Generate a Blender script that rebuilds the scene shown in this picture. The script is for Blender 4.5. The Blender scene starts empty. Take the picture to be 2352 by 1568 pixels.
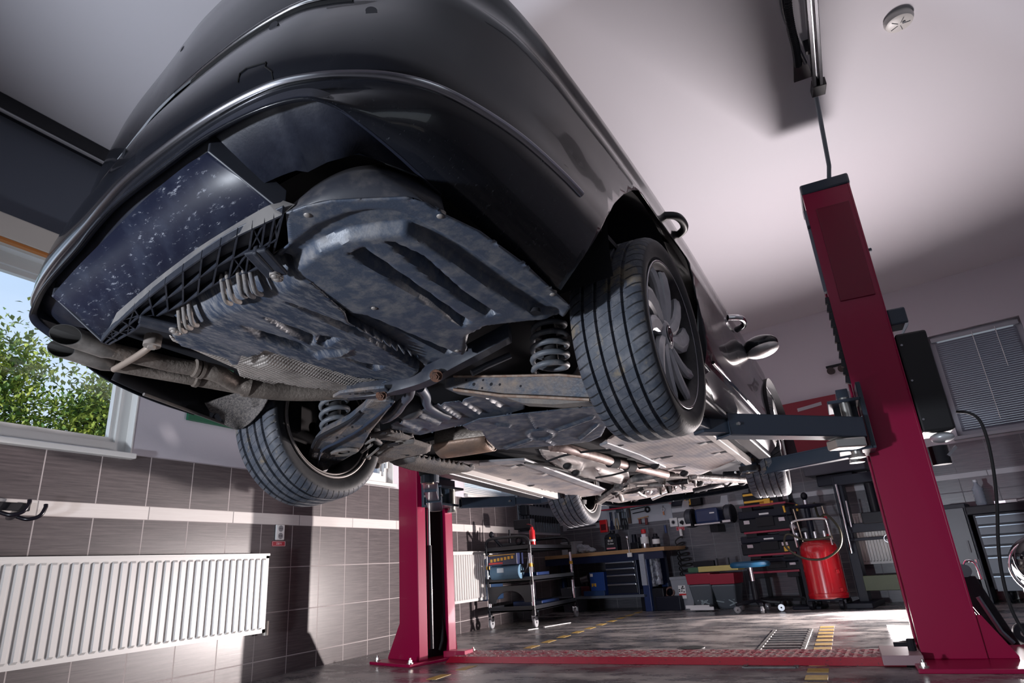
import bpy, bmesh, math, random
import numpy as np
from mathutils import Matrix, Vector
random.seed(7)
SC = bpy.context.scene
COL = SC.collection
PI = math.pi
V = Vector

# ------------------------------------------------------------------ camera frame (photo is 2352 x 1568)
FPX = 1450.0
CAMR = np.array([[0.8915274764870413, 0.44789874343385433, -0.0675682935926453],
                 [-0.20945794030249626, 0.27537980320057465, -0.9382394871425145],
                 [-0.40162934393901484, 0.8506189979183318, 0.3393246092866378]])
CAMO = np.array([0.0, 0.0, 0.58])
CARR = np.array([[0.9959991622596324, 0.08172326379133817, -0.03615213594522213],
                 [-0.07903998959969907, 0.9943903970108158, 0.0702881097821792],
                 [0.04169351055248199, -0.0671494340107463, 0.9968714083019166]])
CART = np.array([-1.2833, 2.0765, 1.2569])
XW = -3.725                 # left wall
CEIL = 3.27
BK = -0.24                  # the back wall runs slightly askew
BANG = math.atan(BK)
BP0 = np.array([XW, 9.10, 0.0])
BU = np.array([math.cos(BANG), math.sin(BANG), 0.0])
BN = np.array([math.sin(BANG), -math.cos(BANG), 0.0])   # towards the room


def ray(x, y):
    return CAMR.T @ np.array([(x - 1176) / FPX, (y - 784) / FPX, 1.0])


def on(x, y, ax, v):
    d = ray(x, y)
    return CAMO + d * ((v - CAMO[ax]) / d[ax])


def onwall(x, y, off=0.0):            # left wall -> (Y, Z)
    return on(x, y, 0, XW + off)


def onback(x, y, off=0.0):            # back wall
    d = ray(x, y)
    q = BP0 + BN * off
    t = ((q - CAMO) @ BN) / (d @ BN)
    return CAMO + d * t


def buz(x, y, off=0.0):               # distance along the back wall, height
    q = onback(x, y, off)
    return float((q - BP0) @ BU), float(q[2])


def oc(x, y, ax, v):                  # a point of the car, in car coordinates
    d = CARR.T @ ray(x, y)
    o = CARR.T @ (CAMO - CART)
    return o + d * ((v - o[ax]) / d[ax])


def cz(x, y, z):
    return oc(x, y, 2, z)


# ------------------------------------------------------------------ materials
MATS = {}


def mat(name, col, rough=0.5, metal=0.0, noise=0.0, nscale=20.0, bump=0.0, bscale=60.0, col2=None, spec=0.5, coat=0.0,
        emis=None, estr=0.0, ramp=(0.35, 0.65), stretch=None, rvar=0.0, alpha=1.0):
    if name in MATS:
        return MATS[name]
    m = bpy.data.materials.new(name)
    m.use_nodes = True
    nt = m.node_tree
    b = nt.nodes['Principled BSDF']
    b.inputs['Base Color'].default_value = (*col, 1)
    b.inputs['Roughness'].default_value = rough
    b.inputs['Metallic'].default_value = metal
    b.inputs['Specular IOR Level'].default_value = spec
    b.inputs['Coat Weight'].default_value = coat
    b.inputs['Coat Roughness'].default_value = 0.04
    b.inputs['Alpha'].default_value = alpha
    if emis:
        b.inputs['Emission Color'].default_value = (*emis, 1)
        b.inputs['Emission Strength'].default_value = estr
    tc = nt.nodes.new('ShaderNodeTexCoord')
    vec = tc.outputs['Object']
    if stretch:
        mp = nt.nodes.new('ShaderNodeMapping')
        mp.inputs['Scale'].default_value = stretch
        nt.links.new(vec, mp.inputs['Vector'])
        vec = mp.outputs['Vector']
    if col2 is not None:
        n = nt.nodes.new('ShaderNodeTexNoise')
        n.inputs['Scale'].default_value = nscale
        n.inputs['Detail'].default_value = 6
        n.inputs['Roughness'].default_value = 0.65
        nt.links.new(vec, n.inputs['Vector'])
        r = nt.nodes.new('ShaderNodeValToRGB')
        r.color_ramp.elements[0].position = ramp[0]
        r.color_ramp.elements[1].position = ramp[1]
        r.color_ramp.elements[0].color = (*col, 1)
        r.color_ramp.elements[1].color = (*col2, 1)
        nt.links.new(n.outputs['Fac'], r.inputs['Fac'])
        nt.links.new(r.outputs['Color'], b.inputs['Base Color'])
        if rvar:
            mr = nt.nodes.new('ShaderNodeMapRange')
            mr.inputs['From Min'].default_value = ramp[0]
            mr.inputs['From Max'].default_value = ramp[1]
            mr.inputs['To Min'].default_value = rough
            mr.inputs['To Max'].default_value = rough + rvar
            nt.links.new(n.outputs['Fac'], mr.inputs['Value'])
            nt.links.new(mr.outputs['Result'], b.inputs['Roughness'])
    if bump:
        n2 = nt.nodes.new('ShaderNodeTexNoise')
        n2.inputs['Scale'].default_value = bscale
        n2.inputs['Detail'].default_value = 4
        nt.links.new(vec, n2.inputs['Vector'])
        bp = nt.nodes.new('ShaderNodeBump')
        bp.inputs['Strength'].default_value = bump
        bp.inputs['Distance'].default_value = 0.01
        nt.links.new(n2.outputs['Fac'], bp.inputs['Height'])
        nt.links.new(bp.outputs['Normal'], b.inputs['Normal'])
    MATS[name] = m
    return m


class N:
    """small node helper"""
    def __init__(self, m):
        self.nt = m.node_tree
        self.b = self.nt.nodes['Principled BSDF']

    def n(self, t, **kw):
        x = self.nt.nodes.new(t)
        for k, v in kw.items():
            setattr(x, k, v)
        return x

    def l(self, a, b):
        self.nt.links.new(a, b)

    def math(self, op, a, b=None, c=None):
        x = self.n('ShaderNodeMath', operation=op)
        for i, v in enumerate((a, b, c)):
            if v is None:
                continue
            if isinstance(v, (int, float)):
                x.inputs[i].default_value = v
            else:
                self.l(v, x.inputs[i])
        return x.outputs[0]

    def mix(self, f, a, b):
        x = self.n('ShaderNodeMix', data_type='RGBA')
        for i, v in ((0, f), (6, a), (7, b)):
            if isinstance(v, (int, float)):
                x.inputs[i].default_value = v
            elif isinstance(v, tuple):
                x.inputs[i].default_value = (*v, 1)
            else:
                self.l(v, x.inputs[i])
        return x.outputs[2]

    def noise(self, vec, scale, detail=5, rough=0.6):
        x = self.n('ShaderNodeTexNoise')
        x.inputs['Scale'].default_value = scale
        x.inputs['Detail'].default_value = detail
        x.inputs['Roughness'].default_value = rough
        if vec is not None:
            self.l(vec, x.inputs['Vector'])
        return x.outputs['Fac']

    def step(self, v, lo, hi):
        x = self.n('ShaderNodeMapRange', interpolation_type='SMOOTHSTEP')
        x.inputs['From Min'].default_value = lo
        x.inputs['From Max'].default_value = hi
        self.l(v, x.inputs['Value'])
        return x.outputs['Result']

    def mapping(self, vec, scale=(1, 1, 1), rot=(0, 0, 0), loc=(0, 0, 0)):
        x = self.n('ShaderNodeMapping')
        x.inputs['Scale'].default_value = scale
        x.inputs['Rotation'].default_value = rot
        x.inputs['Location'].default_value = loc
        self.l(vec, x.inputs['Vector'])
        return x.outputs['Vector']

    def bump(self, h, strength=0.5, dist=0.01):
        x = self.n('ShaderNodeBump')
        x.inputs['Strength'].default_value = strength
        x.inputs['Distance'].default_value = dist
        self.l(h, x.inputs['Height'])
        self.l(x.outputs['Normal'], self.b.inputs['Normal'])


# ------------------------------------------------------------------ mesh building
class MB:
    def __init__(self):
        self.v = []
        self.f = []

    def add(self, vs, fs):
        o = len(self.v)
        self.v += [tuple(float(c) for c in p) for p in vs]
        self.f += [tuple(i + o for i in f) for f in fs]
        return self

    def box(self, c, s, rz=0.0, M=None):
        hx, hy, hz = s[0] / 2, s[1] / 2, s[2] / 2
        pts = [V((x, y, z)) for z in (-hz, hz) for y in (-hy, hy) for x in (-hx, hx)]
        R = M if M is not None else Matrix.Rotation(rz, 3, 'Z')
        c = V(c)
        pts = [R @ p + c for p in pts]
        return self.add(pts, [(0, 2, 3, 1), (4, 5, 7, 6), (0, 1, 5, 4), (2, 6, 7, 3), (0, 4, 6, 2), (1, 3, 7, 5)])

    def b2(self, lo, hi):
        lo, hi = np.array(lo), np.array(hi)
        return self.box((lo + hi) / 2, np.abs(hi - lo))

    def bar(self, p0, p1, w, h, up=(0, 0, 1)):
        p0, p1 = V(p0), V(p1)
        d = (p1 - p0)
        L = d.length
        d.normalize()
        u = V(up)
        s = d.cross(u)
        if s.length < 1e-6:
            s = V((1, 0, 0))
        s.normalize()
        u = s.cross(d)
        M = Matrix((s, d, u)).transposed()
        return self.box((p0 + p1) / 2, (w, L, h), M=M)

    def loft(self, rings, closed=True, cap=True, loop=False):
        n = len(rings[0])
        vs = [p for r in rings for p in r]
        fs = []
        m = len(rings)
        for i in range(m if loop else m - 1):
            a, b = i * n, ((i + 1) % m) * n
            for j in range(n if closed else n - 1):
                k = (j + 1) % n
                fs.append((a + j, a + k, b + k, b + j))
        if cap and closed and not loop:
            fs.append(tuple(range(n - 1, -1, -1)))
            fs.append(tuple(range((m - 1) * n, m * n)))
        return self.add(vs, fs)

    def tube(self, pts, r, n=10, cap=True, closed=False):
        pts = [V(p) for p in pts]
        rs = r if isinstance(r, (list, tuple)) else [r] * len(pts)
        rings = []
        prev = None
        m = len(pts)
        for i, p in enumerate(pts):
            if closed:
                t = (pts[(i + 1) % m] - pts[i - 1]).normalized()
            else:
                t = (pts[min(i + 1, m - 1)] - pts[max(i - 1, 0)]).normalized()
            if prev is None:
                a = t.orthogonal().normalized()
            else:
                a = prev - t * prev.dot(t)
                a = a.normalized() if a.length > 1e-6 else t.orthogonal().normalized()
            prev = a
            b = t.cross(a)
            rings.append([p + (a * math.cos(2 * PI * k / n) + b * math.sin(2 * PI * k / n)) * rs[i] for k in range(n)])
        return self.loft(rings, True, cap, closed)

    def cyl(self, p0, p1, r0, r1=None, n=20):
        return self.tube([p0, p1], [r0, r0 if r1 is None else r1], n)

    def lathe(self, prof, n=32, M=None, loop=False, cap=False):
        """prof: (r, h) pairs turned about local z"""
        rings = []
        for k in range(n):
            a = 2 * PI * k / n
            ring = [V((r * math.cos(a), r * math.sin(a), h)) for r, h in prof]
            if M is not None:
                ring = [M @ p for p in ring]
            rings.append(ring)
        return self.loft(rings, loop, False, True)

    def prism(self, poly, off):
        n = len(poly)
        off = V(off)
        a = [V(p) for p in poly]
        vs = a + [p + off for p in a]
        fs = [(i, (i + 1) % n, n + (i + 1) % n, n + i) for i in range(n)]
        fs += [tuple(range(n - 1, -1, -1)), tuple(range(n, 2 * n))]
        return self.add(vs, fs)

    def ell(self, c, r, nu=20, nv=12, M=None):
        vs, fs = [], []
        for i in range(nv + 1):
            t = PI * i / nv
            for j in range(nu):
                a = 2 * PI * j / nu
                p = V((r[0] * math.sin(t) * math.cos(a), r[1] * math.sin(t) * math.sin(a), r[2] * math.cos(t)))
                if M is not None:
                    p = M @ p
                vs.append(p + V(c))
        for i in range(nv):
            for j in range(nu):
                k = (j + 1) % nu
                fs.append((i * nu + j, (i + 1) * nu + j, (i + 1) * nu + k, i * nu + k))
        return self.add(vs, fs)

    def torus(self, c, R, r, n=28, m=10, M=None):
        prof = [(R + r * math.cos(2 * PI * k / m), r * math.sin(2 * PI * k / m)) for k in range(m)]
        T = Matrix.Translation(V(c)) @ (M.to_4x4() if M is not None else Matrix())
        return self.lathe(prof, n, T, loop=True)

    def build(self, name, m, parent=None, smooth=None, bevel=0.0, seg=2, loc=None, weld=True, sub=0):
        me = bpy.data.meshes.new(name)
        me.from_pydata(self.v, [], self.f)
        bm = bmesh.new()
        bm.from_mesh(me)
        if weld:
            bmesh.ops.remove_doubles(bm, verts=bm.verts, dist=1e-5)
            bmesh.ops.dissolve_degenerate(bm, edges=bm.edges, dist=1e-6)
        bmesh.ops.recalc_face_normals(bm, faces=bm.faces)
        if loc is not None:
            bmesh.ops.translate(bm, verts=bm.verts, vec=-V(loc))
        bm.to_mesh(me)
        bm.free()
        o = bpy.data.objects.new(name, me)
        COL.objects.link(o)
        for q in (m if isinstance(m, (list, tuple)) else [m]):
            me.materials.append(q)
        if smooth is not None:
            me.shade_smooth()
            if smooth < 179:
                me.set_sharp_from_angle(angle=math.radians(smooth))
        if parent is not None:
            o.parent = parent
        if loc is not None:
            o.location = loc
        if bevel:
            md = o.modifiers.new('Bevel', 'BEVEL')
            md.width = bevel
            md.segments = seg
            md.limit_method = 'ANGLE'
            md.angle_limit = math.radians(40)
            md.harden_normals = False
        if sub:
            md = o.modifiers.new('Subsurf', 'SUBSURF')
            md.levels = sub
            md.render_levels = sub
        return o


def tag(o, label, cat, group=None, kind=None):
    o['label'] = label
    if kind:
        o['kind'] = kind
    if cat:
        o['category'] = cat
    if group:
        o['group'] = group
    return o


def struct(o, label=None, cat=None):
    o['kind'] = 'structure'
    if label:
        o['label'] = label
    if cat:
        o['category'] = cat
    return o


def empty(name, loc=(0, 0, 0), rz=0.0, label=None, cat=None, group=None):
    o = bpy.data.objects.new(name, None)
    COL.objects.link(o)
    o.location = loc
    o.rotation_euler = (0, 0, rz)
    o.empty_display_size = 0.1
    if label:
        tag(o, label, cat, group)
    return o


def copy_tree(o, parent=None):
    c = o.copy()
    COL.objects.link(c)
    c.parent = parent
    for ch in list(o.children):
        copy_tree(ch, c)
    return c


def spline(pts, n=6):
    """Catmull-Rom through points"""
    P = [np.array(p, float) for p in pts]
    P = [2 * P[0] - P[1]] + P + [2 * P[-1] - P[-2]]
    out = []
    for i in range(1, len(P) - 2):
        for k in range(n):
            t = k / n
            a, b, c, d = P[i - 1], P[i], P[i + 1], P[i + 2]
            out.append(0.5 * ((2 * b) + (c - a) * t + (2 * a - 5 * b + 4 * c - d) * t * t + (3 * b - a - 3 * c + d) * t ** 3))
    out.append(P[-2])
    return out


def text(name, s, size, m, parent, loc, rot, depth=0.001, align='CENTER'):
    cu = bpy.data.curves.new(name, 'FONT')
    cu.body = s
    cu.size = size
    cu.extrude = depth
    cu.align_x = align
    cu.align_y = 'CENTER'
    o = bpy.data.objects.new(name, cu)
    COL.objects.link(o)
    bpy.context.view_layer.update()
    me = bpy.data.meshes.new_from_object(o)
    bpy.data.objects.remove(o)
    o = bpy.data.objects.new(name, me)
    COL.objects.link(o)
    me.materials.clear()
    me.materials.append(m)
    o.parent = parent
    o.location = loc
    o.rotation_euler = rot
    return o


# ------------------------------------------------------------------ camera
cam = bpy.data.cameras.new('camera')
cam.sensor_width = 36.0
cam.lens = FPX / 2352 * 36.0
cam.clip_start = 0.01
cam.clip_end = 300
camo = bpy.data.objects.new('camera', cam)
COL.objects.link(camo)
Mx = Matrix.Identity(4)
for r in range(3):
    Mx[r][0] = CAMR[0][r]
    Mx[r][1] = -CAMR[1][r]
    Mx[r][2] = -CAMR[2][r]
    Mx[r][3] = CAMO[r]
camo.matrix_world = Mx
SC.camera = camo
# ================================================================== THE ROOM
plaster = mat('white_plaster', (0.56, 0.545, 0.60), 0.85, bump=0.05, bscale=90, spec=0.2)
ceilm = mat('ceiling_paint', (0.62, 0.60, 0.64), 0.55, bump=0.03, bscale=25, spec=0.3)
pvc = mat('white_window_plastic', (0.78, 0.78, 0.76), 0.35)
blackp = mat('black_plastic', (0.012, 0.012, 0.016), 0.4)
dkgrey = mat('dark_grey_paint', (0.045, 0.05, 0.065), 0.4)
steel = mat('bare_steel', (0.55, 0.55, 0.58), 0.28, 1.0)
chromem = mat('chrome', (0.8, 0.8, 0.82), 0.12, 1.0)
whitep = mat('white_plastic', (0.72, 0.72, 0.72), 0.4)
redsign = mat('red_sign', (0.42, 0.01, 0.03), 0.45)


def tile_mat(name, axis, col, col2, w, h, mortar, rough, zoff, uoff=0.0, mort=(0.42, 0.38, 0.38)):
    m = mat(name, col, rough)
    g = N(m)
    tc = g.n('ShaderNodeTexCoord')
    sep = g.n('ShaderNodeSeparateXYZ')
    g.l(tc.outputs['Object'], sep.inputs[0])
    cmb = g.n('ShaderNodeCombineXYZ')
    u = sep.outputs['Y'] if axis == 'Y' else sep.outputs['X']
    g.l(g.math('ADD', u, uoff), cmb.inputs[0])
    g.l(g.math('ADD', sep.outputs['Z'], zoff), cmb.inputs[1])
    br = g.n('ShaderNodeTexBrick', offset=0.0, squash=1.0)
    br.inputs['Scale'].default_value = 1.0
    br.inputs['Mortar Size'].default_value = mortar
    br.inputs['Mortar Smooth'].default_value = 0.1
    br.inputs['Brick Width'].default_value = w
    br.inputs['Row Height'].default_value = h
    br.inputs['Color1'].default_value = (0.9, 0.9, 0.9, 1)
    br.inputs['Color2'].default_value = (1.0, 1.0, 1.0, 1)
    g.l(cmb.outputs[0], br.inputs['Vector'])
    # brushed, horizontally streaked glaze
    st = g.mapping(cmb.outputs[0], (4.0, 90.0, 1.0))
    nz = g.noise(st, 1.0, 6, 0.7)
    c = g.mix(g.step(nz, 0.3, 0.75), col, col2)
    mul = g.n('ShaderNodeMix', data_type='RGBA', blend_type='MULTIPLY')
    mul.inputs[0].default_value = 1.0
    g.l(c, mul.inputs[6])
    g.l(br.outputs['Color'], mul.inputs[7])
    fin = g.mix(br.outputs['Fac'], mul.outputs[2], mort)
    g.l(fin, g.b.inputs['Base Color'])
    rr = g.n('ShaderNodeMapRange')
    rr.inputs['To Min'].default_value = rough
    rr.inputs['To Max'].default_value = 0.8
    g.l(br.outputs['Fac'], rr.inputs['Value'])
    g.l(rr.outputs['Result'], g.b.inputs['Roughness'])
    h1 = g.math('SUBTRACT', g.math('MULTIPLY', nz, 0.12), br.outputs['Fac'])
    g.bump(h1, 0.35, 0.003)
    return m


TB0, TB1, TTOP = 1.013, 1.087, 1.385
tileY = tile_mat('brown_wall_tile', 'Y', (0.062, 0.052, 0.056), (0.135, 0.112, 0.116), 0.30, 0.30, 0.0035, 0.30, 0.187 + 3.0, 3.10 - 0.226)
tileYu = tile_mat('brown_wall_tile_upper', 'Y', (0.062, 0.052, 0.056), (0.135, 0.112, 0.116), 0.30, 0.30, 0.0035, 0.33, 3.0 - 1.087, 3.10 - 0.226)
bandY = tile_mat('white_band_tile', 'Y', (0.66, 0.62, 0.60), (0.72, 0.69, 0.67), 0.62, 0.30, 0.0035, 0.35, 3.0 - 1.013 + 0.1, 0.55, (0.3, 0.28, 0.28))
tileX = tile_mat('dark_back_tile', 'X', (0.09, 0.092, 0.11), (0.17, 0.17, 0.195), 0.30, 0.30, 0.004, 0.24, 3.187, 3.05, (0.2, 0.2, 0.22))
bandX = tile_mat('pale_back_band', 'X', (0.42, 0.43, 0.47), (0.50, 0.51, 0.55), 0.45, 0.30, 0.004, 0.35, 3.0, 0.1, (0.2, 0.2, 0.22))

# ---- floor: worn painted concrete, glossy with scuffs and stains
flm = mat('worn_concrete_floor', (0.12, 0.125, 0.135), 0.3)
g = N(flm)
tc = g.n('ShaderNodeTexCoord')
ob = tc.outputs['Object']
n1 = g.noise(ob, 1.3, 8, 0.65)
n2 = g.noise(g.mapping(ob, (1.5, 3.2, 1.0), (0, 0, 0.25)), 1.5, 8, 0.7)
n3 = g.noise(ob, 26.0, 6, 0.7)
c = g.mix(g.step(n2, 0.36, 0.66), (0.12, 0.12, 0.128), (0.42, 0.385, 0.37))
c = g.mix(g.math('MULTIPLY', g.step(n1, 0.47, 0.60), 0.75), c, (0.055, 0.06, 0.07))
c = g.mix(g.math('MULTIPLY', g.step(n3, 0.52, 0.75), 0.5), c, (0.05, 0.05, 0.06))
g.l(c, g.b.inputs['Base Color'])
mr = g.n('ShaderNodeMapRange')
mr.inputs['From Min'].default_value = 0.35
mr.inputs['From Max'].default_value = 0.7
mr.inputs['To Min'].default_value = 0.16
mr.inputs['To Max'].default_value = 0.5
g.l(n2, mr.inputs['Value'])
g.l(mr.outputs['Result'], g.b.inputs['Roughness'])
g.bump(g.math('ADD', n3, n2), 0.08, 0.01)

XR, YR = 5.2, -5.0
fl = MB().b2((XW - 0.3, YR - 0.3, -0.2), (XR + 0.3, 9.6, 0.0)).build('floor', flm)
struct(fl, 'worn glossy concrete workshop floor with scuffs and oil stains', 'floor')
ce = MB().b2((XW - 0.3, YR - 0.3, CEIL), (XR + 0.3, 9.6, CEIL + 0.2)).build('ceiling', ceilm)
struct(ce, 'smooth pale painted ceiling', 'ceiling')


def wall_holes(mb, u0, u1, z0, z1, holes, f):
    """fill a rectangle minus holes with boxes; f(u0,u1,z0,z1) adds one"""
    us = sorted({u0, u1} | {h[0] for h in holes} | {h[1] for h in holes})
    zs = sorted({z0, z1} | {h[2] for h in holes} | {h[3] for h in holes})
    us = [u for u in us if u0 <= u <= u1]
    zs = [z for z in zs if z0 <= z <= z1]
    for a, b in zip(us, us[1:]):
        for c_, d in zip(zs, zs[1:]):
            m_, k = (a + b) / 2, (c_ + d) / 2
            if any(h[0] < m_ < h[1] and h[2] < k < h[3] for h in holes):
                continue
            f(a, b, c_, d)


# ---- left wall with three windows; sill line z = 1.385
W1 = (0.10, 2.40, 1.385, 2.42)
W2 = (3.75, 5.00, 1.42, 2.42)
W3 = (6.33, 7.80, 1.42, 2.42)
mb = MB()
wall_holes(mb, YR - 0.3, 9.6, 0, CEIL, [W1, W2, W3], lambda a, b, c_, d: mb.b2((XW - 0.28, a, c_), (XW, b, d)))
wl = mb.build('wall_left', plaster)
struct(wl, 'left wall, white plaster above brown tiles and a white tile band', 'wall')
TT = 0.012
o = MB().b2((XW, YR, 0), (XW + TT, 9.1, TB0)).build('tile_field', tileY, wl)
o = MB().b2((XW, YR, TB1), (XW + TT, 9.1, TTOP)).build('tile_field', tileYu, wl)
o = MB().b2((XW, YR, TB0), (XW + TT + 0.004, 7.62, TB1)).build('tile_band', bandY, wl)

# ---- back wall, askew
wb = bpy.data.objects.new('wall_back', None)
COL.objects.link(wb)
bt = Matrix.Translation(V(BP0)) @ Matrix.Rotation(BANG, 4, 'Z')
LB = 9.6
BWIN = (buz(2142, 774)[0] - 0.05, buz(2318, 729)[0] + 0.08, buz(2153, 1010)[1], buz(2318, 729)[1])
mb = MB()
wall_holes(mb, -0.3, LB, 0, CEIL, [BWIN], lambda a, b, c_, d: mb.b2((a, 0.0, c_), (b, 0.28, d)))
bpy.data.objects.remove(wb)
wb = mb.build('wall_back', plaster)
wb.matrix_world = bt
struct(wb, 'back wall, white plaster above dark grey tiles with a pale tile band', 'wall')
bz0, bz1 = 1.145, 1.205
mb = MB()
mb.b2((0, -TT, 0), (LB, 0, bz0)).b2((0, -TT, bz1), (LB, 0, 1.50))
o = mb.build('tile_field', tileX, wb)
o = MB().b2((0, -TT - 0.004, bz0), (LB, 0, bz1)).build('tile_band', bandX, wb)

# ---- right wall and rear wall, unseen, their openings added to let in fill daylight
mb = MB()
wall_holes(mb, YR - 0.3, 9.6, 0, CEIL, [(-2.8, -.2, .8, 2.3)], lambda a, b, c_, d: mb.b2((XR, a, c_), (XR + 0.28, b, d)))
struct(mb.build('wall_right', plaster), 'right workshop wall with an unseen opening added to light the rear wheel', 'wall')
mb = MB()
wall_holes(mb, XW - 0.3, XR + 0.3, 0, CEIL, [(-3.3, -0.6, 0, 2.5)], lambda a, b, c_, d: mb.b2((a, YR - 0.28, c_), (b, YR, d)))
struct(mb.build('wall_rear', plaster), 'rear workshop wall with an unseen door opening added for fill daylight', 'wall')

# ---- black cable duct where the left wall meets the ceiling, shade above the window painted as a grey sheet
o = MB().b2((XW + 0.0, YR, CEIL - 0.10), (XW + 0.07, 9.1, CEIL - 0.001)).build('trim_1', blackp, bevel=0.006)
struct(o, 'black duct along the left wall under the ceiling', 'duct')
rl = MB().tube([(XW + 0.075, YR, CEIL - 0.115), (XW + 0.075, 9.0, CEIL - 0.115)], 0.011, 8).build('rail', mat('duct_rail', (0.5, 0.5, 0.52), 0.35, 0.6), o, 60)
o = MB().b2((XW, YR, 2.56), (XW + 0.006, 2.9, CEIL - 0.10)).build('trim_2', mat('wall_shade_grey', (0.10, 0.11, 0.14), 0.8))
struct(o, 'strip of wall above the large window with its shade painted dark grey', 'wall shade')
# timber roller box over the window
o = MB().b2((XW - 0.05, -0.2, 2.42), (XW + 0.09, 2.55, 2.56)).build('trim_3', mat('pale_lintel_board', (0.62, 0.56, 0.50), 0.6), bevel=0.008)
struct(o, 'pale lintel board with an orange edge over the large window', 'lintel')
MB().b2((XW + 0.055, -0.2, 2.405), (XW + 0.088, 2.52, 2.42)).build('edge_strip', mat('orange_wood_edge', (0.50, 0.17, 0.03), 0.5), o)

glass = mat('window_glass', (1, 1, 1), 0.0)
g = N(glass)
tr = g.n('ShaderNodeBsdfTransparent')
gl = g.n('ShaderNodeBsdfGlossy')
gl.inputs['Roughness'].default_value = 0.02
mx = g.n('ShaderNodeMixShader')
mx.inputs[0].default_value = 0.05
g.l(tr.outputs[0], mx.inputs[1])
g.l(gl.outputs[0], mx.inputs[2])
g.l(mx.outputs[0], g.nt.nodes['Material Output'].inputs['Surface'])


def wall_window(num, w, label, fw=0.075, sill=0.05, handle=False, blinds=False):
    y0, y1, z0, z1 = w
    x0, x1 = XW - 0.13, XW - 0.055
    mb = MB()
    mb.b2((x0, y0, z0), (x1, y1, z0 + fw)).b2((x0, y0, z1 - fw), (x1, y1, z1))
    mb.b2((x0, y0, z0 + fw), (x1, y0 + fw, z1 - fw)).b2((x0, y1 - fw, z0 + fw), (x1, y1, z1 - fw))
    # inner sash step
    s = 0.03
    mb.b2((x0 + .02, y0 + fw, z0 + fw), (x1 - .02, y1 - fw, z0 + fw + s)).b2((x0 + .02, y0 + fw, z1 - fw - s), (x1 - .02, y1 - fw, z1 - fw))
    mb.b2((x0 + .02, y0 + fw, z0 + fw + s), (x1 - .02, y0 + fw + s, z1 - fw - s)).b2((x0 + .02, y1 - fw - s, z0 + fw + s), (x1 - .02, y1 - fw, z1 - fw - s))
    o = mb.build('window_%d' % num, pvc, bevel=0.006)
    struct(o, label, 'window')
    MB().b2((x0 + .035, y0 + fw, z0 + fw), (x0 + .041, y1 - fw, z1 - fw)).build('pane', glass, o)
    MB().b2((XW - 0.06, y0 - 0.0, z0 - 0.03), (XW + sill, y1 + 0.0, z0 + 0.002)).build('window_sill', pvc, o, bevel=0.006)
    mb = MB()
    for (a, b, c_, d) in ((y1 - 0.008, y1, z0, z1), (y0, y0 + 0.008, z0, z1), (y0, y1, z1 - .008, z1)):
        mb.b2((XW - 0.055, a, c_), (XW + 0.004, b, d))
    mb.build('reveal', pvc, o)
    if handle:
        h = MB().b2((x1, y1 - .09, z0 + .12), (x1 + .02, y1 - .06, z0 + .2)).box((x1 + .035, y1 - .075, z0 + .21), (.02, .025, .12))
        h.build('handle', pvc, o, bevel=.004)
    if blinds:
        bl = MB()
        k = 0
        z = z0 + .04
        while z < z1 - .05:
            bl.box((x1 + .03, (y0 + y1) / 2, z), (.026, y1 - y0 - .04, .0016), M=Matrix.Rotation(0.5, 3, 'Y'))
            z += .02
        bl.build('blind_slats', mat('pale_blind', (.72, .76, .80), .5), o)
    return o


wall_window(1, W1, 'large white framed window looking out on green trees', sill=0.06)
wall_window(2, W2, 'white framed window half hidden behind the left red lift post', handle=True)
wall_window(3, W3, 'white framed window with a pale blind near the far end of the left wall', blinds=True)

# ---- back window with venetian blind
u0, u1, z0, z1 = BWIN
bw = MB()
fw = 0.07
greyf = mat('grey_window_frame', (0.34, 0.37, 0.42), 0.45)
bw.b2((u0, .05, z0), (u1, .12, z0 + fw)).b2((u0, .05, z1 - fw), (u1, .12, z1)).b2((u0, .05, z0), (u0 + fw, .12, z1)).b2((u1 - fw, .05, z0), (u1, .12, z1))
bw = bw.build('window_4', greyf, bevel=.005)
bw.matrix_world = bt
struct(bw, 'back wall window covered by a grey venetian blind', 'window')
MB().b2((u0 + fw, .095, z0 + fw), (u1 - fw, .10, z1 - fw)).build('pane', glass, bw)
bl = MB()
z = z0 + .06
while z < z1 - .09:
    bl.box(((u0 + u1) / 2, .035, z), (u1 - u0 - .10, .022, .0014), M=Matrix.Rotation(-1.05, 3, 'X'))
    z += .0225
bl.build('blind_slats', mat('grey_blind', (.16, .18, .23), .45), bw)
MB().b2((u0 + .02, .01, z1 - .075), (u1 - .02, .05, z1 - .03)).build('headrail', greyf, bw, bevel=.004)
cb = MB()
for uu, zb in ((u1 - .42, .12), (u1 - .22, .62)):
    cb.tube([(uu, .005, z1 - .05), (uu, .005, z0 + zb)], .0035, 6)
cb.build('pull_cord', whitep, bw)
MB().b2((u0 - .04, -.06, z0 - .035), (u1 + .06, .05, z0)).build('window_sill', greyf, bw, bevel=.005)

# ---- floor lines: dashed lane marks, painted flat on the floor
yel = mat('yellow_floor_paint', (0.55, 0.36, 0.08), 0.5, col2=(0.30, 0.20, 0.07), nscale=30, ramp=(.45, .75))
yy = 2.2
k = 0
mb = MB()
while yy < 8.6:
    mb.b2((-2.40, yy, 0.0), (-2.33, yy + .17, .0015))
    yy += .335
o = mb.build('trim_4', yel)
struct(o, 'dashed yellow lane line beside the left lift post', 'floor marking')
mb = MB()
yy = 3.0
while yy < 5.85:
    mb.b2((-.30, yy, 0.0), (-.20, yy + .115, .0015))
    yy += .20
o = mb.build('trim_5', yel)
struct(o, 'dashed yellow lane line near the right lift post', 'floor marking')
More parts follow.
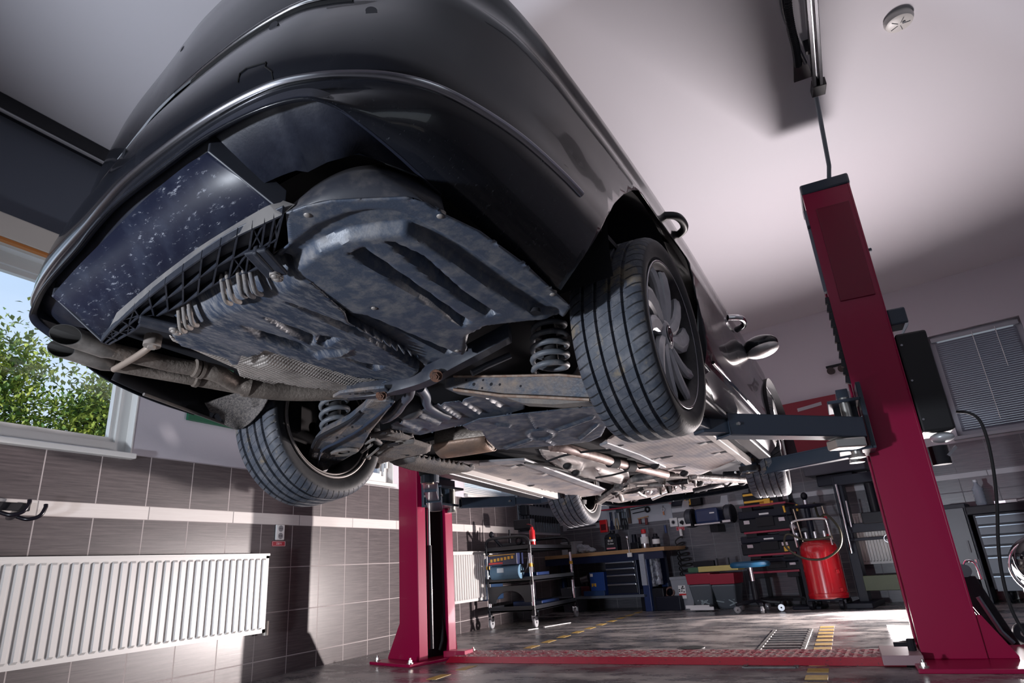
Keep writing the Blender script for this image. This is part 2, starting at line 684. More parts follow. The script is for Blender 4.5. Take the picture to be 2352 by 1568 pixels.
# ================================================================== THE CAR
paint = mat('black_car_paint', (0.008, 0.009, 0.013), 0.24, coat=0.55, spec=0.5, col2=(0.014, 0.015, 0.02), nscale=7, ramp=(.5, .9), rvar=0.10)
g = N(paint)
g.b.inputs['Coat IOR'].default_value = 1.38
g.b.inputs['IOR'].default_value = 1.38
tc = g.n('ShaderNodeTexCoord')
sz = g.n('ShaderNodeSeparateXYZ')
g.l(tc.outputs['Object'], sz.inputs[0])
low = g.step(g.math('MULTIPLY', sz.outputs['Z'], -1.0), -.16, -.02)
scn = g.noise(g.mapping(tc.outputs['Object'], (9, 60, 40), (.4, 0, .3)), 2.2, 6, .75)
lnk = g.b.inputs['Base Color'].links[0].from_socket
g.l(g.mix(g.math('MULTIPLY', g.math('MULTIPLY', g.step(scn, .60, .70), low), .5), lnk, (.16, .17, .19)), g.b.inputs['Base Color'])
plastic = mat('dusty_black_plastic', (0.010, 0.012, 0.022), 0.42, col2=(0.028, 0.032, 0.048), nscale=14, ramp=(.45, .8), bump=.04, bscale=160)
tray_m = mat('grey_underbody_plastic', (0.060, 0.076, 0.110), 0.42, col2=(0.24, 0.225, 0.215), nscale=24, ramp=(.45, .85), bump=.07, bscale=200, rvar=.25)
tub_m = mat('worn_underbody_plastic', (0.045, 0.058, 0.088), 0.38, col2=(0.30, 0.285, 0.275), nscale=24, ramp=(.46, .85), bump=.12, bscale=120, stretch=(3.5, 1, 1), rvar=.3)
dusty = mat('dusty_brown_plastic', (0.20, 0.175, 0.155), 0.75, col2=(0.10, 0.10, 0.115), nscale=16, ramp=(.4, .75), bump=.2, bscale=120)
rubber = mat('black_rubber', (0.012, 0.012, 0.014), 0.75)
arm_m = mat('rusty_suspension_steel', (0.075, 0.09, 0.12), 0.5, col2=(0.25, 0.195, 0.155), nscale=12, ramp=(.42, .72), bump=.35, bscale=80, rvar=.3)
rust = mat('rust', (0.15, 0.065, 0.038), 0.85, col2=(0.07, 0.04, 0.03), nscale=60, bump=.5, bscale=200)
exh_m = mat('weathered_exhaust_steel', (0.30, 0.255, 0.22), 0.5, 0.55, col2=(0.13, 0.105, 0.09), nscale=13, ramp=(.35, .75), bump=.3, bscale=90)
spring_m = mat('spring_steel', (0.12, 0.13, 0.15), 0.5, col2=(0.28, 0.25, 0.24), nscale=30, ramp=(.5, .8))
alu = mat('bare_aluminium', (0.75, 0.72, 0.70), 0.4, 0.7, bump=.15, bscale=40)
bolt_m = mat('dusty_bolt', (0.30, 0.27, 0.25), 0.55, 0.3)
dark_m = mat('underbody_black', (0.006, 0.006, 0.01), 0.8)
glass_d = mat('dark_car_glass', (0.008, 0.01, 0.014), 0.05, coat=1.0)

shield_m = mat('embossed_heat_shield', (0.55, 0.50, 0.46), 0.45, 0.55)
g = N(shield_m)
tc = g.n('ShaderNodeTexCoord')
vo = g.n('ShaderNodeTexVoronoi')
vo.inputs['Scale'].default_value = 95
vo.inputs['Randomness'].default_value = 0.0
g.l(tc.outputs['Object'], vo.inputs['Vector'])
g.bump(vo.outputs['Distance'], 1.0, 0.006)
nn = g.noise(tc.outputs['Object'], 12)
g.l(g.mix(g.step(nn, .4, .8), (0.55, 0.50, 0.46), (0.26, 0.23, 0.21)), g.b.inputs['Base Color'])

pan_m = mat('dimpled_floor_panel', (0.40, 0.36, 0.35), 0.55)
g = N(pan_m)
tc = g.n('ShaderNodeTexCoord')
wv = g.n('ShaderNodeTexVoronoi')
wv.inputs['Scale'].default_value = 55
wv.inputs['Randomness'].default_value = 0.0
g.l(g.mapping(tc.outputs['Object'], (0.8, 1.6, 1)), wv.inputs['Vector'])
nn = g.noise(tc.outputs['Object'], 7, 7)
c = g.mix(g.step(nn, .38, .7), (0.46, 0.41, 0.39), (0.25, 0.25, 0.28))
c = g.mix(g.step(wv.outputs['Distance'], .2, .5), g.mix(0.5, c, (0.12, 0.12, 0.14)), c)
g.l(c, g.b.inputs['Base Color'])
g.bump(wv.outputs['Distance'], .6, .004)

car = empty('car', (0, 0, 0), label='black saloon car raised on the red two-post lift, seen from below its tail', cat='car')
cm = Matrix.Identity(4)
for r in range(3):
    for k in range(3):
        cm[r][k] = CARR[r][k]
    cm[r][3] = CART[r]
car.matrix_world = cm

# ---------------------------------------------------------------- body shell: columns along the plan outline
ZA = 0.184
R_ctl = [  # A at z .184 (x, y), bottom edge B (x, y, z)
    ((.04, -1.318), (.04, -1.338, .10)), ((.236, -1.33), (.236, -1.348, .10)), ((.40, -1.33), (.40, -1.353, .10)), ((.54, -1.314), (.55, -1.346, .09)),
    ((.63, -1.281), (.645, -1.322, .085)), ((.70, -1.24), (.69, -1.285, .075)), ((.761, -1.19), (.712, -1.22, .06)), ((.816, -1.116), (.728, -1.12, .04)),
    ((.856, -1.01), (.742, -1.0, .01)), ((.887, -.874), (.757, -.87, -.02)), ((.904, -.70), (.768, -.72, -.037)), ((.909, -.54), (.79, -.53, -.045)), ((.912, -.43), (.80, -.43, -.045))]
L_ctl = [((-.1, -1.297), (-.1, -1.318, .10)), ((-.231, -1.274), (-.231, -1.292, .10)), ((-.466, -1.236), (-.466, -1.252, .10)), ((-.657, -1.193), (-.61, -1.215, .10)),
         ((-.789, -1.143), (-.70, -1.178, .09)), ((-.85, -1.05), (-.738, -1.10, .07)), ((-.885, -.93), (-.757, -1.0, .03)), ((-.90, -.80), (-.77, -.88, -.01)),
         ((-.907, -.66), (-.78, -.72, -.035)), ((-.91, -.53), (-.79, -.53, -.045)), ((-.912, -.40), (-.80, -.40, -.045))]
SIDE = [(.915, -.30), (.917, 0.0), (.915, .35), (.908, .75), (.895, 1.15), (.882, 1.6), (.868, 2.0), (.852, 2.4), (.835, 2.8), (.80, 3.1), (.72, 3.35), (.55, 3.50), (.28, 3.57), (0.0, 3.585)]


def side_ctl(sg):
    out = []
    for x, y in SIDE:
        n = 0.085 if y < 2.9 else 0.06
        out.append(((sg * x, y), (sg * (x - n) if y < 3.3 else sg * x * .92, y if y < 3.3 else y - .08, -.012 if y < 3 else 0.02)))
    return out


ARCH_R = [(.545, -.02), (.50, .05), (.565, .20), (.572, .325), (.54, .43), (.47, .505), (.37, .552), (.22, .565), (.08, .555), (-.04, .535), (-.16, .465), (-.26, .385), (-.36, .29), (-.44, .195), (-.50, .10), (-.53, .04), (-.535, -.05)]
ARCH_F = [(2.60 + .415 * math.cos(a), .17 + .41 * math.sin(a)) for a in np.linspace(-.5, PI + .5, 19)]


def arch_top(y):
    """height of the wheel arch over y, or None"""
    best = None
    for A in (ARCH_R, ARCH_F):
        for (a, za), (b, zb) in zip(A, A[1:]):
            if min(a, b) <= y <= max(a, b) and a != b:
                z = za + (zb - za) * (y - a) / (b - a)
                best = z if best is None else max(best, z)
    return best


LEV = [.150, .176, .184, .205, .235, .30, .36, .42, .47, .505, .535, .565, .60, .62, .655, .69, .72, .76, .80, .85, .885, .905]
T_IN = [.007, .003, .0, -.009, -.010, -.002, .012, .034, .056, .070, .070, .071, .072, .073, .075, .078, .082, .088, .095, .103, .116, .15]
S_IN = [.004, .001, .0, -.003, -.004, -.002, -.002, -.005, -.012, -.015, -.004, .008, .013, .013, .011, .012, .026, .058, .078, .104, .120, .135]


def columns(ctl, step=0.018):
    A = np.array(spline([c[0] for c in ctl], 14))
    B = np.array(spline([c[1] for c in ctl], 14))
    d = np.r_[0, np.cumsum(np.linalg.norm(np.diff(A, axis=0), axis=1))]
    n = int(d[-1] / step)
    s = np.linspace(0, d[-1], n)
    A2 = np.stack([np.interp(s, d, A[:, k]) for k in range(2)], 1)
    B2 = np.stack([np.interp(s, d, B[:, k]) for k in range(3)], 1)
    return A2, B2


left = [c for c in L_ctl[::-1]]
full = [c for c in side_ctl(-1)[::-1]] + left + R_ctl + side_ctl(1)
A2, B2 = columns(full)
Tn = np.gradient(A2, axis=0)
for _ in range(6):
    Tn[1:-1] = (Tn[:-2] + Tn[1:-1] * 2 + Tn[2:]) / 4
Tn /= np.linalg.norm(Tn, axis=1, keepdims=True)
Nin = np.stack([-Tn[:, 1], Tn[:, 0]], 1)         # inward (path runs anticlockwise seen from above)
cols = []
for i in range(len(A2)):
    ax, ay = A2[i]
    bx, by, bz = B2[i]
    nx, ny = Nin[i]
    t = max(0.0, min(1.0, ny * 1.25 - .12)) if ay < -.3 else 0.0
    t = t * t * (3 - 2 * t)
    front = max(0.0, -ny) if ay > 2.8 else 0.0
    zb = arch_top(ay) if abs(ax) > .6 else None
    col = []
    pts = [(bx, by, bz)]
    # rounded lower flank between the bottom edge and the strip
    for u, bulge in ((.25, .45), (.5, .68), (.75, .86)):
        z = bz + (LEV[0] - bz) * u
        px = bx + (ax - bx) * bulge
        py = by + (ay - by) * bulge
        pts.append((px, py, z))
    for z, ti, si in zip(LEV, T_IN, S_IN):
        ins = ti * t + si * (1 - t)
        if front:
            ins = ins * (1 - front) + front * (0.25 * max(0, z - .35))
        pts.append((ax + nx * ins, ay + ny * ins, z))
    if zb is not None:
        k = 0
        z_min = max(zb, bz)
        new = []
        for q in pts:
            if q[2] >= z_min:
                new.append(q)
            else:
                # clamp to the arch edge, interpolated on the profile
                hi = next((r for r in pts if r[2] >= z_min), pts[-1])
                lo = [r for r in pts if r[2] < z_min][-1]
                f = (z_min - lo[2]) / (hi[2] - lo[2]) if hi[2] > lo[2] else 0
                new.append(tuple(lo[k] + (hi[k] - lo[k]) * f for k in range(3)))
        pts = new
    cols.append(pts)
mb = MB()
mb.loft(cols, closed=False, cap=False)
body = mb.build('body_shell', paint, car, smooth=42)
md = body.modifiers.new('Solidify', 'SOLIDIFY')
md.thickness = .006
md.offset = -1
# bonnet, roof and boot as one upper skin above the shoulder line
top = [c[-1] for c in cols]
half = len(top) // 2
rings = []
ys = np.linspace(-1.03, 3.42, 40)
P = np.array(top)


def top_at(y, sg):
    q = P[(P[:, 0] * sg > 0)]
    q = q[np.argsort(q[:, 1])]
    return float(np.interp(y, q[:, 1], q[:, 0])), .905


def roofz(y):
    return float(np.interp(y, [-1.1, -.85, -.55, 0.0, .6, 1.2, 1.7, 2.1, 2.45, 3.0, 3.4], [.905, .925, .95, 1.13, 1.235, 1.24, 1.19, 1.06, .96, .93, .88]))


rings = []
for y in ys:
    xl, _ = top_at(y, -1)
    xr, _ = top_at(y, 1)
    rz = roofz(y)
    pts = []
    for u in np.linspace(-1, 1, 17):
        f = abs(u)
        x = (xl + xr) / 2 + (xr - xl) / 2 * u * (1 - .10 * (1 - f) * 0)
        z = .905 + (rz - .905) * min(1.0, (1 - f) * 2.4) ** .55 if f < 1 else .905
        pts.append((x, y, z + .02 * (1 - u * u)))
    rings.append(pts)
MB().loft(rings, closed=False, cap=False).build('roof_skin', paint, car, smooth=50)
# side windows on the shoulder slope
for sg in (-1, 1):
    for (ya, yb, name) in ((-.05, .95, 'rear_side_window'), (1.02, 2.0, 'front_side_window')):
        q = []
        for yy, zz in ((ya, .915), (yb, .915), (yb - .05, 1.12), (ya + .12, 1.12)):
            x, _ = top_at(yy, sg)
            q.append((x * (1 - .2 * (zz - .915) / .2) + sg * .01, yy, zz))
        MB().prism(q, (sg * -.01, 0, 0)).build('side_window', glass_d, car)

# chrome strip along the bumper
iA = [i for i in range(len(A2)) if A2[i][1] < -.60]
mb = MB()
rings = []
for i in iA:
    ax, ay = A2[i]
    nx, ny = Nin[i]
    rings.append([(ax - nx * .002 + 0 * nx, ay - ny * .002, .172), (ax - nx * .010, ay - ny * .010, .177), (ax - nx * .011, ay - ny * .011, .184), (ax - nx * .006, ay - ny * .006, .189), (ax + nx * .004, ay + ny * .004, .189), (ax + nx * .004, ay + ny * .004, .172)])
mb.loft(rings)
mb.build('bumper_trim_strip', mat('satin_chrome_strip', (.50, .50, .54), .2, 1.0), car, smooth=50)
# seam between bumper skin and wing, fine dark line under the boot lid
seam = mat('panel_gap', (.002, .002, .003), .9)


def tail_pt(x, z, out=0.0):
    """point on the tail skin at lateral x and height z"""
    i = int(np.argmin(np.where(A2[:, 1] < -.6, abs(A2[:, 0] - x), 9)))
    t = max(0.0, min(1.0, Nin[i][1] * 1.25 - .12))
    t = t * t * (3 - 2 * t)
    ins = np.interp(z, LEV, T_IN) * t + np.interp(z, LEV, S_IN) * (1 - t) - out
    return (A2[i][0] + Nin[i][0] * ins, A2[i][1] + Nin[i][1] * ins, z)


xs = np.linspace(-.50, .68, 44)
MB().tube([tail_pt(x, .503, .006) for x in xs], .0085, 8).build('boot_lid_trim', chromem, car, 60)
MB().tube([tail_pt(x, .482, .0) for x in xs], .007, 6).build('boot_gap', seam, car, 60)
# number plate recess lamp panel under the trim
q = [tail_pt(x, .492, .003) for x in np.linspace(-.25, .16, 12)] + [tail_pt(x, .448, .006) for x in np.linspace(.10, -.25, 12)]
MB().prism(q, (0, -.004, .002)).build('plate_lamp_panel', mat('dusty_grey_plastic', (.18, .19, .21), .4), car)
# tow-eye cover outline and parking sensors
c0 = []
for px in ((566, 200), (567, 180), (574, 170), (590, 162), (612, 152), (619, 158), (622, 172), (625, 192)):
    q = oc(px[0], px[1], 1, -1.318)
    c0.append(tail_pt(float(q[0]), float(q[2]), .0015))
MB().tube(c0, .0016, 5).build('tow_eye_cover', seam, car)
for x, z in ((-.02, .30), (.50, .42), (.72, .40)):
    p = tail_pt(x, z, 0)
    i = int(np.argmin(np.where(A2[:, 1] < -.6, abs(A2[:, 0] - x), 9)))
    nn = V((Nin[i][0], Nin[i][1], 0))
    MB().cyl(V(p) + nn * .01, V(p) - nn * .003, .013, n=20).build('parking_sensor', mat('sensor_black', (.02, .021, .026), .3), car, 40)
# tail lights, wrapped round the corners
tl = mat('red_tail_light', (.10, .002, .004), .12, coat=1.0, emis=(.5, .01, .01), estr=.12)
smk = mat('smoked_tail_light', (.012, .004, .006), .08, coat=1.0)
xx = np.linspace(.56, .86, 22)
mb = MB()
mb.loft([[tail_pt(x, z, .006) for x in xx] for z in (.645, .70, .75, .80, .85)], closed=False, cap=False)
o = mb.build('tail_light', smk, car, 50)
md = o.modifiers.new('Solidify', 'SOLIDIFY')
md.thickness = .008
q = [tuple(float(v) for v in oc(x, y, 1, -1.232)) for x, y in ((581, 38), (592, 14), (615, -8), (690, -30), (680, -2), (630, 18))]
MB().prism(q, (0, .03, 0)).build('brake_light', tl, car, bevel=.004)
pn = oc(431, 122, 1, -1.19)
MB().ell(tuple(float(v) for v in pn), (.020, .02, .026), 12, 8).build('tail_camera', blackp, car, 60)
# rear quarter crease highlights: door handles and mirrors on the right, mirror on the left
hm = paint
for (hx, hy) in ((1530, 530), (1578, 560)):
    pass
h0 = np.array([.915, .50, .70])
for (yc, zc, m_) in ((.44, .665, blackp), (1.50, .60, chromem)):
    pts = spline([(.885, yc - .10, zc), (.935, yc - .06, zc), (.948, yc, zc), (.935, yc + .06, zc), (.885, yc + .10, zc)], 6)
    MB().tube(pts, .017, 10).build('door_handle', m_, car, 60)


def mirror(sg, c):
    mb = MB()
    mb.ell(c, (.105, .07, .062), 24, 14, M=Matrix.Rotation(sg * -.12, 3, 'Y'))
    o = mb.build('wing_mirror', paint, car, 60)
    MB().ell((c[0] + sg * .01, c[1] - .005, c[2] - .028), (.095, .066, .042), 24, 12, M=Matrix.Rotation(sg * -.12, 3, 'Y')).build('mirror_base', alu, o, 60)
    MB().bar((c[0] - sg * .22, c[1] + .02, c[2] - .05), (c[0] - sg * .06, c[1], c[2] - .03), .05, .03).build('mirror_stalk', blackp, o)


mc = oc(1745, 795, 0, .965)
mirror(1, tuple(float(v) for v in mc))
# sill trim, door seams on the right flank
MB().tube([(.912, y, .085 - .012 * y) for y in np.linspace(.62, 2.15, 20)], .008, 6).build('sill_trim', chromem, car, 60)
for sg in (-1, 1):
    MB().b2((sg * .83, .62, -.035), (sg * .75, 2.15, .0)).build('sill', mat('bright_sill_paint', (.05, .05, .055), .35), car, bevel=.01)
    # underfloor jacking rails
    MB().b2((sg * .70, .62, -.045), (sg * .66, 2.2, .0)).build('jacking_rail', mat('sill_seam', (.45, .42, .40), .5), car, bevel=.004)
    for yc, r, ym in ((0.10, .43, 0), (2.60, .42, 1)):
        # wheel arch liner
        mb = MB()
        prof = []
        rings = []
        for a in np.linspace(-.05, PI + .1, 26):
            yy, zz = yc + (r + .03) * math.cos(a), .10 + (r + .06) * math.sin(a)
            rings.append([(sg * .88, yy, zz), (sg * .50, yy, zz)])
        mb.loft(rings, closed=False, cap=False)
        if ym:
            rr = [(sg * .50, yc + (r + .03) * math.cos(a), .10 + (r + .06) * math.sin(a)) for a in np.linspace(.05, PI - .05, 26)]
            mb.prism(rr, (sg * -.004, 0, 0))
        o = mb.build('arch_liner', dark_m, car, 50)
# inner bumper and underbody closing plates (dark)
MB().b2((-.52, -.95, .13), (.52, 3.3, .15)).b2((-.72, -1.12, .15), (.72, -.35, .165)).b2((-.80, .55, .02), (.80, 2.15, .04)).b2((-.86, -.40, .22), (.86, .58, .24)).build('floor_pan', dark_m, car)
# ---------------------------------------------------------------- wheels
tread_m = mat('tyre_rubber', (0.030, 0.034, 0.045), 0.62)
g = N(tread_m)
tc = g.n('ShaderNodeTexCoord')
sp_ = g.n('ShaderNodeSeparateXYZ')
g.l(tc.outputs['Object'], sp_.inputs[0])
ang = g.math('ARCTAN2', sp_.outputs['Z'], sp_.outputs['Y'])
ax = g.math('ABSOLUTE', sp_.outputs['X'])
rad = g.math('SQRT', g.math('ADD', g.math('MULTIPLY', sp_.outputs['Y'], sp_.outputs['Y']), g.math('MULTIPLY', sp_.outputs['Z'], sp_.outputs['Z'])))
onface = g.step(rad, .306, .316)
ph = g.math('ADD', g.math('MULTIPLY', ang, 64 / (2 * PI)), g.math('MULTIPLY', sp_.outputs['X'], 14.0))
fr = g.math('FRACT', ph)
edge = g.math('ABSOLUTE', g.math('SUBTRACT', fr, .5))
sh = g.step(ax, .072, .078)                     # shoulder blocks: broad cuts
thr = g.math('ADD', g.math('MULTIPLY', sh, -.055), .475)
cut = g.math('GREATER_THAN', edge, thr)
# the middle ribs carry a wavy cut only part of the way
wav = g.math('MULTIPLY', cut, onface)
nn = g.noise(tc.outputs['Object'], 22, 6, .7)
c = g.mix(g.step(nn, .40, .72), (0.055, 0.064, 0.085), (0.135, 0.135, 0.15))
c = g.mix(g.math('MULTIPLY', g.step(g.noise(tc.outputs['Object'], 9, 5), .58, .68), .6), c, (0.26, 0.20, 0.12))
side = g.mix(g.step(nn, .3, .8), (0.012, 0.013, 0.017), (0.030, 0.031, 0.036))
c = g.mix(onface, side, c)
c = g.mix(g.math('MULTIPLY', wav, .92), c, (0.004, 0.004, 0.006))
g.l(c, g.b.inputs['Base Color'])
g.bump(g.math('SUBTRACT', g.math('MULTIPLY', nn, .15), wav), .8, .006)
rim_m = mat('grey_alloy', (0.56, 0.57, 0.60), 0.32, 0.2, col2=(.40, .40, .43), nscale=8, rvar=.1)
rimd = mat('dark_alloy_barrel', (0.022, 0.022, 0.028), 0.5, 0.3, col2=(.06, .055, .055), nscale=10)
riml = mat('dusty_rim_lip', (0.42, 0.38, 0.36), 0.5, 0.3)
TR, TWD = .334, .118


def tyre_profile():
    """(radius, x) closed loop, four grooves round the tread"""
    gx = [-.066, -.024, .022, .064]
    gw, gd = .0068, .011
    p = [(.243, -.098), (.262, -.112), (.285, -.121), (.303, -.122), (.317, -.115), (.326, -.104), (TR - .0035, -.094)]
    for x in gx:
        e = TR - .9 * x * x * .25
        p += [(e, x - gw), (e - gd, x - gw + .002), (e - gd, x + gw - .002), (e, x + gw)]
    p += [(TR - .0035, .094), (.326, .104), (.317, .115), (.303, .122), (.285, .121), (.262, .112), (.243, .098), (.235, .08), (.235, -.08)]
    return p


XROT = Matrix.Rotation(PI / 2, 4, 'Y')      # lathe axis z -> x


def wheel(nm, c, M, sg, face):
    """face: build the spoked outer face in full"""
    root = MB().lathe(tyre_profile(), 120, XROT, loop=True).build('tyre', tread_m, car, 32)
    root.matrix_local = Matrix.Translation(V(c)) @ M.to_4x4()
    # barrel: open drum with lips on both edges
    prof = [(.243, -.112), (.252, -.108), (.250, -.098), (.232, -.094), (.222, -.07), (.214, -.02), (.212, .05), (.226, .085), (.244, .094), (.252, .100), (.250, .110), (.243, .112), (.238, .104), (.226, .098), (.218, .08), (.206, .045), (.205, -.02), (.214, -.07), (.226, -.098), (.236, -.106)]
    MB().lathe(prof, 72, XROT, loop=True).build('rim_barrel', rimd, root, 40)
    ml = MB()
    ml.torus((-sg * .109, 0, 0), .2475, .0048, 72, 8, M=Matrix.Rotation(PI / 2, 3, 'Y'))
    ml.torus((-sg * .100, 0, 0), .232, .004, 72, 8, M=Matrix.Rotation(PI / 2, 3, 'Y'))
    ml.build('inner_lip', riml, root, 60)
    MB().torus((sg * .109, 0, 0), .2475, .004, 72, 8, M=Matrix.Rotation(PI / 2, 3, 'Y')).build('outer_lip', mat('polished_lip', (.42, .42, .45), .25, .9), root, 60)
    # brake disc, calliper and dark hub carrier inside
    MB().lathe([(.03, -.02), (.145, -.02), (.145, .004), (.03, .004)], 40, XROT @ Matrix.Translation((0, 0, 0)), loop=True).build('brake_disc', mat('brake_disc_steel', (.06, .058, .06), .5, .8), root, 40)
    MB().box((-.01, -.12, .03), (.07, .07, .15)).build('brake_calliper', dark_m, root, bevel=.012)
    # ten turbine spokes in five pairs
    if face:
        for k in range(10):
            pair = k // 2
            wide = k % 2 == 0
            a0 = 2 * PI * pair / 5 + (0.0 if wide else .56)
            rings = []
            for r, tw, w, xo, th in ((.040, 0.0, .016, .088, .022), (.085, .03, .026, .094, .020), (.13, .09, .034 if wide else .026, .098, .016), (.175, .19, .037 if wide else .026, .101, .014), (.212, .30, .034 if wide else .022, .102, .012), (.232, .36, .030 if wide else .020, .098, .012)):
                a = a0 + tw * 1.0
                er = V((0, math.cos(a), math.sin(a)))
                et = V((0, -math.sin(a), math.cos(a)))
                cc = er * r
                s = []
                for u, x in ((-1, xo - th), (-.92, xo - .004), (-.35, xo + .003), (.75, xo - .004), (1, xo - .012), (1, xo - th - .012)):
                    s.append(cc + et * (w * u) + V((sg * x, 0, 0)))
                rings.append(s)
            MB().loft(rings).build('spoke', rim_m, root, 28)
        MB().lathe([(.0, .070), (.052, .070), (.055, .084), (.046, .092), (.036, .094), (.0, .0945)], 40, XROT if sg > 0 else Matrix.Rotation(-PI / 2, 4, 'Y')).build('hub', rim_m, root, 40)
        cap = MB().lathe([(.0, .0945), (.031, .0955), (.0325, .094), (.0, .093)], 40, XROT if sg > 0 else Matrix.Rotation(-PI / 2, 4, 'Y')).build('hub_cap', mat('hub_cap_black', (.02, .02, .024), .25), root, 40)
        X = sg * .0965
        e = MB()
        e.torus((X, 0, 0), .0265, .0016, 36, 6, M=Matrix.Rotation(PI / 2, 3, 'Y'))
        vv = [((-.0105, .0235), (0, .002)), ((0, .002), (.0105, .0235)), ((-.022, .0125), (-.0095, -.0225)), ((-.0095, -.0225), (0, -.002)), ((0, -.002), (.0095, -.0225)), ((.0095, -.0225), (.022, .0125))]
        for (a, b), (c_, d) in vv:
            e.bar((X, a, b), (X, c_, d), .0032, .003, up=(1, 0, 0))
        e.build('emblem', chromem, root)
        for k in range(5):
            a = 2 * PI * k / 5 + .3
            MB().cyl((sg * .075, .056 * math.cos(a) * 1.1, .056 * math.sin(a) * 1.1), (sg * .088, .056 * math.cos(a) * 1.1, .056 * math.sin(a) * 1.1), .009, n=6).build('wheel_bolt', blackp, root)
    else:
        MB().lathe([(.0, .080), (.206, .092), (.206, .099), (.0, .090)], 40, XROT if sg > 0 else Matrix.Rotation(-PI / 2, 4, 'Y')).build('wheel_face', rimd, root, 40)
    return root


def rz_(a):
    return Matrix.Rotation(a, 3, 'Z')


def ry_(a):
    return Matrix.Rotation(a, 3, 'Y')


wheel('rr', (.8231, 0, -.0146), rz_(.0032) @ ry_(.0634), 1, True)
wheel('rl', (-.7519, 0, .0146), rz_(-.0032) @ ry_(-.0634), -1, False)
wheel('fr', (.7258, 2.6037, .138), rz_(.0887) @ ry_(.0514), 1, True)
wheel('fl', (-.7258, 2.6037, .138), rz_(.0887) @ ry_(-.0514), -1, False)
# ---------------------------------------------------------------- underside of the car
def zm(x0, y0, s):
    return lambda x, y: (x0 + x / s, y0 + y / s)


r3, r4, r5, r6 = zm(200, 450, 2.851), zm(800, 450, 3.136), zm(500, 800, 3.36), zm(1100, 850, 3.136)
r1 = zm(0, 700, 1.807)


def cp(pts, z):
    """photo points -> car points on the level z (one level or one per point)"""
    zz = z if isinstance(z, (list, tuple, np.ndarray)) else [z] * len(pts)
    return [tuple(float(c) for c in cz(p[0], p[1], k)) for p, k in zip(pts, zz)]


def sdf(poly, X, Y):
    """signed distance to a polygon, positive inside"""
    d = np.full(X.shape, 1e9)
    ins = np.zeros(X.shape, bool)
    n = len(poly)
    for i in range(n):
        ax, ay = poly[i][:2]
        bx, by = poly[(i + 1) % n][:2]
        ex, ey = bx - ax, by - ay
        wx, wy = X - ax, Y - ay
        t = np.clip((wx * ex + wy * ey) / (ex * ex + ey * ey + 1e-12), 0, 1)
        d = np.minimum(d, np.hypot(wx - ex * t, wy - ey * t))
        c = ((ay > Y) != (by > Y)) & (X < (bx - ax) * (Y - ay) / (by - ay + 1e-12) + ax)
        ins ^= c
    return np.where(ins, d, -d)


def near(poly, p):
    best = None
    n = len(poly)
    for i in range(n):
        a = np.array(poly[i][:2])
        b = np.array(poly[(i + 1) % n][:2])
        e = b - a
        t = max(0, min(1, (p - a) @ e / (e @ e + 1e-12)))
        q = a + e * t
        d = np.hypot(*(p - q))
        if best is None or d < best[0]:
            best = (d, q)
    return best[1]


def panel(name, poly, z0, feats, m, res=.007, thick=.004, zfun=None, parent=None):
    """pressed sheet: a fine grid inside the outline, raised and sunk by features (outline, height, ramp)"""
    P = np.array([q[:2] for q in poly])
    lo, hi = P.min(0) - res, P.max(0) + res
    nx, ny = int((hi[0] - lo[0]) / res) + 1, int((hi[1] - lo[1]) / res) + 1
    X, Y = np.meshgrid(lo[0] + np.arange(nx) * res, lo[1] + np.arange(ny) * res, indexing='ij')
    D = sdf(poly, X, Y)
    Z = np.full(X.shape, 0.0)
    for fp, dz, ramp in feats:
        s = np.clip(sdf(fp, X, Y) / ramp, 0, 1)
        Z += dz * s * s * (3 - 2 * s)
    idx = -np.ones(X.shape, int)
    cells = []
    cx = (D[:-1, :-1] + D[1:, :-1] + D[:-1, 1:] + D[1:, 1:]) / 4
    for i, j in zip(*np.where(cx > 0)):
        cells.append((i, j))
    vs, fs = [], []

    def vid(i, j):
        if idx[i, j] < 0:
            idx[i, j] = len(vs)
            p = np.array([X[i, j], Y[i, j]])
            if D[i, j] < res * .75:
                p = near(poly, p)
            zb = z0 if zfun is None else zfun(p[0], p[1])
            vs.append((p[0], p[1], zb + Z[i, j]))
        return idx[i, j]
    for i, j in cells:
        fs.append((vid(i, j), vid(i, j + 1), vid(i + 1, j + 1), vid(i + 1, j)))
    mb = MB()
    mb.add(vs, fs)
    o = mb.build(name, m, parent or car, smooth=50, weld=False)
    md = o.modifiers.new('Solidify', 'SOLIDIFY')
    md.thickness = thick
    md.offset = -1
    # make sure the sheet faces down, its thickness going up
    if o.data.polygons and o.data.polygons[0].normal.z > 0:
        o.data.flip_normals()
    return o


def screw(p, r=.011, parent=None, m=None):
    r *= .72
    p = V(p)
    mb = MB()
    mb.cyl(p + V((0, 0, .004)), p - V((0, 0, .003)), r * 1.5, r * 1.4, 20)
    mb.ell(p - V((0, 0, .003)), (r, r, r * .55), 14, 8)
    o = mb.build('screw', m or bolt_m, parent or car, 50)
    return o


ZT = -.05
# --- right undertray
tray = [r3(1300, 105), r3(1430, 58), r3(1600, 22), r4(420, 0), r4(560, 40), r4(700, 130), r4(950, 250), r4(1280, 490), r4(1600, 790), r4(1555, 860), r4(1500, 875), r4(1300, 872), r4(1100, 885), r4(960, 905), r4(870, 955), r4(832, 1040), r4(850, 1100), r4(800, 1180), r4(700, 1215), r4(560, 1250), r4(0, 905), r3(1440, 560), r3(1330, 440), r3(1230, 375), r3(1320, 310), r3(1312, 200)]
bulge = [r3(1330, 470), r3(1490, 345), r3(1700, 262), r3(1900, 232), r4(420, 235), r4(600, 330), r4(1000, 610), r4(1380, 850), r4(1560, 890), r4(1300, 905), r4(1000, 940), r4(880, 1000), r4(850, 1180), r4(0, 850), r3(1440, 600)]
ch1 = [r3(1700, 378), r3(1818, 328), r4(130, 370), r4(892, 905), r4(818, 946), r4(0, 420)]
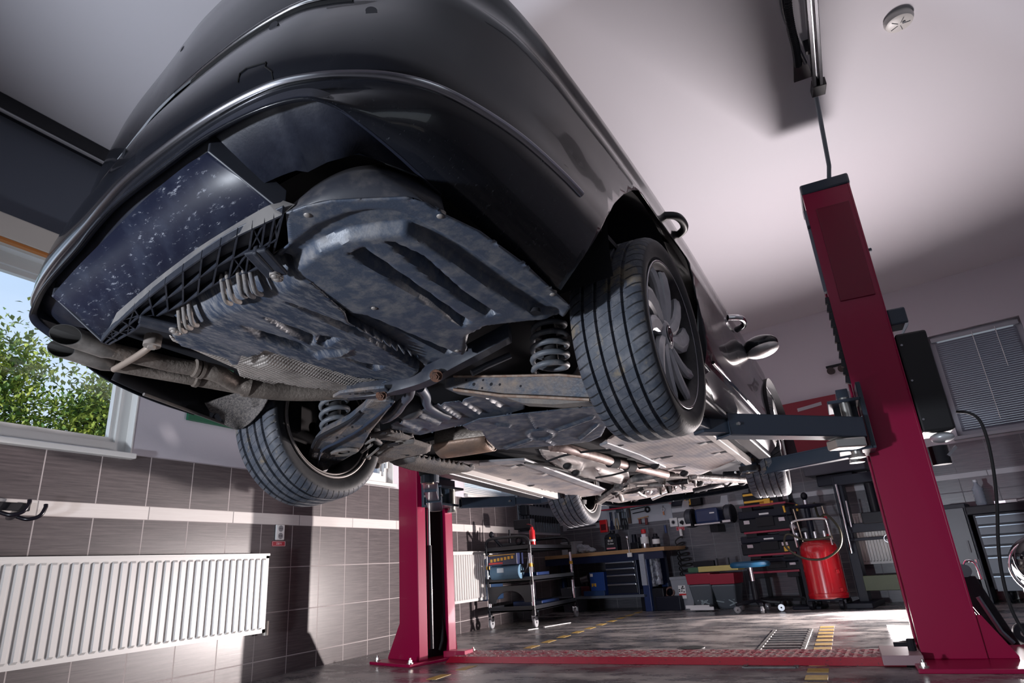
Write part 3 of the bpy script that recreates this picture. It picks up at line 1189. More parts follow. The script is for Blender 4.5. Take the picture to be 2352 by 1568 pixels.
ch2 = [r4(252, 322), r4(330, 322), r4(560, 428), r4(820, 665), r4(1088, 850), r4(982, 872), r4(620, 625)]
ch3 = [r4(30, 838), r4(140, 855), r4(870, 1165), r4(700, 1195), r4(330, 1020), r4(0, 880)]
rim_s = [r3(1250, 372), r3(1500, 175), r3(1700, 95), r4(150, 78), r4(330, 88), r4(480, 133), r4(900, 392), r4(1300, 652), r4(1540, 815), r4(1560, 900), r4(800, 1300), r4(0, 1000), r3(1440, 700)]
tray3 = cp(tray[:19], ZT) + cp(tray[19:23], ZT - .016) + cp(tray[23:], ZT)
panel('undertray', tray3, ZT, [(cp(rim_s, ZT), .012, .012), (cp(bulge, ZT - .015), -.028, .018), (cp(ch1, ZT - .018), .036, .012), (cp(ch2, ZT - .018), .036, .014), (cp(ch3, ZT - .018), .038, .014)], tray_m, .006)
for q in (r3(1445, 115), r4(662, 135), r4(1470, 700)):
    screw(cp([q], ZT)[0], .012)
for q in (r4(185, 800), r4(785, 1108)):
    screw(cp([q], ZT - .017)[0], .011)
for q in (r4(1345, 842), r4(775, 1062)):
    p = cp([q], ZT - .017)[0]
    MB().cyl((p[0], p[1], p[2] - .001), (p[0], p[1], p[2] + .01), .016, n=20).build('drain_hole', dark_m, car)

# --- spare wheel tub panel with its rolled rear edge
ZU = -.075
tub = [r3(590, 800), r3(720, 690), r3(1000, 560), r3(1190, 520), r3(1310, 450), r3(1440, 550), r3(1690, 760), r4(0, 905), r4(545, 1245), r4(420, 1320), r4(200, 1385), r3(1960, 1215), r3(1780, 1190), r3(1160, 1000), r3(1125, 1045), r3(1055, 1062), r3(1010, 1050), r3(985, 1098), r3(955, 1100), r3(920, 1060), r3(620, 975), r3(535, 895), r3(560, 850)]
g1 = [r3(1270, 690), r3(1340, 705), r3(1660, 815), r3(2050, 1020), r3(1700, 900), r3(1400, 760)]
g2 = [r3(1125, 775), r3(1190, 790), r3(1480, 900), r3(1515, 955), r3(1470, 985), r3(1320, 905)]
g3 = [r3(985, 850), r3(1050, 865), r3(1390, 965), r3(1500, 1040), r3(1400, 1020), r3(1120, 940)]
g4 = [r3(1660, 835), r3(1720, 840), r3(2230, 1130), r3(2180, 1160), r3(1760, 900)]
f1 = [r3(1510, 905), r3(1670, 935), r3(1560, 990), r3(1490, 965)]
f2 = [r3(1470, 1045), r3(1560, 1000), r3(1780, 990), r3(1640, 1040), r3(1500, 1070)]
f3 = [r3(1650, 1040), r3(1800, 1085), r3(1960, 1105), r3(1880, 1150), r3(1720, 1090)]
tpol = cp(tub, ZU)
roll0, roll1 = np.array(cp([r3(600, 800)], ZU)[0]), np.array(cp([r3(1290, 500)], ZU)[0])
rd = (roll1 - roll0)[:2]
rd = rd / np.linalg.norm(rd)
rn = np.array([-rd[1], rd[0]])


def tubz(x, y):
    d = (np.array([x, y]) - roll0[:2]) @ rn          # distance ahead of the rear edge
    return ZU + .05 * max(0.0, 1 - max(d, 0) / .07) ** 2 + .004 * math.sin(x * 40)


panel('spare_wheel_tub', tpol, ZU, [(cp(g1, ZU), .035, .016), (cp(g2, ZU), .035, .018), (cp(g3, ZU), .035, .018), (cp(g4, ZU), .055, .014), (cp(f1, ZU), .03, .02), (cp(f2, ZU), -.018, .02), (cp(f3, ZU), .02, .015)], tub_m, .006, zfun=tubz)
# dusty corrugations where the panel rolls up
for q0, q1 in (((585, 800), (650, 880)), ((615, 770), (690, 860)), ((650, 750), (730, 840)), ((865, 590), (950, 700)), ((900, 575), (1010, 690)), ((975, 550), (1050, 650)), ((1010, 540), (1100, 655)), ((1050, 530), (1150, 640))):
    a, b = cp([r3(*q0), r3(*q1)], ZU)
    a, b = np.array(a), np.array(b)
    a[2] = ZU + .035
    m_ = (a + b) / 2
    m_[2] = ZU - .012
    b[2] = ZU - .004
    MB().tube(spline([a, m_, b], 6), [.003] + [.0062] * 11 + [.003], 10).build('dusty_rib', dusty, car, 60)
for q in (r3(1230, 520), r3(570, 880)):
    screw(cp([q], -.085)[0], .012)
# --- heat shield over the exhaust
hs = [r3(525, 885), r3(620, 960), r3(920, 1050), r3(1160, 985), r3(1780, 1180), r3(1965, 1210), r3(1890, 1265), r3(1680, 1275), r3(1400, 1245), r3(1150, 1195), r3(960, 1115), r3(700, 1000), r3(560, 940)]
hp = cp(hs, -.045)
panel('heat_shield', hp, -.045, [([(p[0], p[1]) for p in cp([r3(600, 960), r3(1000, 1090), r3(1700, 1230), r3(1900, 1230), r3(1780, 1195), r3(1160, 1010), r3(950, 1095)], -.045)], -.02, .05)], shield_m, .006)
hs2 = [r3(980, 1130), r3(1100, 1150), r3(1260, 1215), r3(1230, 1235), r3(1000, 1180)]
panel('heat_shield', cp(hs2, -.02), -.02, [], shield_m, .006)

# --- rear valance insert (diffuser) between the bumper lip and the cross beam
lipR = [c[1] for c in R_ctl[:9]]
Lb = [c[1] for c in L_ctl[::-1]]
lip_all = [c for c in Lb if c[1] < -1.0] + [c for c in lipR]
lip_s = spline(lip_all, 6)
lip_s = [tuple(p) for p in lip_s]


def beam_y(x):
    return float(np.interp(x, [-.46, -.39, -.10, .23, .48, .60, .71, .78], [-1.02, -1.10, -1.185, -1.225, -1.205, -1.20, -1.17, -1.06]))


mb = MB()
ringA, ringB, ringC, ringD = [], [], [], []
for x, y, z in lip_s:
    c_ = np.array([0.0, -.6])
    d = c_ - np.array([x, y])
    d /= np.linalg.norm(d)
    ringA.append((x, y, z + .002))
    ringB.append((x + d[0] * .016, y + d[1] * .016, z + .012))
    ringC.append((x + d[0] * .022, y + d[1] * .022, z + .045))
    xx = max(-.47, min(.74, x * .9))
    ringD.append((xx, min(beam_y(xx), y + .12) if abs(x) < .6 else beam_y(xx), .035))
mb.loft([ringA, ringB, ringC, ringD], closed=False, cap=False)
o = mb.build('valance_insert', plastic, car, 35)
md = o.modifiers.new('Solidify', 'SOLIDIFY')
md.thickness = .004
# the flat middle plane of the insert, a little lower than the side pockets
mid = cp([r3(-235, 655), (180, 610), (250, 540), (330, 460), (420, 385), (475, 350)], [.07, .085, .09, .09, .09, .09]) + cp([(650, 492), (560, 525), (470, 575), (380, 640), (300, 712), (262, 752), (232, 786)], -.03)
top_e = mid[:6]
bot_e = mid[6:][::-1]
tp = spline(top_e, 8)
bt_ = spline(bot_e, 8)
n_ = 40
tp = [tuple(np.array(tp)[int(round(i * (len(tp) - 1) / (n_ - 1)))]) for i in range(n_)]
bt_ = [tuple(np.array(bt_)[int(round(i * (len(bt_) - 1) / (n_ - 1)))]) for i in range(n_)]
scr = mat('scratched_navy_plastic', (0.008, 0.011, 0.026), 0.38)
g = N(scr)
tc = g.n('ShaderNodeTexCoord')
n1 = g.noise(g.mapping(tc.outputs['Object'], (30, 120, 60), (0, 0, .5)), 1.0, 6, .75)
n2 = g.noise(tc.outputs['Object'], 9, 4)
c = g.mix(g.step(n2, .4, .7), (0.006, 0.008, 0.022), (0.020, 0.025, 0.045))
c = g.mix(g.math('MULTIPLY', g.step(n1, .57, .68), g.step(n2, .36, .52)), c, (.24, .25, .29))
g.l(c, g.b.inputs['Base Color'])
mb = MB()
mb.loft([tp, [tuple((np.array(a) * .5 + np.array(b) * .5) + np.array([0, 0, .012])) for a, b in zip(tp, bt_)], bt_], closed=False, cap=False)
o = mb.build('valance_centre', scr, car, 50)
md = o.modifiers.new('Solidify', 'SOLIDIFY')
md.thickness = .004
# fins at both ends of the centre plane
for (a, b, hz) in (((475, 350), (650, 492), .07), ((118, 680), (232, 786), .06)):
    pa = np.array(cp([a], .085)[0])
    pb = np.array(cp([b], -.035)[0])
    q = [pa, pb, pb + [0, 0, .06], pa + [0, 0, hz]]
    MB().prism([tuple(v) for v in q], (.006, 0, 0)).build('valance_fin', mat('fin_plastic', (.035, .038, .05), .45), car, bevel=.002)

# upturned rear edge of the undertray, closing the right pocket of the insert
e0 = cp([r3(1300, 105), r3(1430, 58), r3(1600, 22), r4(420, 0), r4(560, 40), r4(700, 130)], ZT)
e1 = cp([(652, 486), (715, 436), (790, 402), (868, 396), (945, 420), (1012, 448)], .015)
e2 = [(p[0] * .98, p[1] + .03, .06) for p in e1]
mb = MB()
mb.loft([spline(e0, 6), spline(e1, 6), spline(e2, 6)], closed=False, cap=False)
o = mb.build('tray_upturn', mat('charcoal_plastic', (.03, .032, .042), .45, col2=(.11, .10, .10), nscale=18, ramp=(.5, .85)), car, 60)
md = o.modifiers.new('Solidify', 'SOLIDIFY')
md.thickness = .004

# --- cross beam and ribbed lattice behind it
Lc = spline([(232, 786), (262, 752), (330, 692), (420, 622), (520, 555), (600, 515), (650, 492)], 8)
Uc = spline([(268, 718), (300, 690), (360, 640), (450, 572), (540, 515), (600, 480), (620, 470)], 8)
Ic = spline([(250, 792), (300, 765), (345, 735), (420, 700), (500, 652), (585, 622), (622, 605)], 8)
nL = len(Lc)
lowz = -.058
U3 = cp([tuple(p) for p in Uc], -.02)
L3 = cp([tuple(p) for p in Lc], lowz)
L3b = [(p[0] + .012, p[1] + .018, lowz + .03) for p in L3]
mb = MB()
rings = []
for i in range(min(len(U3), nL)):
    u, l_, b_ = U3[i], L3[i], L3b[i]
    rings.append([u, ((u[0] + l_[0]) / 2, (u[1] + l_[1]) / 2, (u[2] + l_[2]) / 2 - .006), l_, b_, (u[0] + .01, u[1] + .02, .0)])
mb.loft(rings)
mb.build('rear_beam', mat('dusty_valance_edge', (.17, .16, .155), .7, col2=(.08, .08, .09), nscale=10, ramp=(.45, .8)), car, 40)
I3 = cp([tuple(p) for p in Ic], lowz)
lat_m = mat('lattice_plastic', (.020, .023, .034), .5, col2=(.06, .06, .07), nscale=25, ramp=(.5, .85))
lat_p = mat('lattice_plate_plastic', (.085, .095, .12), .5, col2=(.18, .17, .17), nscale=16, ramp=(.4, .8))
mb = MB()
mb.loft([[(p[0], p[1], lowz + .020) for p in L3[:len(I3)]], [(p[0], p[1], lowz + .020) for p in I3]], closed=False, cap=False)
o = mb.build('lattice_plate', lat_p, car, 40)
md = o.modifiers.new('Solidify', 'SOLIDIFY')
md.thickness = .003
lt = MB()


def lp(t, u):
    i = t * (len(I3) - 1)
    k = min(int(i), len(I3) - 2)
    f = i - k
    a = np.array(L3[k]) * (1 - f) + np.array(L3[k + 1]) * f
    b = np.array(I3[k]) * (1 - f) + np.array(I3[k + 1]) * f
    q = a * (1 - u) + b * u
    return (q[0], q[1], lowz + .010)


for u in (.02, .5, .98):
    pts = [lp(t, u) for t in np.linspace(0, 1, 30)]
    for a, b in zip(pts, pts[1:]):
        lt.bar(a, b, .004, .020)
ts = np.linspace(0, 1, 15)
for t in ts:
    lt.bar(lp(t, 0), lp(t, 1), .004, .020)
for k in (1, 2, 3, 10, 11, 12, 13):
    for u0_, u1_ in ((0, .5), (.5, 1)):
        if (k + int(u0_ * 2)) % 2:
            lt.bar(lp(ts[k], u0_), lp(ts[k + 1], u1_), .003, .016)
            lt.bar(lp(ts[k], u1_), lp(ts[k + 1], u0_), .003, .016)
lt.build('lattice_ribs', lat_m, car)
# two fixing arms reaching from the lattice to the tub
for a, b in (((585, 575), (638, 632)), ((320, 735), (408, 757))):
    pa, pb = np.array(cp([a], lowz - .008)[0]), np.array(cp([b], lowz - .02)[0])
    br = MB().bar(pa, pb, .055, .012).bar(pa + [0, 0, .01], pb + [0, 0, .012], .012, .04).build('fixing_arm', lat_m, car, bevel=.004)
    screw(tuple(pb - [0, 0, .008]), .013, br)

# --- exhaust: twin tips, pipes, clamps, silencer outlet
zt = .0


def exh(pts, z, r, name, m=exh_m, n=18):
    q = cp(pts, z)
    s = spline(q, 6)
    rr = r if not isinstance(r, (list, tuple)) else list(np.interp(np.linspace(0, 1, len(s)), np.linspace(0, 1, len(r)), r))
    return MB().tube(s, rr, n).build(name, m, car, 60)


tipm = mat('dusty_exhaust_tip', (.40, .36, .33), .42, .7, col2=(.20, .18, .165), nscale=14)
for (mouth, end, r_) in (((150, 768), (252, 804), .031), ((140, 800), (249, 836), .027)):
    a, b = V(cz(*mouth, .02)), V(cz(*end, .0))
    d = (b - a).normalized()
    e1_ = V((1, 0, -.35)).normalized()
    e1_ = (e1_ - d * e1_.dot(d)).normalized()
    e2_ = d.cross(e1_)
    L = (b - a).length
    rings, inner = [], []
    for t, rr, skew in ((0, r_, 1.25), (.012, r_ * 1.03, 1.25), (.5 * L, r_, .3), (L - .012, r_ * .98, 0), (L + .012, r_ * .72, 0)):
        rings.append([a + d * (t + skew * rr * math.cos(w)) + e1_ * rr * math.cos(w) + e2_ * rr * math.sin(w) for w in np.linspace(0, 2 * PI, 33)[:-1]])
    for t, rr, skew in ((.0, r_ * .95, 1.25), (.06, r_ * .93, .9), (.10, r_ * .9, .2)):
        inner.append([a + d * (t + skew * rr * math.cos(w)) + e1_ * rr * math.cos(w) + e2_ * rr * math.sin(w) for w in np.linspace(0, 2 * PI, 33)[:-1]])
    tp_o = MB().loft(rings, cap=False).build('exhaust_tip', tipm, car, 40)
    MB().loft(inner, cap=False).add(inner[-1], [tuple(range(32))]).loft([rings[0], inner[0]], cap=False).build('tip_bore', mat('shaded_bore', (.015, .013, .012), .7), tp_o, 40)  # shade put into the bore's colour so the mouth reads hollow
exh([(250, 804), (330, 822), (400, 838), (452, 847)], 0.0, .025, 'tail_pipe')
exh([(247, 836), (320, 850), (400, 864), (455, 874)], 0.0, .020, 'tail_pipe')
exh([(450, 846), (500, 858), (540, 880), (575, 888)], [0, -.005, -.01, -.015], [.028, .03, .03, .034], 'tail_pipe')
exh([(450, 873), (500, 880), (550, 888)], 0.0, [.021, .024, .026], 'tail_pipe')
exh([(560, 887), (640, 897), (730, 900), (800, 893), (860, 885)], [-.012, -.01, .0, .02, .04], [.036, .036, .034, .034, .03], 'silencer_pipe')
for q, r in (((450, 846), .031), ((462, 849), .031), ((450, 873), .025), ((566, 887), .039), ((580, 889), .039)):
    p = np.array(cp([q], -.004)[0])
    d = np.array(cp([(q[0] + 20, q[1] + 5)], -.004)[0]) - p
    d /= np.linalg.norm(d)
    MB().cyl(p - d * .006, p + d * .006, r, n=28).build('pipe_clamp', exh_m, car, 40)
exh([(262, 848), (285, 835), (318, 815), (345, 795), (362, 775)], [-.02, -.025, -.03, -.02, .02], .010, 'exhaust_hanger', mat('rusty_hanger', (.30, .24, .20), .6, .3))
p = np.array(cp([(349, 792)], -.035)[0])
MB().cyl(p + [0, 0, .03], p - [0, 0, .004], .024, n=20).cyl(p - [0, 0, .004], p - [0, 0, .012], .012, n=6).build('hanger_mount', mat('dusty_rubber_mount', (.22, .19, .17), .75), car, 40)
# wheel house flap behind the rear left wheel
gm_ = mat('gritty_flap', (.20, .175, .16), .9, col2=(.09, .08, .08), nscale=120, ramp=(.4, .6), bump=.4, bscale=250)
tt = spline(cp([(470, 925), (530, 905), (580, 893), (628, 893)], [.0, .04, .06, .07]), 6)
mm = spline(cp([(485, 950), (535, 945), (585, 935), (618, 915)], [-.02, .0, .02, .03]), 6)
bb_ = spline(cp([(520, 976), (548, 984), (575, 972), (604, 940)], [-.045, -.05, -.045, -.01]), 6)
MB().loft([tt, mm, bb_], closed=False, cap=False).build('wheel_house_flap', gm_, car, 70).modifiers.new('Solidify', 'SOLIDIFY').thickness = .006
# dark inner wall of the bumper corner behind the exhaust
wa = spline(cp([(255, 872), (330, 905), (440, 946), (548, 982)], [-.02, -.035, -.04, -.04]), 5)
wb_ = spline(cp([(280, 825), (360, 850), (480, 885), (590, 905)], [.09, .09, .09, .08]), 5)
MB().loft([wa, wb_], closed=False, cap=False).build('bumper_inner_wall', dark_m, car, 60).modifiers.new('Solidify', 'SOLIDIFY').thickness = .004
# inner edge of the left bumper corner
MB().tube(cp([(330, 905), (440, 945), (545, 984)], -.042), .006, 6).build('bumper_flange', dusty, car, 60)
# ---------------------------------------------------------------- rear suspension
def cy(pts, y):
    return [tuple(float(c) for c in oc(p[0], p[1], 1, y)) for p in pts]


# cross member
q = cp([(800, 908), (880, 900), (960, 880), (1003, 862), (1060, 832), (1120, 800), (1172, 772)], [-.09, -.095, -.095, -.09, -.06, -.03, 0])
s = spline(q, 5)
mb = MB()
rings = []
for i, p in enumerate(s):
    d = (V(s[min(i + 1, len(s) - 1)]) - V(s[max(i - 1, 0)])).normalized()
    n = V((0, 0, 1)).cross(d).normalized()
    w = .026 if i > 6 else .018
    p = V(p)
    rings.append([p + n * w, p + n * w * .8 - V((0, 0, .014)), p - n * w * .8 - V((0, 0, .014)), p - n * w, p - n * w * .9 + V((0, 0, .04)), p + n * w * .9 + V((0, 0, .04))])
mb.loft(rings)
mb.build('rear_cross_member', mat('dark_subframe', (.022, .026, .04), .4, col2=(.06, .06, .07), nscale=15, ramp=(.45, .8)), car, 40)
# holed bracket on its left end
pl = cp([r5(885, 380), r5(945, 345), r5(1160, 318), r5(1290, 305), r5(1345, 360), r5(1290, 398)], -.105)
o = MB().prism(pl, (0, 0, .012)).build('holed_bracket', arm_m, car, bevel=.003)
for (x, y), r in ((r5(1022, 354), .004), (r5(1070, 352), .0075), (r5(1117, 350), .009), (r5(1170, 346), .0115)):
    p = np.array(cz(x, y, -.107))
    MB().cyl(p, p + [0, 0, .004], r, n=20).build('hole', dark_m, o)


def big_bolt(px, z, r=.02):
    p = np.array(cz(px[0], px[1], z))
    d = V(CARR.T @ (CAMO - CART) - p).normalized()
    d = (d + V((0, -.6, -.6))).normalized()
    a = V(p)
    return MB().cyl(a, a + d * .006, r * 1.45, n=24).cyl(a + d * .006, a + d * .018, r, r * .92, n=6).cyl(a + d * .018, a + d * .022, r * .5, n=12).build('rusty_bolt', rust, car, 40)


big_bolt((1002, 862), -.105, .0145)
big_bolt((876, 907), -.112, .0125)
# right spring link, a deep channel seen from behind
yy = -.16
topl = [r4(690, 1312), r4(760, 1296), r4(850, 1290), r4(1100, 1295), r4(1350, 1285), r4(1520, 1286), r4(1680, 1302), r4(1760, 1310)]
botl = [r4(1760, 1475), r4(1690, 1462), r4(1350, 1450), r4(1100, 1440), r4(900, 1412), r4(760, 1395), r4(690, 1385)]
poly = cy(topl + botl, yy)
o = MB().prism(poly, (0, .09, 0)).build('spring_link', arm_m, car, bevel=.006)
lip = cy([r4(760, 1392), r4(1100, 1436), r4(1350, 1446), r4(1740, 1466)], yy - .012)
MB().tube(lip, .006, 6).tube(cy([r4(760, 1298), r4(1100, 1296), r4(1520, 1287), r4(1740, 1306)], yy - .004), .005, 6).build('folded_edge', mat('rusty_edge', (.34, .27, .22), .7, col2=(.2, .11, .07), nscale=30), o, 60)
for (x, y), r in (((848, 1325), .004), ((903, 1355), .006), ((970, 1325), .004), ((963, 1383), .004), ((1028, 1355), .006), ((1090, 1357), .0045), ((1240, 1368), .004)):
    p = np.array(oc(*r4(x, y), 1, yy - .0015))
    MB().cyl(p, p + [0, .004, 0], r, n=16).build('hole', dark_m, o)
# lower flange under the link with the drain plug
pl = cy([r4(1100, 1440), r4(1350, 1448), r4(1730, 1466), r4(1730, 1480), r4(1480, 1500), r4(1250, 1490)], yy + .02)
MB().prism(pl, (0, .05, 0)).build('link_flange', dusty, o, bevel=.002)
# left spring link
out = [(r5(1185, 408), -.085), (r5(1300, 392), -.08), (r5(1372, 418), -.09), (r5(1255, 560), -.10), (r5(1175, 655), -.11), (r5(1120, 760), -.12), (r5(1090, 800), -.125), (r5(945, 878), -.13), (r5(905, 918), -.13), (r5(800, 950), -.135), (r5(740, 970), -.135), (r5(715, 905), -.13), (r5(712, 830), -.125), (r5(742, 735), -.12), (r5(790, 678), -.115), (r5(1000, 570), -.10), (r5(1100, 490), -.09)]
poly = [tuple(np.array(cz(p[0], p[1], z))) for p, z in out]
o = MB().prism(poly, (-.012, .02, .045)).build('spring_link', arm_m, car, bevel=.008)
crease = cp([r5(1340, 430), r5(1180, 560), r5(1060, 650), r5(930, 720), r5(800, 790), r5(770, 900)], [-.095, -.105, -.115, -.122, -.130, -.138])
MB().tube(spline(crease, 5), .006, 6).build('pressed_crease', mat('navy_crease', (.03, .04, .065), .4), o, 60)
MB().tube(spline([poly[i] for i in (16, 15, 14, 13, 12, 11)], 5), .007, 6).build('folded_edge', dark_m, o, 60)
p = np.array(cz(*r5(975, 800), -.128))
MB().lathe([(.020, -.002), (.045, -.006), (.050, .0), (.045, .006), (.020, .004)], 28, Matrix.Translation(V(p)) @ Matrix.Diagonal((1.5, .9, 1, 1))).cyl(p, p + [0, 0, .004], .018, n=20).build('spring_seat', dusty, o, 50)
for x, y in ((1040, 608), (920, 690), (1140, 640)):
    p = np.array(cz(*r5(x, y), -.121))
    MB().cyl(p - [0, 0, .002], p + [0, 0, .004], .005, n=14).build('hole', dark_m, o)


def coil(c0, c1, R, r, turns, name):
    c0, c1 = V(c0), V(c1)
    ax_ = (c1 - c0)
    d = ax_.normalized()
    a = d.orthogonal().normalized()
    b = d.cross(a)
    n = int(turns * 22)
    pts = [c0 + ax_ * (i / n) + (a * math.cos(2 * PI * turns * i / n) + b * math.sin(2 * PI * turns * i / n)) * R * (1 - .12 * abs(2 * i / n - 1) ** 3) for i in range(n + 1)]
    return MB().tube(pts, r, 10).build(name, spring_m, car, 60)


coil(oc(1264, 862, 1, -.06), oc(1262, 745, 1, -.06), .062, .0105, 5.0, 'coil_spring')
coil(oc(772, 1010, 1, -.08), oc(766, 895, 1, -.08), .056, .0105, 5.2, 'coil_spring')
for c_ in (oc(1264, 800, 1, -.06), oc(768, 960, 1, -.08)):
    MB().cyl((c_[0], c_[1], c_[2] - .06), (c_[0], c_[1], c_[2] + .12), .026, n=20).build('bump_stop', rubber, car, 50)
# trailing links, drop links, cables round the left hub
MB().tube(cp([r5(1960, 190), r5(2080, 130), r5(2260, 50)], [-.06, -.03, .0]), .012, 8).build('tie_bar', mat('dark_tie_bar', (.05, .055, .07), .4), car, 60)
MB().tube(spline(cp([r5(1490, 300), r5(1480, 360), r5(1430, 420), r5(1390, 480), r5(1330, 530), r5(1270, 550)], -.07), 5), .017, 10).build('stabiliser_bar', mat('dark_stabiliser', (.06, .065, .085), .45, col2=(.2, .15, .12), nscale=18, ramp=(.5, .8)), car, 60)
MB().tube(spline(cp([r5(1560, 300), r5(1600, 360), r5(1620, 430), r5(1690, 480), r5(1780, 520)], -.05), 5), .02, 10).build('brake_hose_tube', mat('blue_grey_tube', (.06, .075, .11), .4), car, 60)
for pts, r in (((r5(1110, 800), r5(1150, 770), r5(1190, 740)), .006), ((r5(1120, 850), r5(1170, 830), r5(1240, 770)), .005), ((r5(1140, 730), r5(1210, 700), r5(1260, 730)), .007), ((r5(980, 920), r5(1010, 890), r5(1030, 885)), .006)):
    MB().tube(spline(cp(pts, -.11), 5), r, 8).build('brake_cable', dusty, car, 60)
mb = MB()
for x, y, w in ((1140, 850, .03), (1165, 890, .026), (1190, 860, .03), (1230, 905, .02)):
    p = cz(*r5(x, y), -.10)
    mb.ell(p, (w, w * .8, w * .7), 12, 8)
mb.build('bush_mounts', dusty, car, 60)
p = cz(*r5(1480, 455), -.03)
MB().ell(p, (.07, .05, .05), 18, 10).build('rear_silencer', mat('dark_silencer', (.05, .05, .055), .5), car, 60)
# hub carriers on the wheels' inner faces
for sg, c_ in ((1, (.66, 0, -.015)), (-1, (-.59, 0, .0))):
    mb = MB()
    mb.cyl((c_[0] - sg * .03, 0, c_[2]), (c_[0] + sg * .08, 0, c_[2]), .06, n=24)
    mb.bar((c_[0], -.0, c_[2] - .10), (c_[0], .02, c_[2] + .16), .05, .05)
    mb.build('hub_carrier', dark_m, car, 45)
    MB().tube([(c_[0] - sg * .01, .05, c_[2] + .05), (c_[0] - sg * .28, .35, c_[2] + .05), (c_[0] - sg * .30, .62, c_[2] + .06)], .022, 8).build('trailing_arm', arm_m, car, 60)

# ---------------------------------------------------------------- tank, plates and silencer amidships
ribs_poly = cp([r5(1335, 590), r5(1460, 525), r5(1700, 425), r5(1850, 410), r5(2030, 355), r5(2370, 375), r5(2370, 470), r5(1990, 565), r5(1560, 668), r5(1340, 650)], -.055)
feats = [(cp(q, -.06), -.018, .018) for q in ([r5(1370, 560), r5(1425, 545), r5(1590, 620), r5(1530, 640)], [r5(1510, 505), r5(1570, 495), r5(1745, 570), r5(1690, 592)], [r5(1690, 432), r5(1740, 425), r5(1900, 522), r5(1850, 545)], [r5(1850, 405), r5(1900, 400), r5(2060, 490), r5(2000, 502)], [r5(2020, 360), r5(2070, 355), r5(2220, 440), r5(2165, 455)])]
panel('ribbed_plate', ribs_poly, -.055, feats, tray_m, .006)
tank = cp([r6(-120, 395), r6(0, 345), r6(200, 318), r6(520, 285), r6(850, 255), r6(925, 380), r6(880, 470), r6(800, 507), r6(620, 532), r6(400, 547), r6(130, 565), r6(60, 500), r6(20, 430), r6(-60, 430)], -.07)
oval = [(440 + 105 * math.cos(a), 452 + 42 * math.sin(a)) for a in np.linspace(0, 2 * PI, 25)[:-1]]
oval2 = [(440 + 90 * math.cos(a), 452 + 33 * math.sin(a)) for a in np.linspace(0, 2 * PI, 25)[:-1]]
tf = [(cp([r6(*p) for p in oval], -.07), -.010, .008), (cp([r6(*p) for p in oval2], -.07), .010, .008)]
for a, b in (((345, 305), (410, 415)), ((830, 325), (550, 425)), ((380, 485), (180, 555)), ((470, 485), (545, 530)), ((860, 375), (720, 490)), ((120, 380), (230, 390))):
    d = np.array(b) - np.array(a)
    nrm = np.array([-d[1], d[0]]) / np.hypot(*d) * 9
    q = [tuple(np.array(a) + nrm), tuple(np.array(b) + nrm), tuple(np.array(b) - nrm), tuple(np.array(a) - nrm)]
    tf.append((cp([r6(*p) for p in q], -.07), -.010, .008))
panel('fuel_tank', tank, -.07, tf, tray_m, .007)
for nm, pts, z in (('side_bracket', [(1170, 682), (1330, 640), (1430, 655), (1520, 685), (1360, 702)], -.07), ('side_bracket', [(1285, 745), (1400, 712), (1520, 702), (1650, 742), (1640, 792), (1420, 835), (1300, 868), (1190, 915), (1150, 905), (1180, 830)], -.075), ('side_bracket', [(1340, 850), (1520, 815), (1900, 885), (1980, 905), (1700, 935), (1480, 895)], -.06)):
    panel(nm, cp([r5(*p) for p in pts], z), z, [(cp([r5(*p) for p in pts], z), -.014, .02)], dusty, .006, thick=.02)
for x, y, rx in ((1355, 745, .022), (1275, 662, .014), (1465, 828, .008), (1700, 858, .008)):
    p = np.array(cz(*r5(x, y), -.092))
    MB().lathe([(0, 0), (rx, 0), (rx, .004), (0, .004)], 20, Matrix.Translation(V(p)) @ Matrix.Diagonal((1.4, .8, 1, 1))).build('hole', dark_m, car, 40)
cop = mat('coppery_heat_shield', (.34, .22, .155), .5, .3, col2=(.20, .15, .13), nscale=10, ramp=(.35, .7), bump=.2, bscale=60)
a, b = np.array(cz(*r5(1720, 790), -.05)), np.array(cz(*r5(2110, 730), -.05))
mb = MB()
rings = []
for t in np.linspace(0, 1, 9):
    c_ = a * (1 - t) + b * t
    d = (b - a) / np.linalg.norm(b - a)
    n = np.array([-d[1], d[0], 0])
    rr = .105 * (1 - .12 * (2 * t - 1) ** 2)
    rings.append([tuple(c_ + n * rr * math.cos(w) + np.array([0, 0, -.045 * math.sin(w) + .01])) for w in np.linspace(-.05, PI + .05, 18)])
mb.loft(rings, closed=False, cap=False)
o = mb.build('silencer_shield', cop, car, 50)
md = o.modifiers.new('Solidify', 'SOLIDIFY')
md.thickness = .004
MB().cyl(a + [0, 0, .04], b + [0, 0, .04], .075, n=24).build('silencer', exh_m, car, 50)

# ---------------------------------------------------------------- floor panels, tunnel and nose
ZP = -.012
def air_hole(px, par, s=1.0):
    p = np.array(cz(px[0], px[1], ZP - .003))
    q = [(-.055, .0), (-.03, .014), (.02, .017), (.055, .0), (.02, -.017), (-.03, -.014)]
    poly = [(p[0] + a * s, p[1] + b * s, p[2]) for a, b in q]
    MB().prism(poly, (0, 0, .004)).build('air_hole', dark_m, par)
    MB().prism([(p[0] - .06 * s, p[1] - .012 * s, p[2] - .006), (p[0] - .06 * s, p[1] + .012 * s, p[2] - .006), (p[0] - .02 * s, p[1] + .018 * s, p[2]), (p[0] - .02 * s, p[1] - .018 * s, p[2])], (0, 0, .004)).build('air_scoop', mat('scoop_plastic', (.55, .5, .48), .5), par)


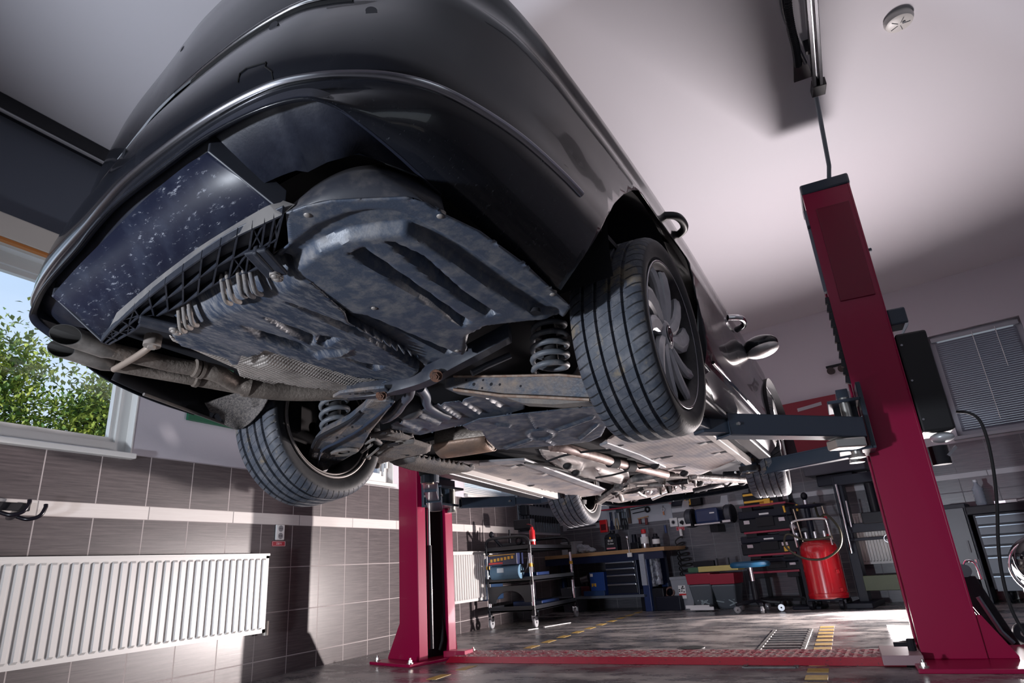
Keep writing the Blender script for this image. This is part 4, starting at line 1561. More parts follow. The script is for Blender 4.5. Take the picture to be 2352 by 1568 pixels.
lp_ = cp([(900, 1066), (985, 1060), (1100, 1058), (1205, 1054), (1300, 1090), (1394, 1124), (1378, 1136), (1332, 1142), (1240, 1122), (1100, 1089), (1000, 1080), (930, 1074)], ZP)
rail = [(1100, 1062), (1205, 1056), (1300, 1092), (1390, 1125), (1375, 1130), (1290, 1100), (1195, 1065), (1100, 1070)]
o = panel('floor_panel', lp_, ZP, [], pan_m, .012)
railm = mat('pale_panel_rail', (.42, .40, .41), .45, col2=(.25, .26, .29), nscale=9)
MB().prism(cp(rail, ZP - .012), (0, 0, .014)).build('floor_rail', railm, o, bevel=.004)
for x, y in ((300, 686), (520, 742), (182, 800), (735, 792), (20, 770), (350, 838)):
    air_hole(r6(x, y), o)
rp_ = cp([(1377, 1022), (1450, 1048), (1514, 1074), (1575, 1093), (1612, 1089), (1692, 1055), (1700, 1040), (1640, 985), (1560, 960), (1420, 990)], ZP)
rail = [(1377, 1024), (1450, 1050), (1516, 1076), (1530, 1074), (1470, 1045), (1395, 1018)]
o = panel('floor_panel', rp_, ZP, [], pan_m, .012)
MB().prism(cp(rail, ZP - .012), (0, 0, .014)).build('floor_rail', railm, o, bevel=.004)
for x, y in ((975, 555), (1335, 632), (1430, 705), (1670, 520), (1765, 592), (1640, 780)):
    air_hole(r6(x, y), o)
tun = cp([r6(430, 565), r6(600, 590), r6(760, 625), r6(1075, 725), r6(1090, 790), r6(1060, 835), r6(880, 800), r6(740, 765), r6(560, 690), r6(460, 620)], .02)
panel('tunnel_heat_shield', tun, .02, [(cp([r6(520, 600), r6(760, 650), r6(760, 720), r6(560, 660)], .02), -.02, .03), (cp([r6(820, 680), r6(1050, 750), r6(1040, 810), r6(850, 760)], .02), -.025, .03)], alu, .012)
exh([r6(520, 548), r6(620, 560), r6(760, 600), r6(860, 628), r6(960, 660), r6(1090, 690), r6(1250, 728), r6(1350, 752)], -.02, .026, 'exhaust_pipe', mat('pinkish_exhaust_pipe', (.36, .26, .23), .55, .2, col2=(.14, .09, .08), nscale=16))
for q in (r6(965, 662), r6(1085, 688)):
    p = np.array(cz(*q, -.02))
    MB().cyl(p - [.012, .03, 0], p + [.012, .03, 0], .034, n=20).build('pipe_clamp', dark_m, car, 40)
for pts in ([(480, 660), (620, 612), (800, 583), (950, 575)], [(840, 775), (980, 750), (1130, 710), (1280, 690)], [(330, 668), (520, 700), (700, 745)]):
    MB().tube(spline(cp([r6(*p) for p in pts], -.03), 5), .006, 6).build('brake_line', rubber, car, 60)
for x, y in ((700, 740), (1270, 690), (640, 690), (1480, 745), (1590, 815), (980, 880)):
    p = np.array(cz(*r6(x, y), -.03))
    MB().ell(p, (.03, .03, .02), 12, 8).build('line_clip', rubber, car, 60)
# engine bay underside: subframe, arms, tray
fm = mat('dusty_subframe', (.34, .31, .29), .6, .2, col2=(.09, .085, .09), nscale=14, ramp=(.4, .65), bump=.3, bscale=60)
MB().bar(tuple(cz(1352, 1168, .0)), tuple(cz(1420, 1122, -.02)), .07, .03).build('control_arm', fm, car, bevel=.01)
MB().bar(tuple(cz(1590, 1095, -.02)), tuple(cz(1725, 1104, .0)), .07, .03).build('control_arm', fm, car, bevel=.01)
MB().tube(cp([(1345, 1175), (1400, 1138), (1440, 1120)], .03), .014, 8).build('track_rod', steel, car, 60)
MB().tube(cp([(1540, 1092), (1640, 1090), (1722, 1098)], .03), .014, 8).build('track_rod', steel, car, 60)
sub = cp([(1405, 1130), (1450, 1108), (1530, 1094), (1600, 1092), (1640, 1100), (1560, 1112), (1470, 1128), (1420, 1140)], -.015)
panel('engine_subframe', sub, -.015, [(cp([(1420, 1130), (1500, 1108), (1600, 1095), (1560, 1108), (1470, 1124)], -.015), .03, .04)], fm, .015, thick=.05)
und = cp([(1388, 1150), (1430, 1136), (1520, 1116), (1620, 1104), (1722, 1104), (1700, 1112), (1600, 1128), (1500, 1141), (1420, 1155)], .0)
panel('engine_undertray', und, .0, [(cp([(1460, 1140), (1500, 1125), (1560, 1120), (1530, 1133)], 0), .03, .03)], pan_m, .015, thick=.012)
random.seed(11)
for k in range(26):
    t = random.random()
    x, y = 1415 + 290 * t, 1126 - 34 * t + random.uniform(-9, 16)
    p = np.array(cz(x, y, -.01))
    a = random.uniform(0, PI)
    L = random.uniform(.04, .13)
    d = np.array([math.cos(a), math.sin(a), random.uniform(-.3, .3)]) * L
    if k % 3 == 0:
        MB().ell(p, (.03, .025, .022), 10, 7).build('engine_mount', random.choice([dark_m, fm, alu]), car, 60)
    else:
        MB().tube([p - d, p + d * .2 + [0, 0, -.01], p + d], random.choice([.008, .012, .018]), 7).build('engine_pipe', random.choice([dark_m, fm, alu, rubber]), car, 60)
# black lower flanks by the sills, coloured pale for the light they reflect
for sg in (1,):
    MB().loft([[(.885, y, .075), (.865, y, .03), (.825, y, -.005), (.79, y, -.012)] for y in np.linspace(.60, 2.17, 12)], closed=False, cap=False).build('rocker_panel', mat('reflected_light_rocker', (.30, .29, .30), .3), car, 50)
# ================================================================== THE TWO-POST LIFT
redp = mat('glossy_red_lift_paint', (0.32, 0.0015, 0.050), 0.32, coat=.2)
redw = mat('worn_red_lift_paint', (0.42, 0.008, 0.035), 0.4, col2=(0.04, 0.03, 0.04), nscale=55, ramp=(.60, .68))
armp = mat('dark_blue_grey_arm_paint', (0.040, 0.055, 0.080), 0.32, coat=.2)
zincm = mat('zinc_plated_steel', (.62, .60, .56), .35, .9)
lift = empty('car_lift', (0, 0, 0), label='red two-post car lift with blue-grey swing arms holding up the black car', cat='car lift')


def cpost(x0, x1, y0, y1, sg, H_):
    """C-section column, open towards sg * x; lips front and back"""
    t = .012
    lipw = .075
    mb = MB()
    mb.b2((x0, y0, .02), (x1, y0 + t, H_)).b2((x0, y1 - t, .02), (x1, y1, H_))
    xb0, xb1 = (x0, x0 + t) if sg > 0 else (x1 - t, x1)
    mb.b2((xb0, y0, .02), (xb1, y1, H_))
    xo0, xo1 = (x1 - t, x1) if sg > 0 else (x0, x0 + t)
    mb.b2((xo0, y0, .02), (xo1, y0 + lipw, H_)).b2((xo0, y1 - lipw, .02), (xo1, y1, H_))
    return mb


LX0, LX1, LY0, LY1 = -3.015, -2.775, 4.14, 4.48
RX0, RX1, RY0, RY1 = .232, .505, 4.05, 4.42
lc = cpost(LX0, LX1, LY0, LY1, 1, 2.80).build('column', redp, lift, bevel=.004)
rc = cpost(RX0, RX1, RY0, RY1, -1, 2.74).build('column', redp, lift, bevel=.004)
for (x0, x1, y0, y1, H_, par) in ((LX0, LX1, LY0, LY1, 2.80, lc), (RX0, RX1, RY0, RY1, 2.74, rc)):
    MB().b2((x0 - .006, y0 - .006, H_ - .02), (x1 + .006, y1 + .006, H_ + .055)).build('column_cap', armp, par, bevel=.012)
# pressed panel and cover seam high on the right column
MB().b2((RX0 + .055, RY0 - .006, 1.96), (RX1 - .03, RY0 + .001, 2.60)).build('cover_plate', mat('dark_red_cover', (.20, .004, .03), .3), rc, bevel=.003)
for x, z in ((RX0 - .008, 2.5), (RX1 + .008, 2.25)):
    MB().box((x, RY0 + .02, z), (.02, .02, .02)).build('knob', armp, rc, bevel=.004)
# base plates with gussets and anchor bolts
for nm, (x0, x1, y0, y1), sg, (cx0, cx1, cy0, cy1) in (('l', (-3.20, -2.70, 4.0, 4.66), -1, (LX0, LX1, LY0, LY1)), ('r', (.185, .82, 3.76, 4.55), 1, (RX0, RX1, RY0, RY1))):
    par = lc if nm == 'l' else rc
    bp_ = MB().b2((x0, y0, 0), (x1, y1, .02)).build('base_plate', redp, lift, bevel=.004)
    xg = cx0 if sg < 0 else cx1
    for yg in (cy0 + .02, cy1 - .02):
        L = .175 if nm == 'l' else .13
        zt = .26 if nm == 'l' else .215
        poly = [(xg, yg - .005, .02), (xg + sg * L, yg - .005, .02), (xg + sg * L, yg - .005, .03), (xg + sg * .025, yg - .005, zt), (xg, yg - .005, zt)]
        MB().prism(poly, (0, .010, 0)).build('gusset', redp, bp_, bevel=.002)
    for bx, by in ((x0 + .03, y0 + .05), (x1 - .05, y0 + .04), (x0 + .03, y1 - .05), (x1 - .04, y1 - .05)):
        MB().cyl((bx, by, .02), (bx, by, .026), .022, n=16).cyl((bx, by, .026), (bx, by, .042), .014, n=6).cyl((bx, by, .042), (bx, by, .055), .007, n=10).build('anchor_bolt', zincm, bp_, 40)
# dark interiors: rails, cylinder and hydraulic ram
for (x, y, par, H_) in ((-2.90, 4.315, lc, 2.7), (.37, 4.235, rc, 2.7)):
    MB().cyl((x + (.055 if par is lc else -.055), y - .02, .08), (x + (.055 if par is lc else -.055), y - .02, .80), .024, n=20).build('ram_cylinder', mat('black_cylinder', (.012, .013, .018), .22, coat=.5), par, 50)
    MB().cyl((x + (.055 if par is lc else -.055), y - .02, .80), (x + (.055 if par is lc else -.055), y - .02, 1.10), .015, n=16).build('ram_rod', steel, par, 50)
    s_ = 1 if par is lc else -1
    MB().b2((x - s_ * .100, y - .150, .02), (x + s_ * .02, y + .150, H_ - .03)).build('dark_infill', dark_m, par)  # black box filling the column so its inside reads black
    MB().tube([(x + .05, y + .06, .06), (x + .05, y + .09, .12), (x + .02, y + .12, .2), (x, y + .12, .4)], .012, 8).build('hose', rubber, par, 60)
# back-of-post switch and cable tray on the left column
MB().b2((LX0 - .03, LY0 + .1, .93), (LX0, LY0 + .16, .985)).build('limit_switch', armp, lc, bevel=.004)
MB().b2((LX0 - .022, LY0 + .12, .30), (LX0, LY0 + .17, .76)).build('cable_tray', armp, lc, bevel=.003)
# floor cover joining the columns: tread plate on top, red edges
tread_p = mat('worn_tread_plate', (0.36, 0.03, 0.06), 0.42, col2=(0.45, 0.36, 0.34), nscale=22, ramp=(.38, .62))
g = N(tread_p)
tc = g.n('ShaderNodeTexCoord')
vx = g.n('ShaderNodeTexVoronoi')
vx.inputs['Scale'].default_value = 26
vx.inputs['Randomness'].default_value = 0.12
g.l(g.mapping(tc.outputs['Object'], (.7, 1.6, 1), (0, 0, .4)), vx.inputs['Vector'])
g.bump(vx.outputs['Distance'], 1.0, .008)
A, B = np.array([-2.66, 4.17]), np.array([.15, 3.97])
d = (B - A) / np.linalg.norm(B - A)
n = np.array([-d[1], d[0]])
mid = (A + B) / 2 + n * .21
rot = math.atan2(d[1], d[0])
Lb = float(np.linalg.norm(B - A))
fc = MB()
fc.box((0, 0, .030), (Lb, .30, .006)).build
o = fc.build('floor_cover', tread_p, lift, bevel=.001)
o.location = (mid[0], mid[1], 0)
o.rotation_euler = (0, 0, rot)
tm = MB()
for i in range(64):
    for j in range(6):
        x = -Lb / 2 + .03 + i * (Lb - .06) / 63
        y = -.125 + j * .05
        a = .62 if (i + j) % 2 else -.62
        tm.box((x, y, .0345), (.026, .0065, .004), a)
tm.build('tread_pattern', tread_p, o)
MB().loft([[(x, -.15, .033), (x, -.212, .002), (x, -.205, .0), (x, -.15, .0)] for x in (-Lb / 2, Lb / 2)]).build('cover_edge', redw, o)
MB().loft([[(x, .15, .033), (x, .212, .002), (x, .205, .0), (x, .15, .0)] for x in (-Lb / 2, Lb / 2)]).build('cover_edge', redw, o)
MB().b2((-2.76, 4.30, .02), (-2.58, 4.42, .06)).build('cable_guide', redp, lift, bevel=.003)
MB().b2((.05, 3.93, .01), (.23, 4.30, .055)).build('cable_guide', mat('pinkish_worn_steel', (.34, .22, .24), .45), lift, bevel=.003)
MB().box((.17, 4.10, .085), (.10, .025, .02)).cyl((.2, 4.1, .05), (.2, 4.1, .11), .02, n=10).build('pulley_bolt', dark_m, lift)

LROT = Matrix.Translation((-2.895, 4.31, 0)) @ Matrix.Rotation(math.radians(-19), 4, 'Z') @ Matrix.Translation((2.895, -4.31, 0))
lc.matrix_local = LROT
for o in lift.children:
    if o.name == 'base_plate':
        o.matrix_local = LROT
# carriages
for sg, x, y, z0, z1 in ((1, -2.70, 4.24, 1.07, 1.30), (-1, .165, 3.98, 1.055, 1.42)):
    c_ = MB()
    c_.b2((x - .085, y - .13, z0), (x + .085, y + .20, z0 + .018)).b2((x - .085, y - .13, z1 - .10), (x + .085, y + .20, z1 - .082))
    c_.b2((x - sg * .085 - .012, y - .13, z0), (x - sg * .085 + .012, y + .20, z1))
    c_.b2((x - .06, y + .02, z0), (x + .06, y + .045, z1 - .09))
    c_ = c_.build('carriage', armp, lift, bevel=.004)
    for yy in (y - .085, y + .15):
        MB().cyl((x, yy, z0 - .02), (x, yy, z1 - .07), .028, n=20).build('pivot_pin', zincm, c_, 50)
        MB().cyl((x, yy, z0 - .035), (x, yy, z0 - .015), .04, .036, 14).build('pin_collar', zincm, c_, 40)
    MB().b2((x - .03, y - .10, z1 - .082), (x + .03, y + .16, z1 - .02)).build('arm_lock', armp, c_, bevel=.004)
MB().b2((-2.80, 4.12, 1.28), (-2.62, 4.34, 1.34)).build('carriage_head', armp, lift, bevel=.006)


def swing_arm(root, end, pad, z0, h=.10, h2=.078, split=.62, open_end=True, tip=.0):
    r_, e_ = V((root[0], root[1], z0 + h / 2)), V((end[0], end[1], z0 + h / 2))
    s_ = r_ + (e_ - r_) * split
    a = MB()
    d_ = (e_ - r_).normalized()
    # hollow outer tube
    t = .009
    side = d_.cross(V((0, 0, 1))).normalized()
    for q0, q1, w, hh in ((side * (h / 2 - t / 2), None, t, h), (side * -(h / 2 - t / 2), None, t, h)):
        a.bar(r_ + q0, s_ + q0, w, hh)
    a.bar(r_ + V((0, 0, h / 2 - t / 2)), s_ + V((0, 0, h / 2 - t / 2)), h, t)
    a.bar(r_ - V((0, 0, h / 2 - t / 2)), s_ - V((0, 0, h / 2 - t / 2)), h, t)
    a = a.build('swing_arm', armp, lift, bevel=.004)
    inn = MB().bar(r_ + d_ * .1, e_, h2, h2).build('arm_extension', armp, a, bevel=.006)
    p = V((pad[0], pad[1], z0 + h / 2))
    cup = MB().bar(e_ - d_ * .03, p, .085, .05).cyl(p - V((0, 0, .03)), p + V((0, 0, .03)), .05, n=24).build('pad_holder', armp, a, bevel=.004)
    MB().cyl(p - V((0, 0, .035)), V((p[0], p[1], pad[2] - .03)), .022, n=20).cyl(p + V((0, 0, .03)), p + V((0, 0, .055)), .04, n=20).build('pad_screw', mat('brassy_screw', (.42, .34, .26), .35, .8), a, 40)
    MB().cyl((pad[0], pad[1], pad[2] - .035), (pad[0], pad[1], pad[2] - .006), .056, .062, 28).build('lift_pad', rubber, a, 40)
    # stop pin and bolt on the outer tube
    MB().cyl(s_ - d_ * .05 + side * (h / 2), s_ - d_ * .05 + side * (h / 2 + .012), .008, n=10).cyl(s_ - d_ * .05 - side * (h / 2), s_ - d_ * .05 - side * (h / 2 + .012), .008, n=10).build('stop_bolt', zincm, a)
    return a


def cw(x, y, z):
    return tuple(float(v) for v in (CARR @ np.array([x, y, z]) + CART))


# right rear, right front, left rear, left front
swing_arm((.185, 3.78), (-.50, 3.03), cw(-.0 + .70, .82, -.045), 1.105, h=.105, split=.86)
swing_arm((.18, 4.05), (-.50, 4.50), cw(.66, 2.30, -.03), 1.045, h=.085, h2=.066, split=.85)
swing_arm((-2.66, 4.10), (-2.10, 3.18), cw(-.72, .80, -.045), 1.03, h=.10, split=.55)
swing_arm((-2.58, 4.32), (-2.08, 4.86), cw(-.62, 2.45, -.03), 1.055, h=.075, h2=.058, split=.6)
# folded steel wedge under the near right pivot
MB().box((.12, 3.70, 1.075), (.16, .10, .05), .5).build('arm_gear_sector', zincm, lift, bevel=.008)
# toothed safety rack on the inner edge of the right column
rk = MB()
for k in range(11):
    z = 1.46 + k * .05
    rk.prism([(.232, RY0 + .01, z), (.205 - .002 * (k % 2), RY0 + .01, z + .012), (.212, RY0 + .01, z + .05), (.232, RY0 + .01, z + .05)], (0, .03, 0))
rk.build('safety_rack', mat('black_rack', (.012, .012, .02), .4), rc)
MB().b2((.215, RY0 + .02, 2.05), (.232, RY0 + .06, 2.62)).build('rack_rail', mat('pale_blue_rail', (.20, .24, .30), .4), rc)
# power unit: black box, bracket and nameplate lamp on the outer side
pu = MB().b2((.51, 4.06, 1.13), (.665, 4.34, 1.70)).build('power_unit', mat('matt_black_box', (.006, .006, .008), .55), rc, bevel=.012)
for z in (1.2, 1.42, 1.63):
    MB().cyl((.53, 4.054, z), (.53, 4.062, z), .006, n=10).build('cover_screw', steel, pu)
MB().b2((.505, 4.07, 1.76), (.60, 4.22, 1.86)).build('control_box', armp, rc, bevel=.01)
MB().prism([(.555, 4.075, 1.70), (.60, 4.075, 1.76), (.58, 4.075, 1.76), (.545, 4.075, 1.70)], (0, .08, 0)).build('control_box_window', mat('pale_clear_plastic', (.6, .65, .7), .2), rc)
MB().ell((.60, 4.13, 1.10), (.06, .06, .028), 18, 10).build('motor_end_cap', mat('pale_motor_cap', (.72, .75, .78), .3, .4), pu, 60)
MB().cyl((.57, 4.16, .96), (.57, 4.16, 1.06), .045, n=20).build('oil_tank_neck', dark_m, pu, 50)
MB().prism([(.60, 4.07, .99), (.645, 4.07, 1.03), (.64, 4.07, 1.045), (.59, 4.07, 1.0)], (0, .05, 0)).build('release_lever', steel, pu)
# hydraulic line up to the ceiling duct
MB().tube([(.40, 4.16, 2.78), (.42, 4.02, 2.86), (.425, 3.74, 3.19)], .0135, 10).build('hydraulic_pipe', mat('grey_pipe', (.28, .31, .35), .4), rc, 60)
# ================================================================== FIXTURES
rad_m = mat('white_radiator_enamel', (0.62, 0.61, 0.60), 0.32)


def radiator(name_label, u0, u1, z0, z1, place, ribs, valve=True):
    """place(u, off, z) -> world; ribs run upright"""
    rt = empty('radiator', place((u0 + u1) / 2, 0, z0), label=name_label, cat='radiator', group='white wall radiators')
    o0 = V(rt.location)

    def q(u, off, z):
        return tuple(V(place(u, off, z)) - o0)
    mb = MB()
    # front sheet with pressed vertical channels
    n = ribs
    w = (u1 - u0 - .05)
    prof = []
    zi0, zi1 = z0 + .035, z1 - .04
    for k in range(n):
        a = u0 + .025 + w * k / n
        s = w / n
        prof += [(a, .10), (a + s * .22, .10), (a + s * .36, .113), (a + s * .76, .113), (a + s * .90, .10)]
    prof.append((u0 + .025 + w, .10))
    ring_lo = [q(u, o, zi0) for u, o in prof]
    ring_hi = [q(u, o, zi1) for u, o in prof]
    ring_lo2 = [q(u, .10, zi0 - .012) for u, o in prof]
    ring_hi2 = [q(u, .10, zi1 + .012) for u, o in prof]
    mb.loft([ring_lo2, ring_lo, ring_hi, ring_hi2], closed=False, cap=False)
    mb.loft([[q(u0, .10, z), q(u1, .10, z)] for z in (z0, zi0 - .012)], closed=False, cap=False)
    mb.loft([[q(u0, .10, z), q(u1, .10, z)] for z in (zi1 + .012, z1)], closed=False, cap=False)
    for a, b in ((u0, u0 + .025), (u1 - .025, u1)):
        mb.loft([[q(a, .10, z), q(b, .10, z)] for z in (z0, z1)], closed=False, cap=False)
    pan = mb.build('front_panel', rad_m, rt)
    bx = MB()
    for off0, off1, zz0, zz1 in ((.03, .098, z0 + .004, z1 - .004),):
        P = [q(u, o, z) for u in (u0 + .004, u1 - .004) for o in (off0, off1) for z in (zz0, zz1)]
        bx.add(P, [(0, 1, 3, 2), (4, 6, 7, 5), (0, 4, 5, 1), (2, 3, 7, 6), (0, 2, 6, 4), (1, 5, 7, 3)])
    bx.build('back_panel', rad_m, rt)
    gr = MB()
    P = [q(u, o, z) for u in (u0 - .001, u1 + .001) for o in (.03, .108) for z in (z1 - .012, z1 + .003)]
    gr.add(P, [(0, 1, 3, 2), (4, 6, 7, 5), (0, 4, 5, 1), (2, 3, 7, 6), (0, 2, 6, 4), (1, 5, 7, 3)])
    gr.build('top_grille', rad_m, rt)
    if valve:
        v = MB().cyl(q(u1, .06, z0 + .03), q(u1 + .05, .06, z0 + .03), .014, n=14).cyl(q(u1 + .045, .06, z0 - .02), q(u1 + .045, .06, z0 + .07), .02, n=16).cyl(q(u1 + .045, .035, z0), q(u1 + .045, .06, z0), .012, n=12)
        v.build('valve', mat('brass_white_valve', (.55, .50, .44), .4, .2), rt, 50)
    return rt


lw = lambda u, off, z: (XW + off + TT, u, z)
radiator('wide white ribbed radiator on the left wall under the large window', 0.95, 3.42, .295, .80, lw, 46)
radiator('white ribbed radiator on the left wall behind the tool trolley', 5.45, 6.72, .295, .795, lw, 26)
bq = lambda u, off, z: tuple(BP0 + BU * u + BN * (off + TT) + np.array([0, 0, z]))
ua, ub = buz(1935, 1190, .06)[0], buz(2075, 1180, .06)[0]
radiator('white radiator low on the back wall behind the black press', ua, ub, .38, .90, bq, 18, False)


def socket_box(label, c, rot, gangs=2, horiz=False):
    o = empty('power_socket', c, rot, label, 'socket')
    MB().b2((-.058, -.016, -.045), (.058, 0, .045)).build('plate', whitep, o, bevel=.006) if horiz else MB().b2((-.040, -.016, -.055), (.040, 0, .055)).build('plate', whitep, o, bevel=.006)
    for k in (-1, 1):
        cx, cz_ = (k * .03, 0) if horiz else (0, k * .026)
        M = Matrix.Translation((cx, -.0165, cz_)) @ Matrix.Rotation(PI / 2, 4, 'X')
        MB().lathe([(.021, -.002), (.021, .001), (.0235, .001), (.0235, -.002)], 28, M, loop=True).build('ring', mat('socket_ring', (.35, .35, .36), .5), o, 40)
        MB().cyl((cx, -.0160, cz_), (cx, -.0172, cz_), .021, n=24).build('recess', mat('socket_recess', (.22, .22, .24), .5), o)
        for s in (-1, 1):
            MB().cyl((cx + s * .009, -.017, cz_), (cx + s * .009, -.0185, cz_), .0035, n=10).build('pin_hole', dark_m, o)
    return o


def sign220(label, c, rot, w, h):
    s = MB().b2((-w / 2, -.004, -h / 2), (w / 2, 0, h / 2)).build('voltage_sign', redsign)
    s.location = c
    s.rotation_euler = (0, 0, rot)
    tag(s, label, 'sign')
    b = MB()
    t = h * .05
    for q0, q1 in (((-w / 2 + t, -h / 2 + t), (w / 2 - t, -h / 2 + 2 * t)), ((-w / 2 + t, h / 2 - 2 * t), (w / 2 - t, h / 2 - t)), ((-w / 2 + t, -h / 2 + t), (-w / 2 + 2 * t, h / 2 - t)), ((w / 2 - 2 * t, -h / 2 + t), (w / 2 - t, h / 2 - t))):
        b.b2((q0[0], -.0055, q0[1]), (q1[0], -.004, q1[1]))
    b.build('border', mat('pale_pink_print', (.75, .55, .58), .5), s)
    text('lettering', '220 V', h * .62, mat('pale_pink_print', (.75, .55, .58), .5), s, (0, -.0045, 0), (PI / 2, 0, 0))
    return s


socket_box('white double power socket on the left wall above the 220 V sign', (XW + TT, 3.595, .957), PI / 2)
sign220('small red 220 V sign under the left wall socket', (XW + TT, 3.595, .877), PI / 2, .125, .036)
# green board, mostly hidden behind the car
o = MB().b2((XW, 2.74, 1.66), (XW + .02, 3.55, 2.15)).build('notice_board', mat('green_board', (.008, .11, .055), .5), bevel=.003)
tag(o, 'green notice board on the white wall between window and lift, mostly behind the car', 'board')
# double coat hook at the left edge
hk = empty('wall_hook', (XW + TT, 1.83, 1.05), 0, 'black double hook on the white tile band at the left edge', 'hook')
mb = MB()
mb.b2((0, -.10, -.02), (.02, .06, .02))
hk_b = mb.build('hook_plate', dark_m, hk, bevel=.005)
for yy, zz in ((.0, .0), (.08, -.018)):
    MB().tube(spline([(.01, yy - .07, zz - .03), (.05, yy - .04, zz - .045), (.075, yy + .0, zz - .03), (.075, yy + .02, zz + .01), (.072, yy + .022, zz + .03)], 6), .010, 10).build('prong', mat('glossy_black_hook', (.008, .006, .012), .25), hk, 60)

# ceiling: smoke detector, door rail and cable chain
sd = empty('smoke_detector', tuple(on(2062, 42, 2, CEIL)), 0, 'white round smoke detector on the ceiling', 'smoke detector')
MB().lathe([(0, 0), (.072, 0), (.074, -.018), (.066, -.036), (.05, -.042), (0, -.043)], 40).build('body', mat('cream_detector', (.62, .60, .58), .4), sd, 40)
MB().lathe([(.054, -.037), (.066, -.033), (.069, -.022), (.057, -.030)], 40, loop=True).build('vent_ring', blackp, sd, 40)
MB().cyl((.018, -.01, -.043), (.018, -.01, -.046), .008, n=14).build('test_button', dkgrey, sd)
for k in range(5):
    a = k * 2 * PI / 5
    MB().bar((.012 * math.cos(a), .012 * math.sin(a), -.0435), (.05 * math.cos(a), .05 * math.sin(a), -.0435), .003, .002).build('rib', dkgrey, sd)
rail = empty('door_rail', (0, 0, 0), 0, 'black twin door rail with cable chain under the ceiling above the right post', 'rail')
zr = 3.17


def rt_(x, y):
    return tuple(float(v) for v in on(x, y, 2, zr))


e0, e1 = np.array(rt_(1848, 0)), np.array(rt_(1872, 215))
for dx in (0, .035):
    MB().bar((e0[0] + dx, e0[1] - 1.4, zr), (e1[0] + dx, e1[1], zr), .02, .05).build('rail_bar', mat('black_rail', (.02, .02, .025), .25, .5), rail, bevel=.003)
MB().bar((e0[0] + .018, e0[1] - 1.4, zr + .02), (e1[0] + .018, e1[1] - .02, zr + .02), .010, .006).build('rail_lip', steel, rail)
MB().box((e1[0] + .02, e1[1] - .05, zr), (.075, .10, .055), .1).build('end_stop', blackp, rail, bevel=.004)
MB().prism([rt_(1823, 145), rt_(1852, 140), rt_(1868, 175), rt_(1824, 190)], (0, 0, .012)).build('end_bracket', blackp, rail)
ch = spline([rt_(1806, -120), rt_(1808, 0), rt_(1816, 60), rt_(1828, 110), rt_(1833, 150)], 8)
ch = [tuple(p) for p in spline(ch, 3)]
MB().tube(ch, [.0235 if k % 2 else .018 for k in range(len(ch))], 8).build('cable_chain', blackp, rail, 20)
MB().tube(spline([rt_(1790, -100), rt_(1797, 20), rt_(1826, 95), rt_(1850, 145)], 8), .010, 8).build('grey_cable', dkgrey, rail, 60)
for yy in (2.2, 3.3):
    MB().b2((e0[0] - .01, yy, zr + .02), (e0[0] + .05, yy + .03, CEIL)).build('hanger', blackp, rail)

# items on the floor by the lift
o = MB().tube(spline([(.32 + .16 * math.cos(a), 4.75 + .13 * math.sin(a) * (1 + .1 * math.sin(3 * a)), .012 + .006 * math.sin(2 * a)) for a in np.linspace(0, 4.3 * PI, 50)], 3), .009, 8).build('coiled_cable', rubber, None, 60)
tag(o, 'black cable coiled on the floor behind the right post', 'cable')
p = on(1590, 1487, 2, 0)
o = MB().cyl((p[0], p[1], 0), (p[0], p[1], .003), .085, n=28).build('drain_cover', mat('black_iron_cover', (.01, .012, .012), .5), None, 40)
tag(o, 'round black drain cover in the middle of the floor', 'drain')
gr = MB()
p0, p1 = on(1800, 1492, 2, 0), on(1885, 1425, 2, 0)
x0, x1, y0, y1 = -.62, -.36, 3.95, 5.75
for k in range(15):
    y = y0 + (y1 - y0) * k / 14
    gr.b2((x0, y - .012, 0), (x1, y + .012, .004))
for x in (x0, x1):
    gr.b2((x - .012, y0, 0), (x + .012, y1, .004))
o = gr.build('floor_grate', mat('pale_galvanised_grate', (.20, .195, .19), .55, .2, col2=(.11, .11, .115), nscale=20), None)
tag(o, 'pale metal grate let into the floor near the right lane line', 'grate')
for q0, q1 in (((1212, 1447), (1235, 1443)), ((1250, 1440), (1310, 1430))):
    a, b = on(*q0, 2, 0), on(*q1, 2, 0)
    o = MB().bar((a[0], a[1], .003), (b[0], b[1], .003), .02, .006).build('floor_strip', whitep)
    tag(o, 'short white strip on the floor near the trolley castor' if q0[0] < 1240 else 'longer white strip on the floor in front of the trolley', 'strip', 'white floor strips')
# ================================================================== THE BACK OF THE WORKSHOP
bluem = mat('blue_bench_paint', (0.012, 0.030, 0.11), 0.35)
blued = mat('dark_blue_paint', (0.008, 0.014, 0.045), 0.35)
wood = mat('beech_worktop', (0.42, 0.25, 0.12), 0.45, col2=(.30, .17, .08), nscale=6, stretch=(1, 12, 12))
blk = mat('satin_black', (0.008, 0.009, 0.014), 0.42, spec=.22)
navy = mat('navy_black_machine', (0.008, 0.010, 0.020), 0.38, spec=.22)
yelp = mat('yellow_plastic', (0.65, 0.36, 0.03), 0.4)
clearp = mat('cloudy_plastic', (0.35, 0.37, 0.41), 0.25, alpha=.75)
redc = mat('red_can', (0.50, 0.015, 0.02), 0.3)
labelw = mat('white_label', (.7, .7, .7), .5)


def bput(name, px, py, off, label, cat, group=None, z=None):
    """an Empty standing in front of the back wall under a photo point; local x along the wall, local y into it"""
    u, zz = buz(px, py, off)
    o = empty(name, (0, 0, 0), 0, label, cat, group)
    q = BP0 + BU * u + BN * off
    o.matrix_world = Matrix.Translation((q[0], q[1], zz if z is None else z)) @ Matrix.Rotation(BANG, 4, 'Z')
    return o, u


def U(x, y, off):
    return buz(x, y, off)


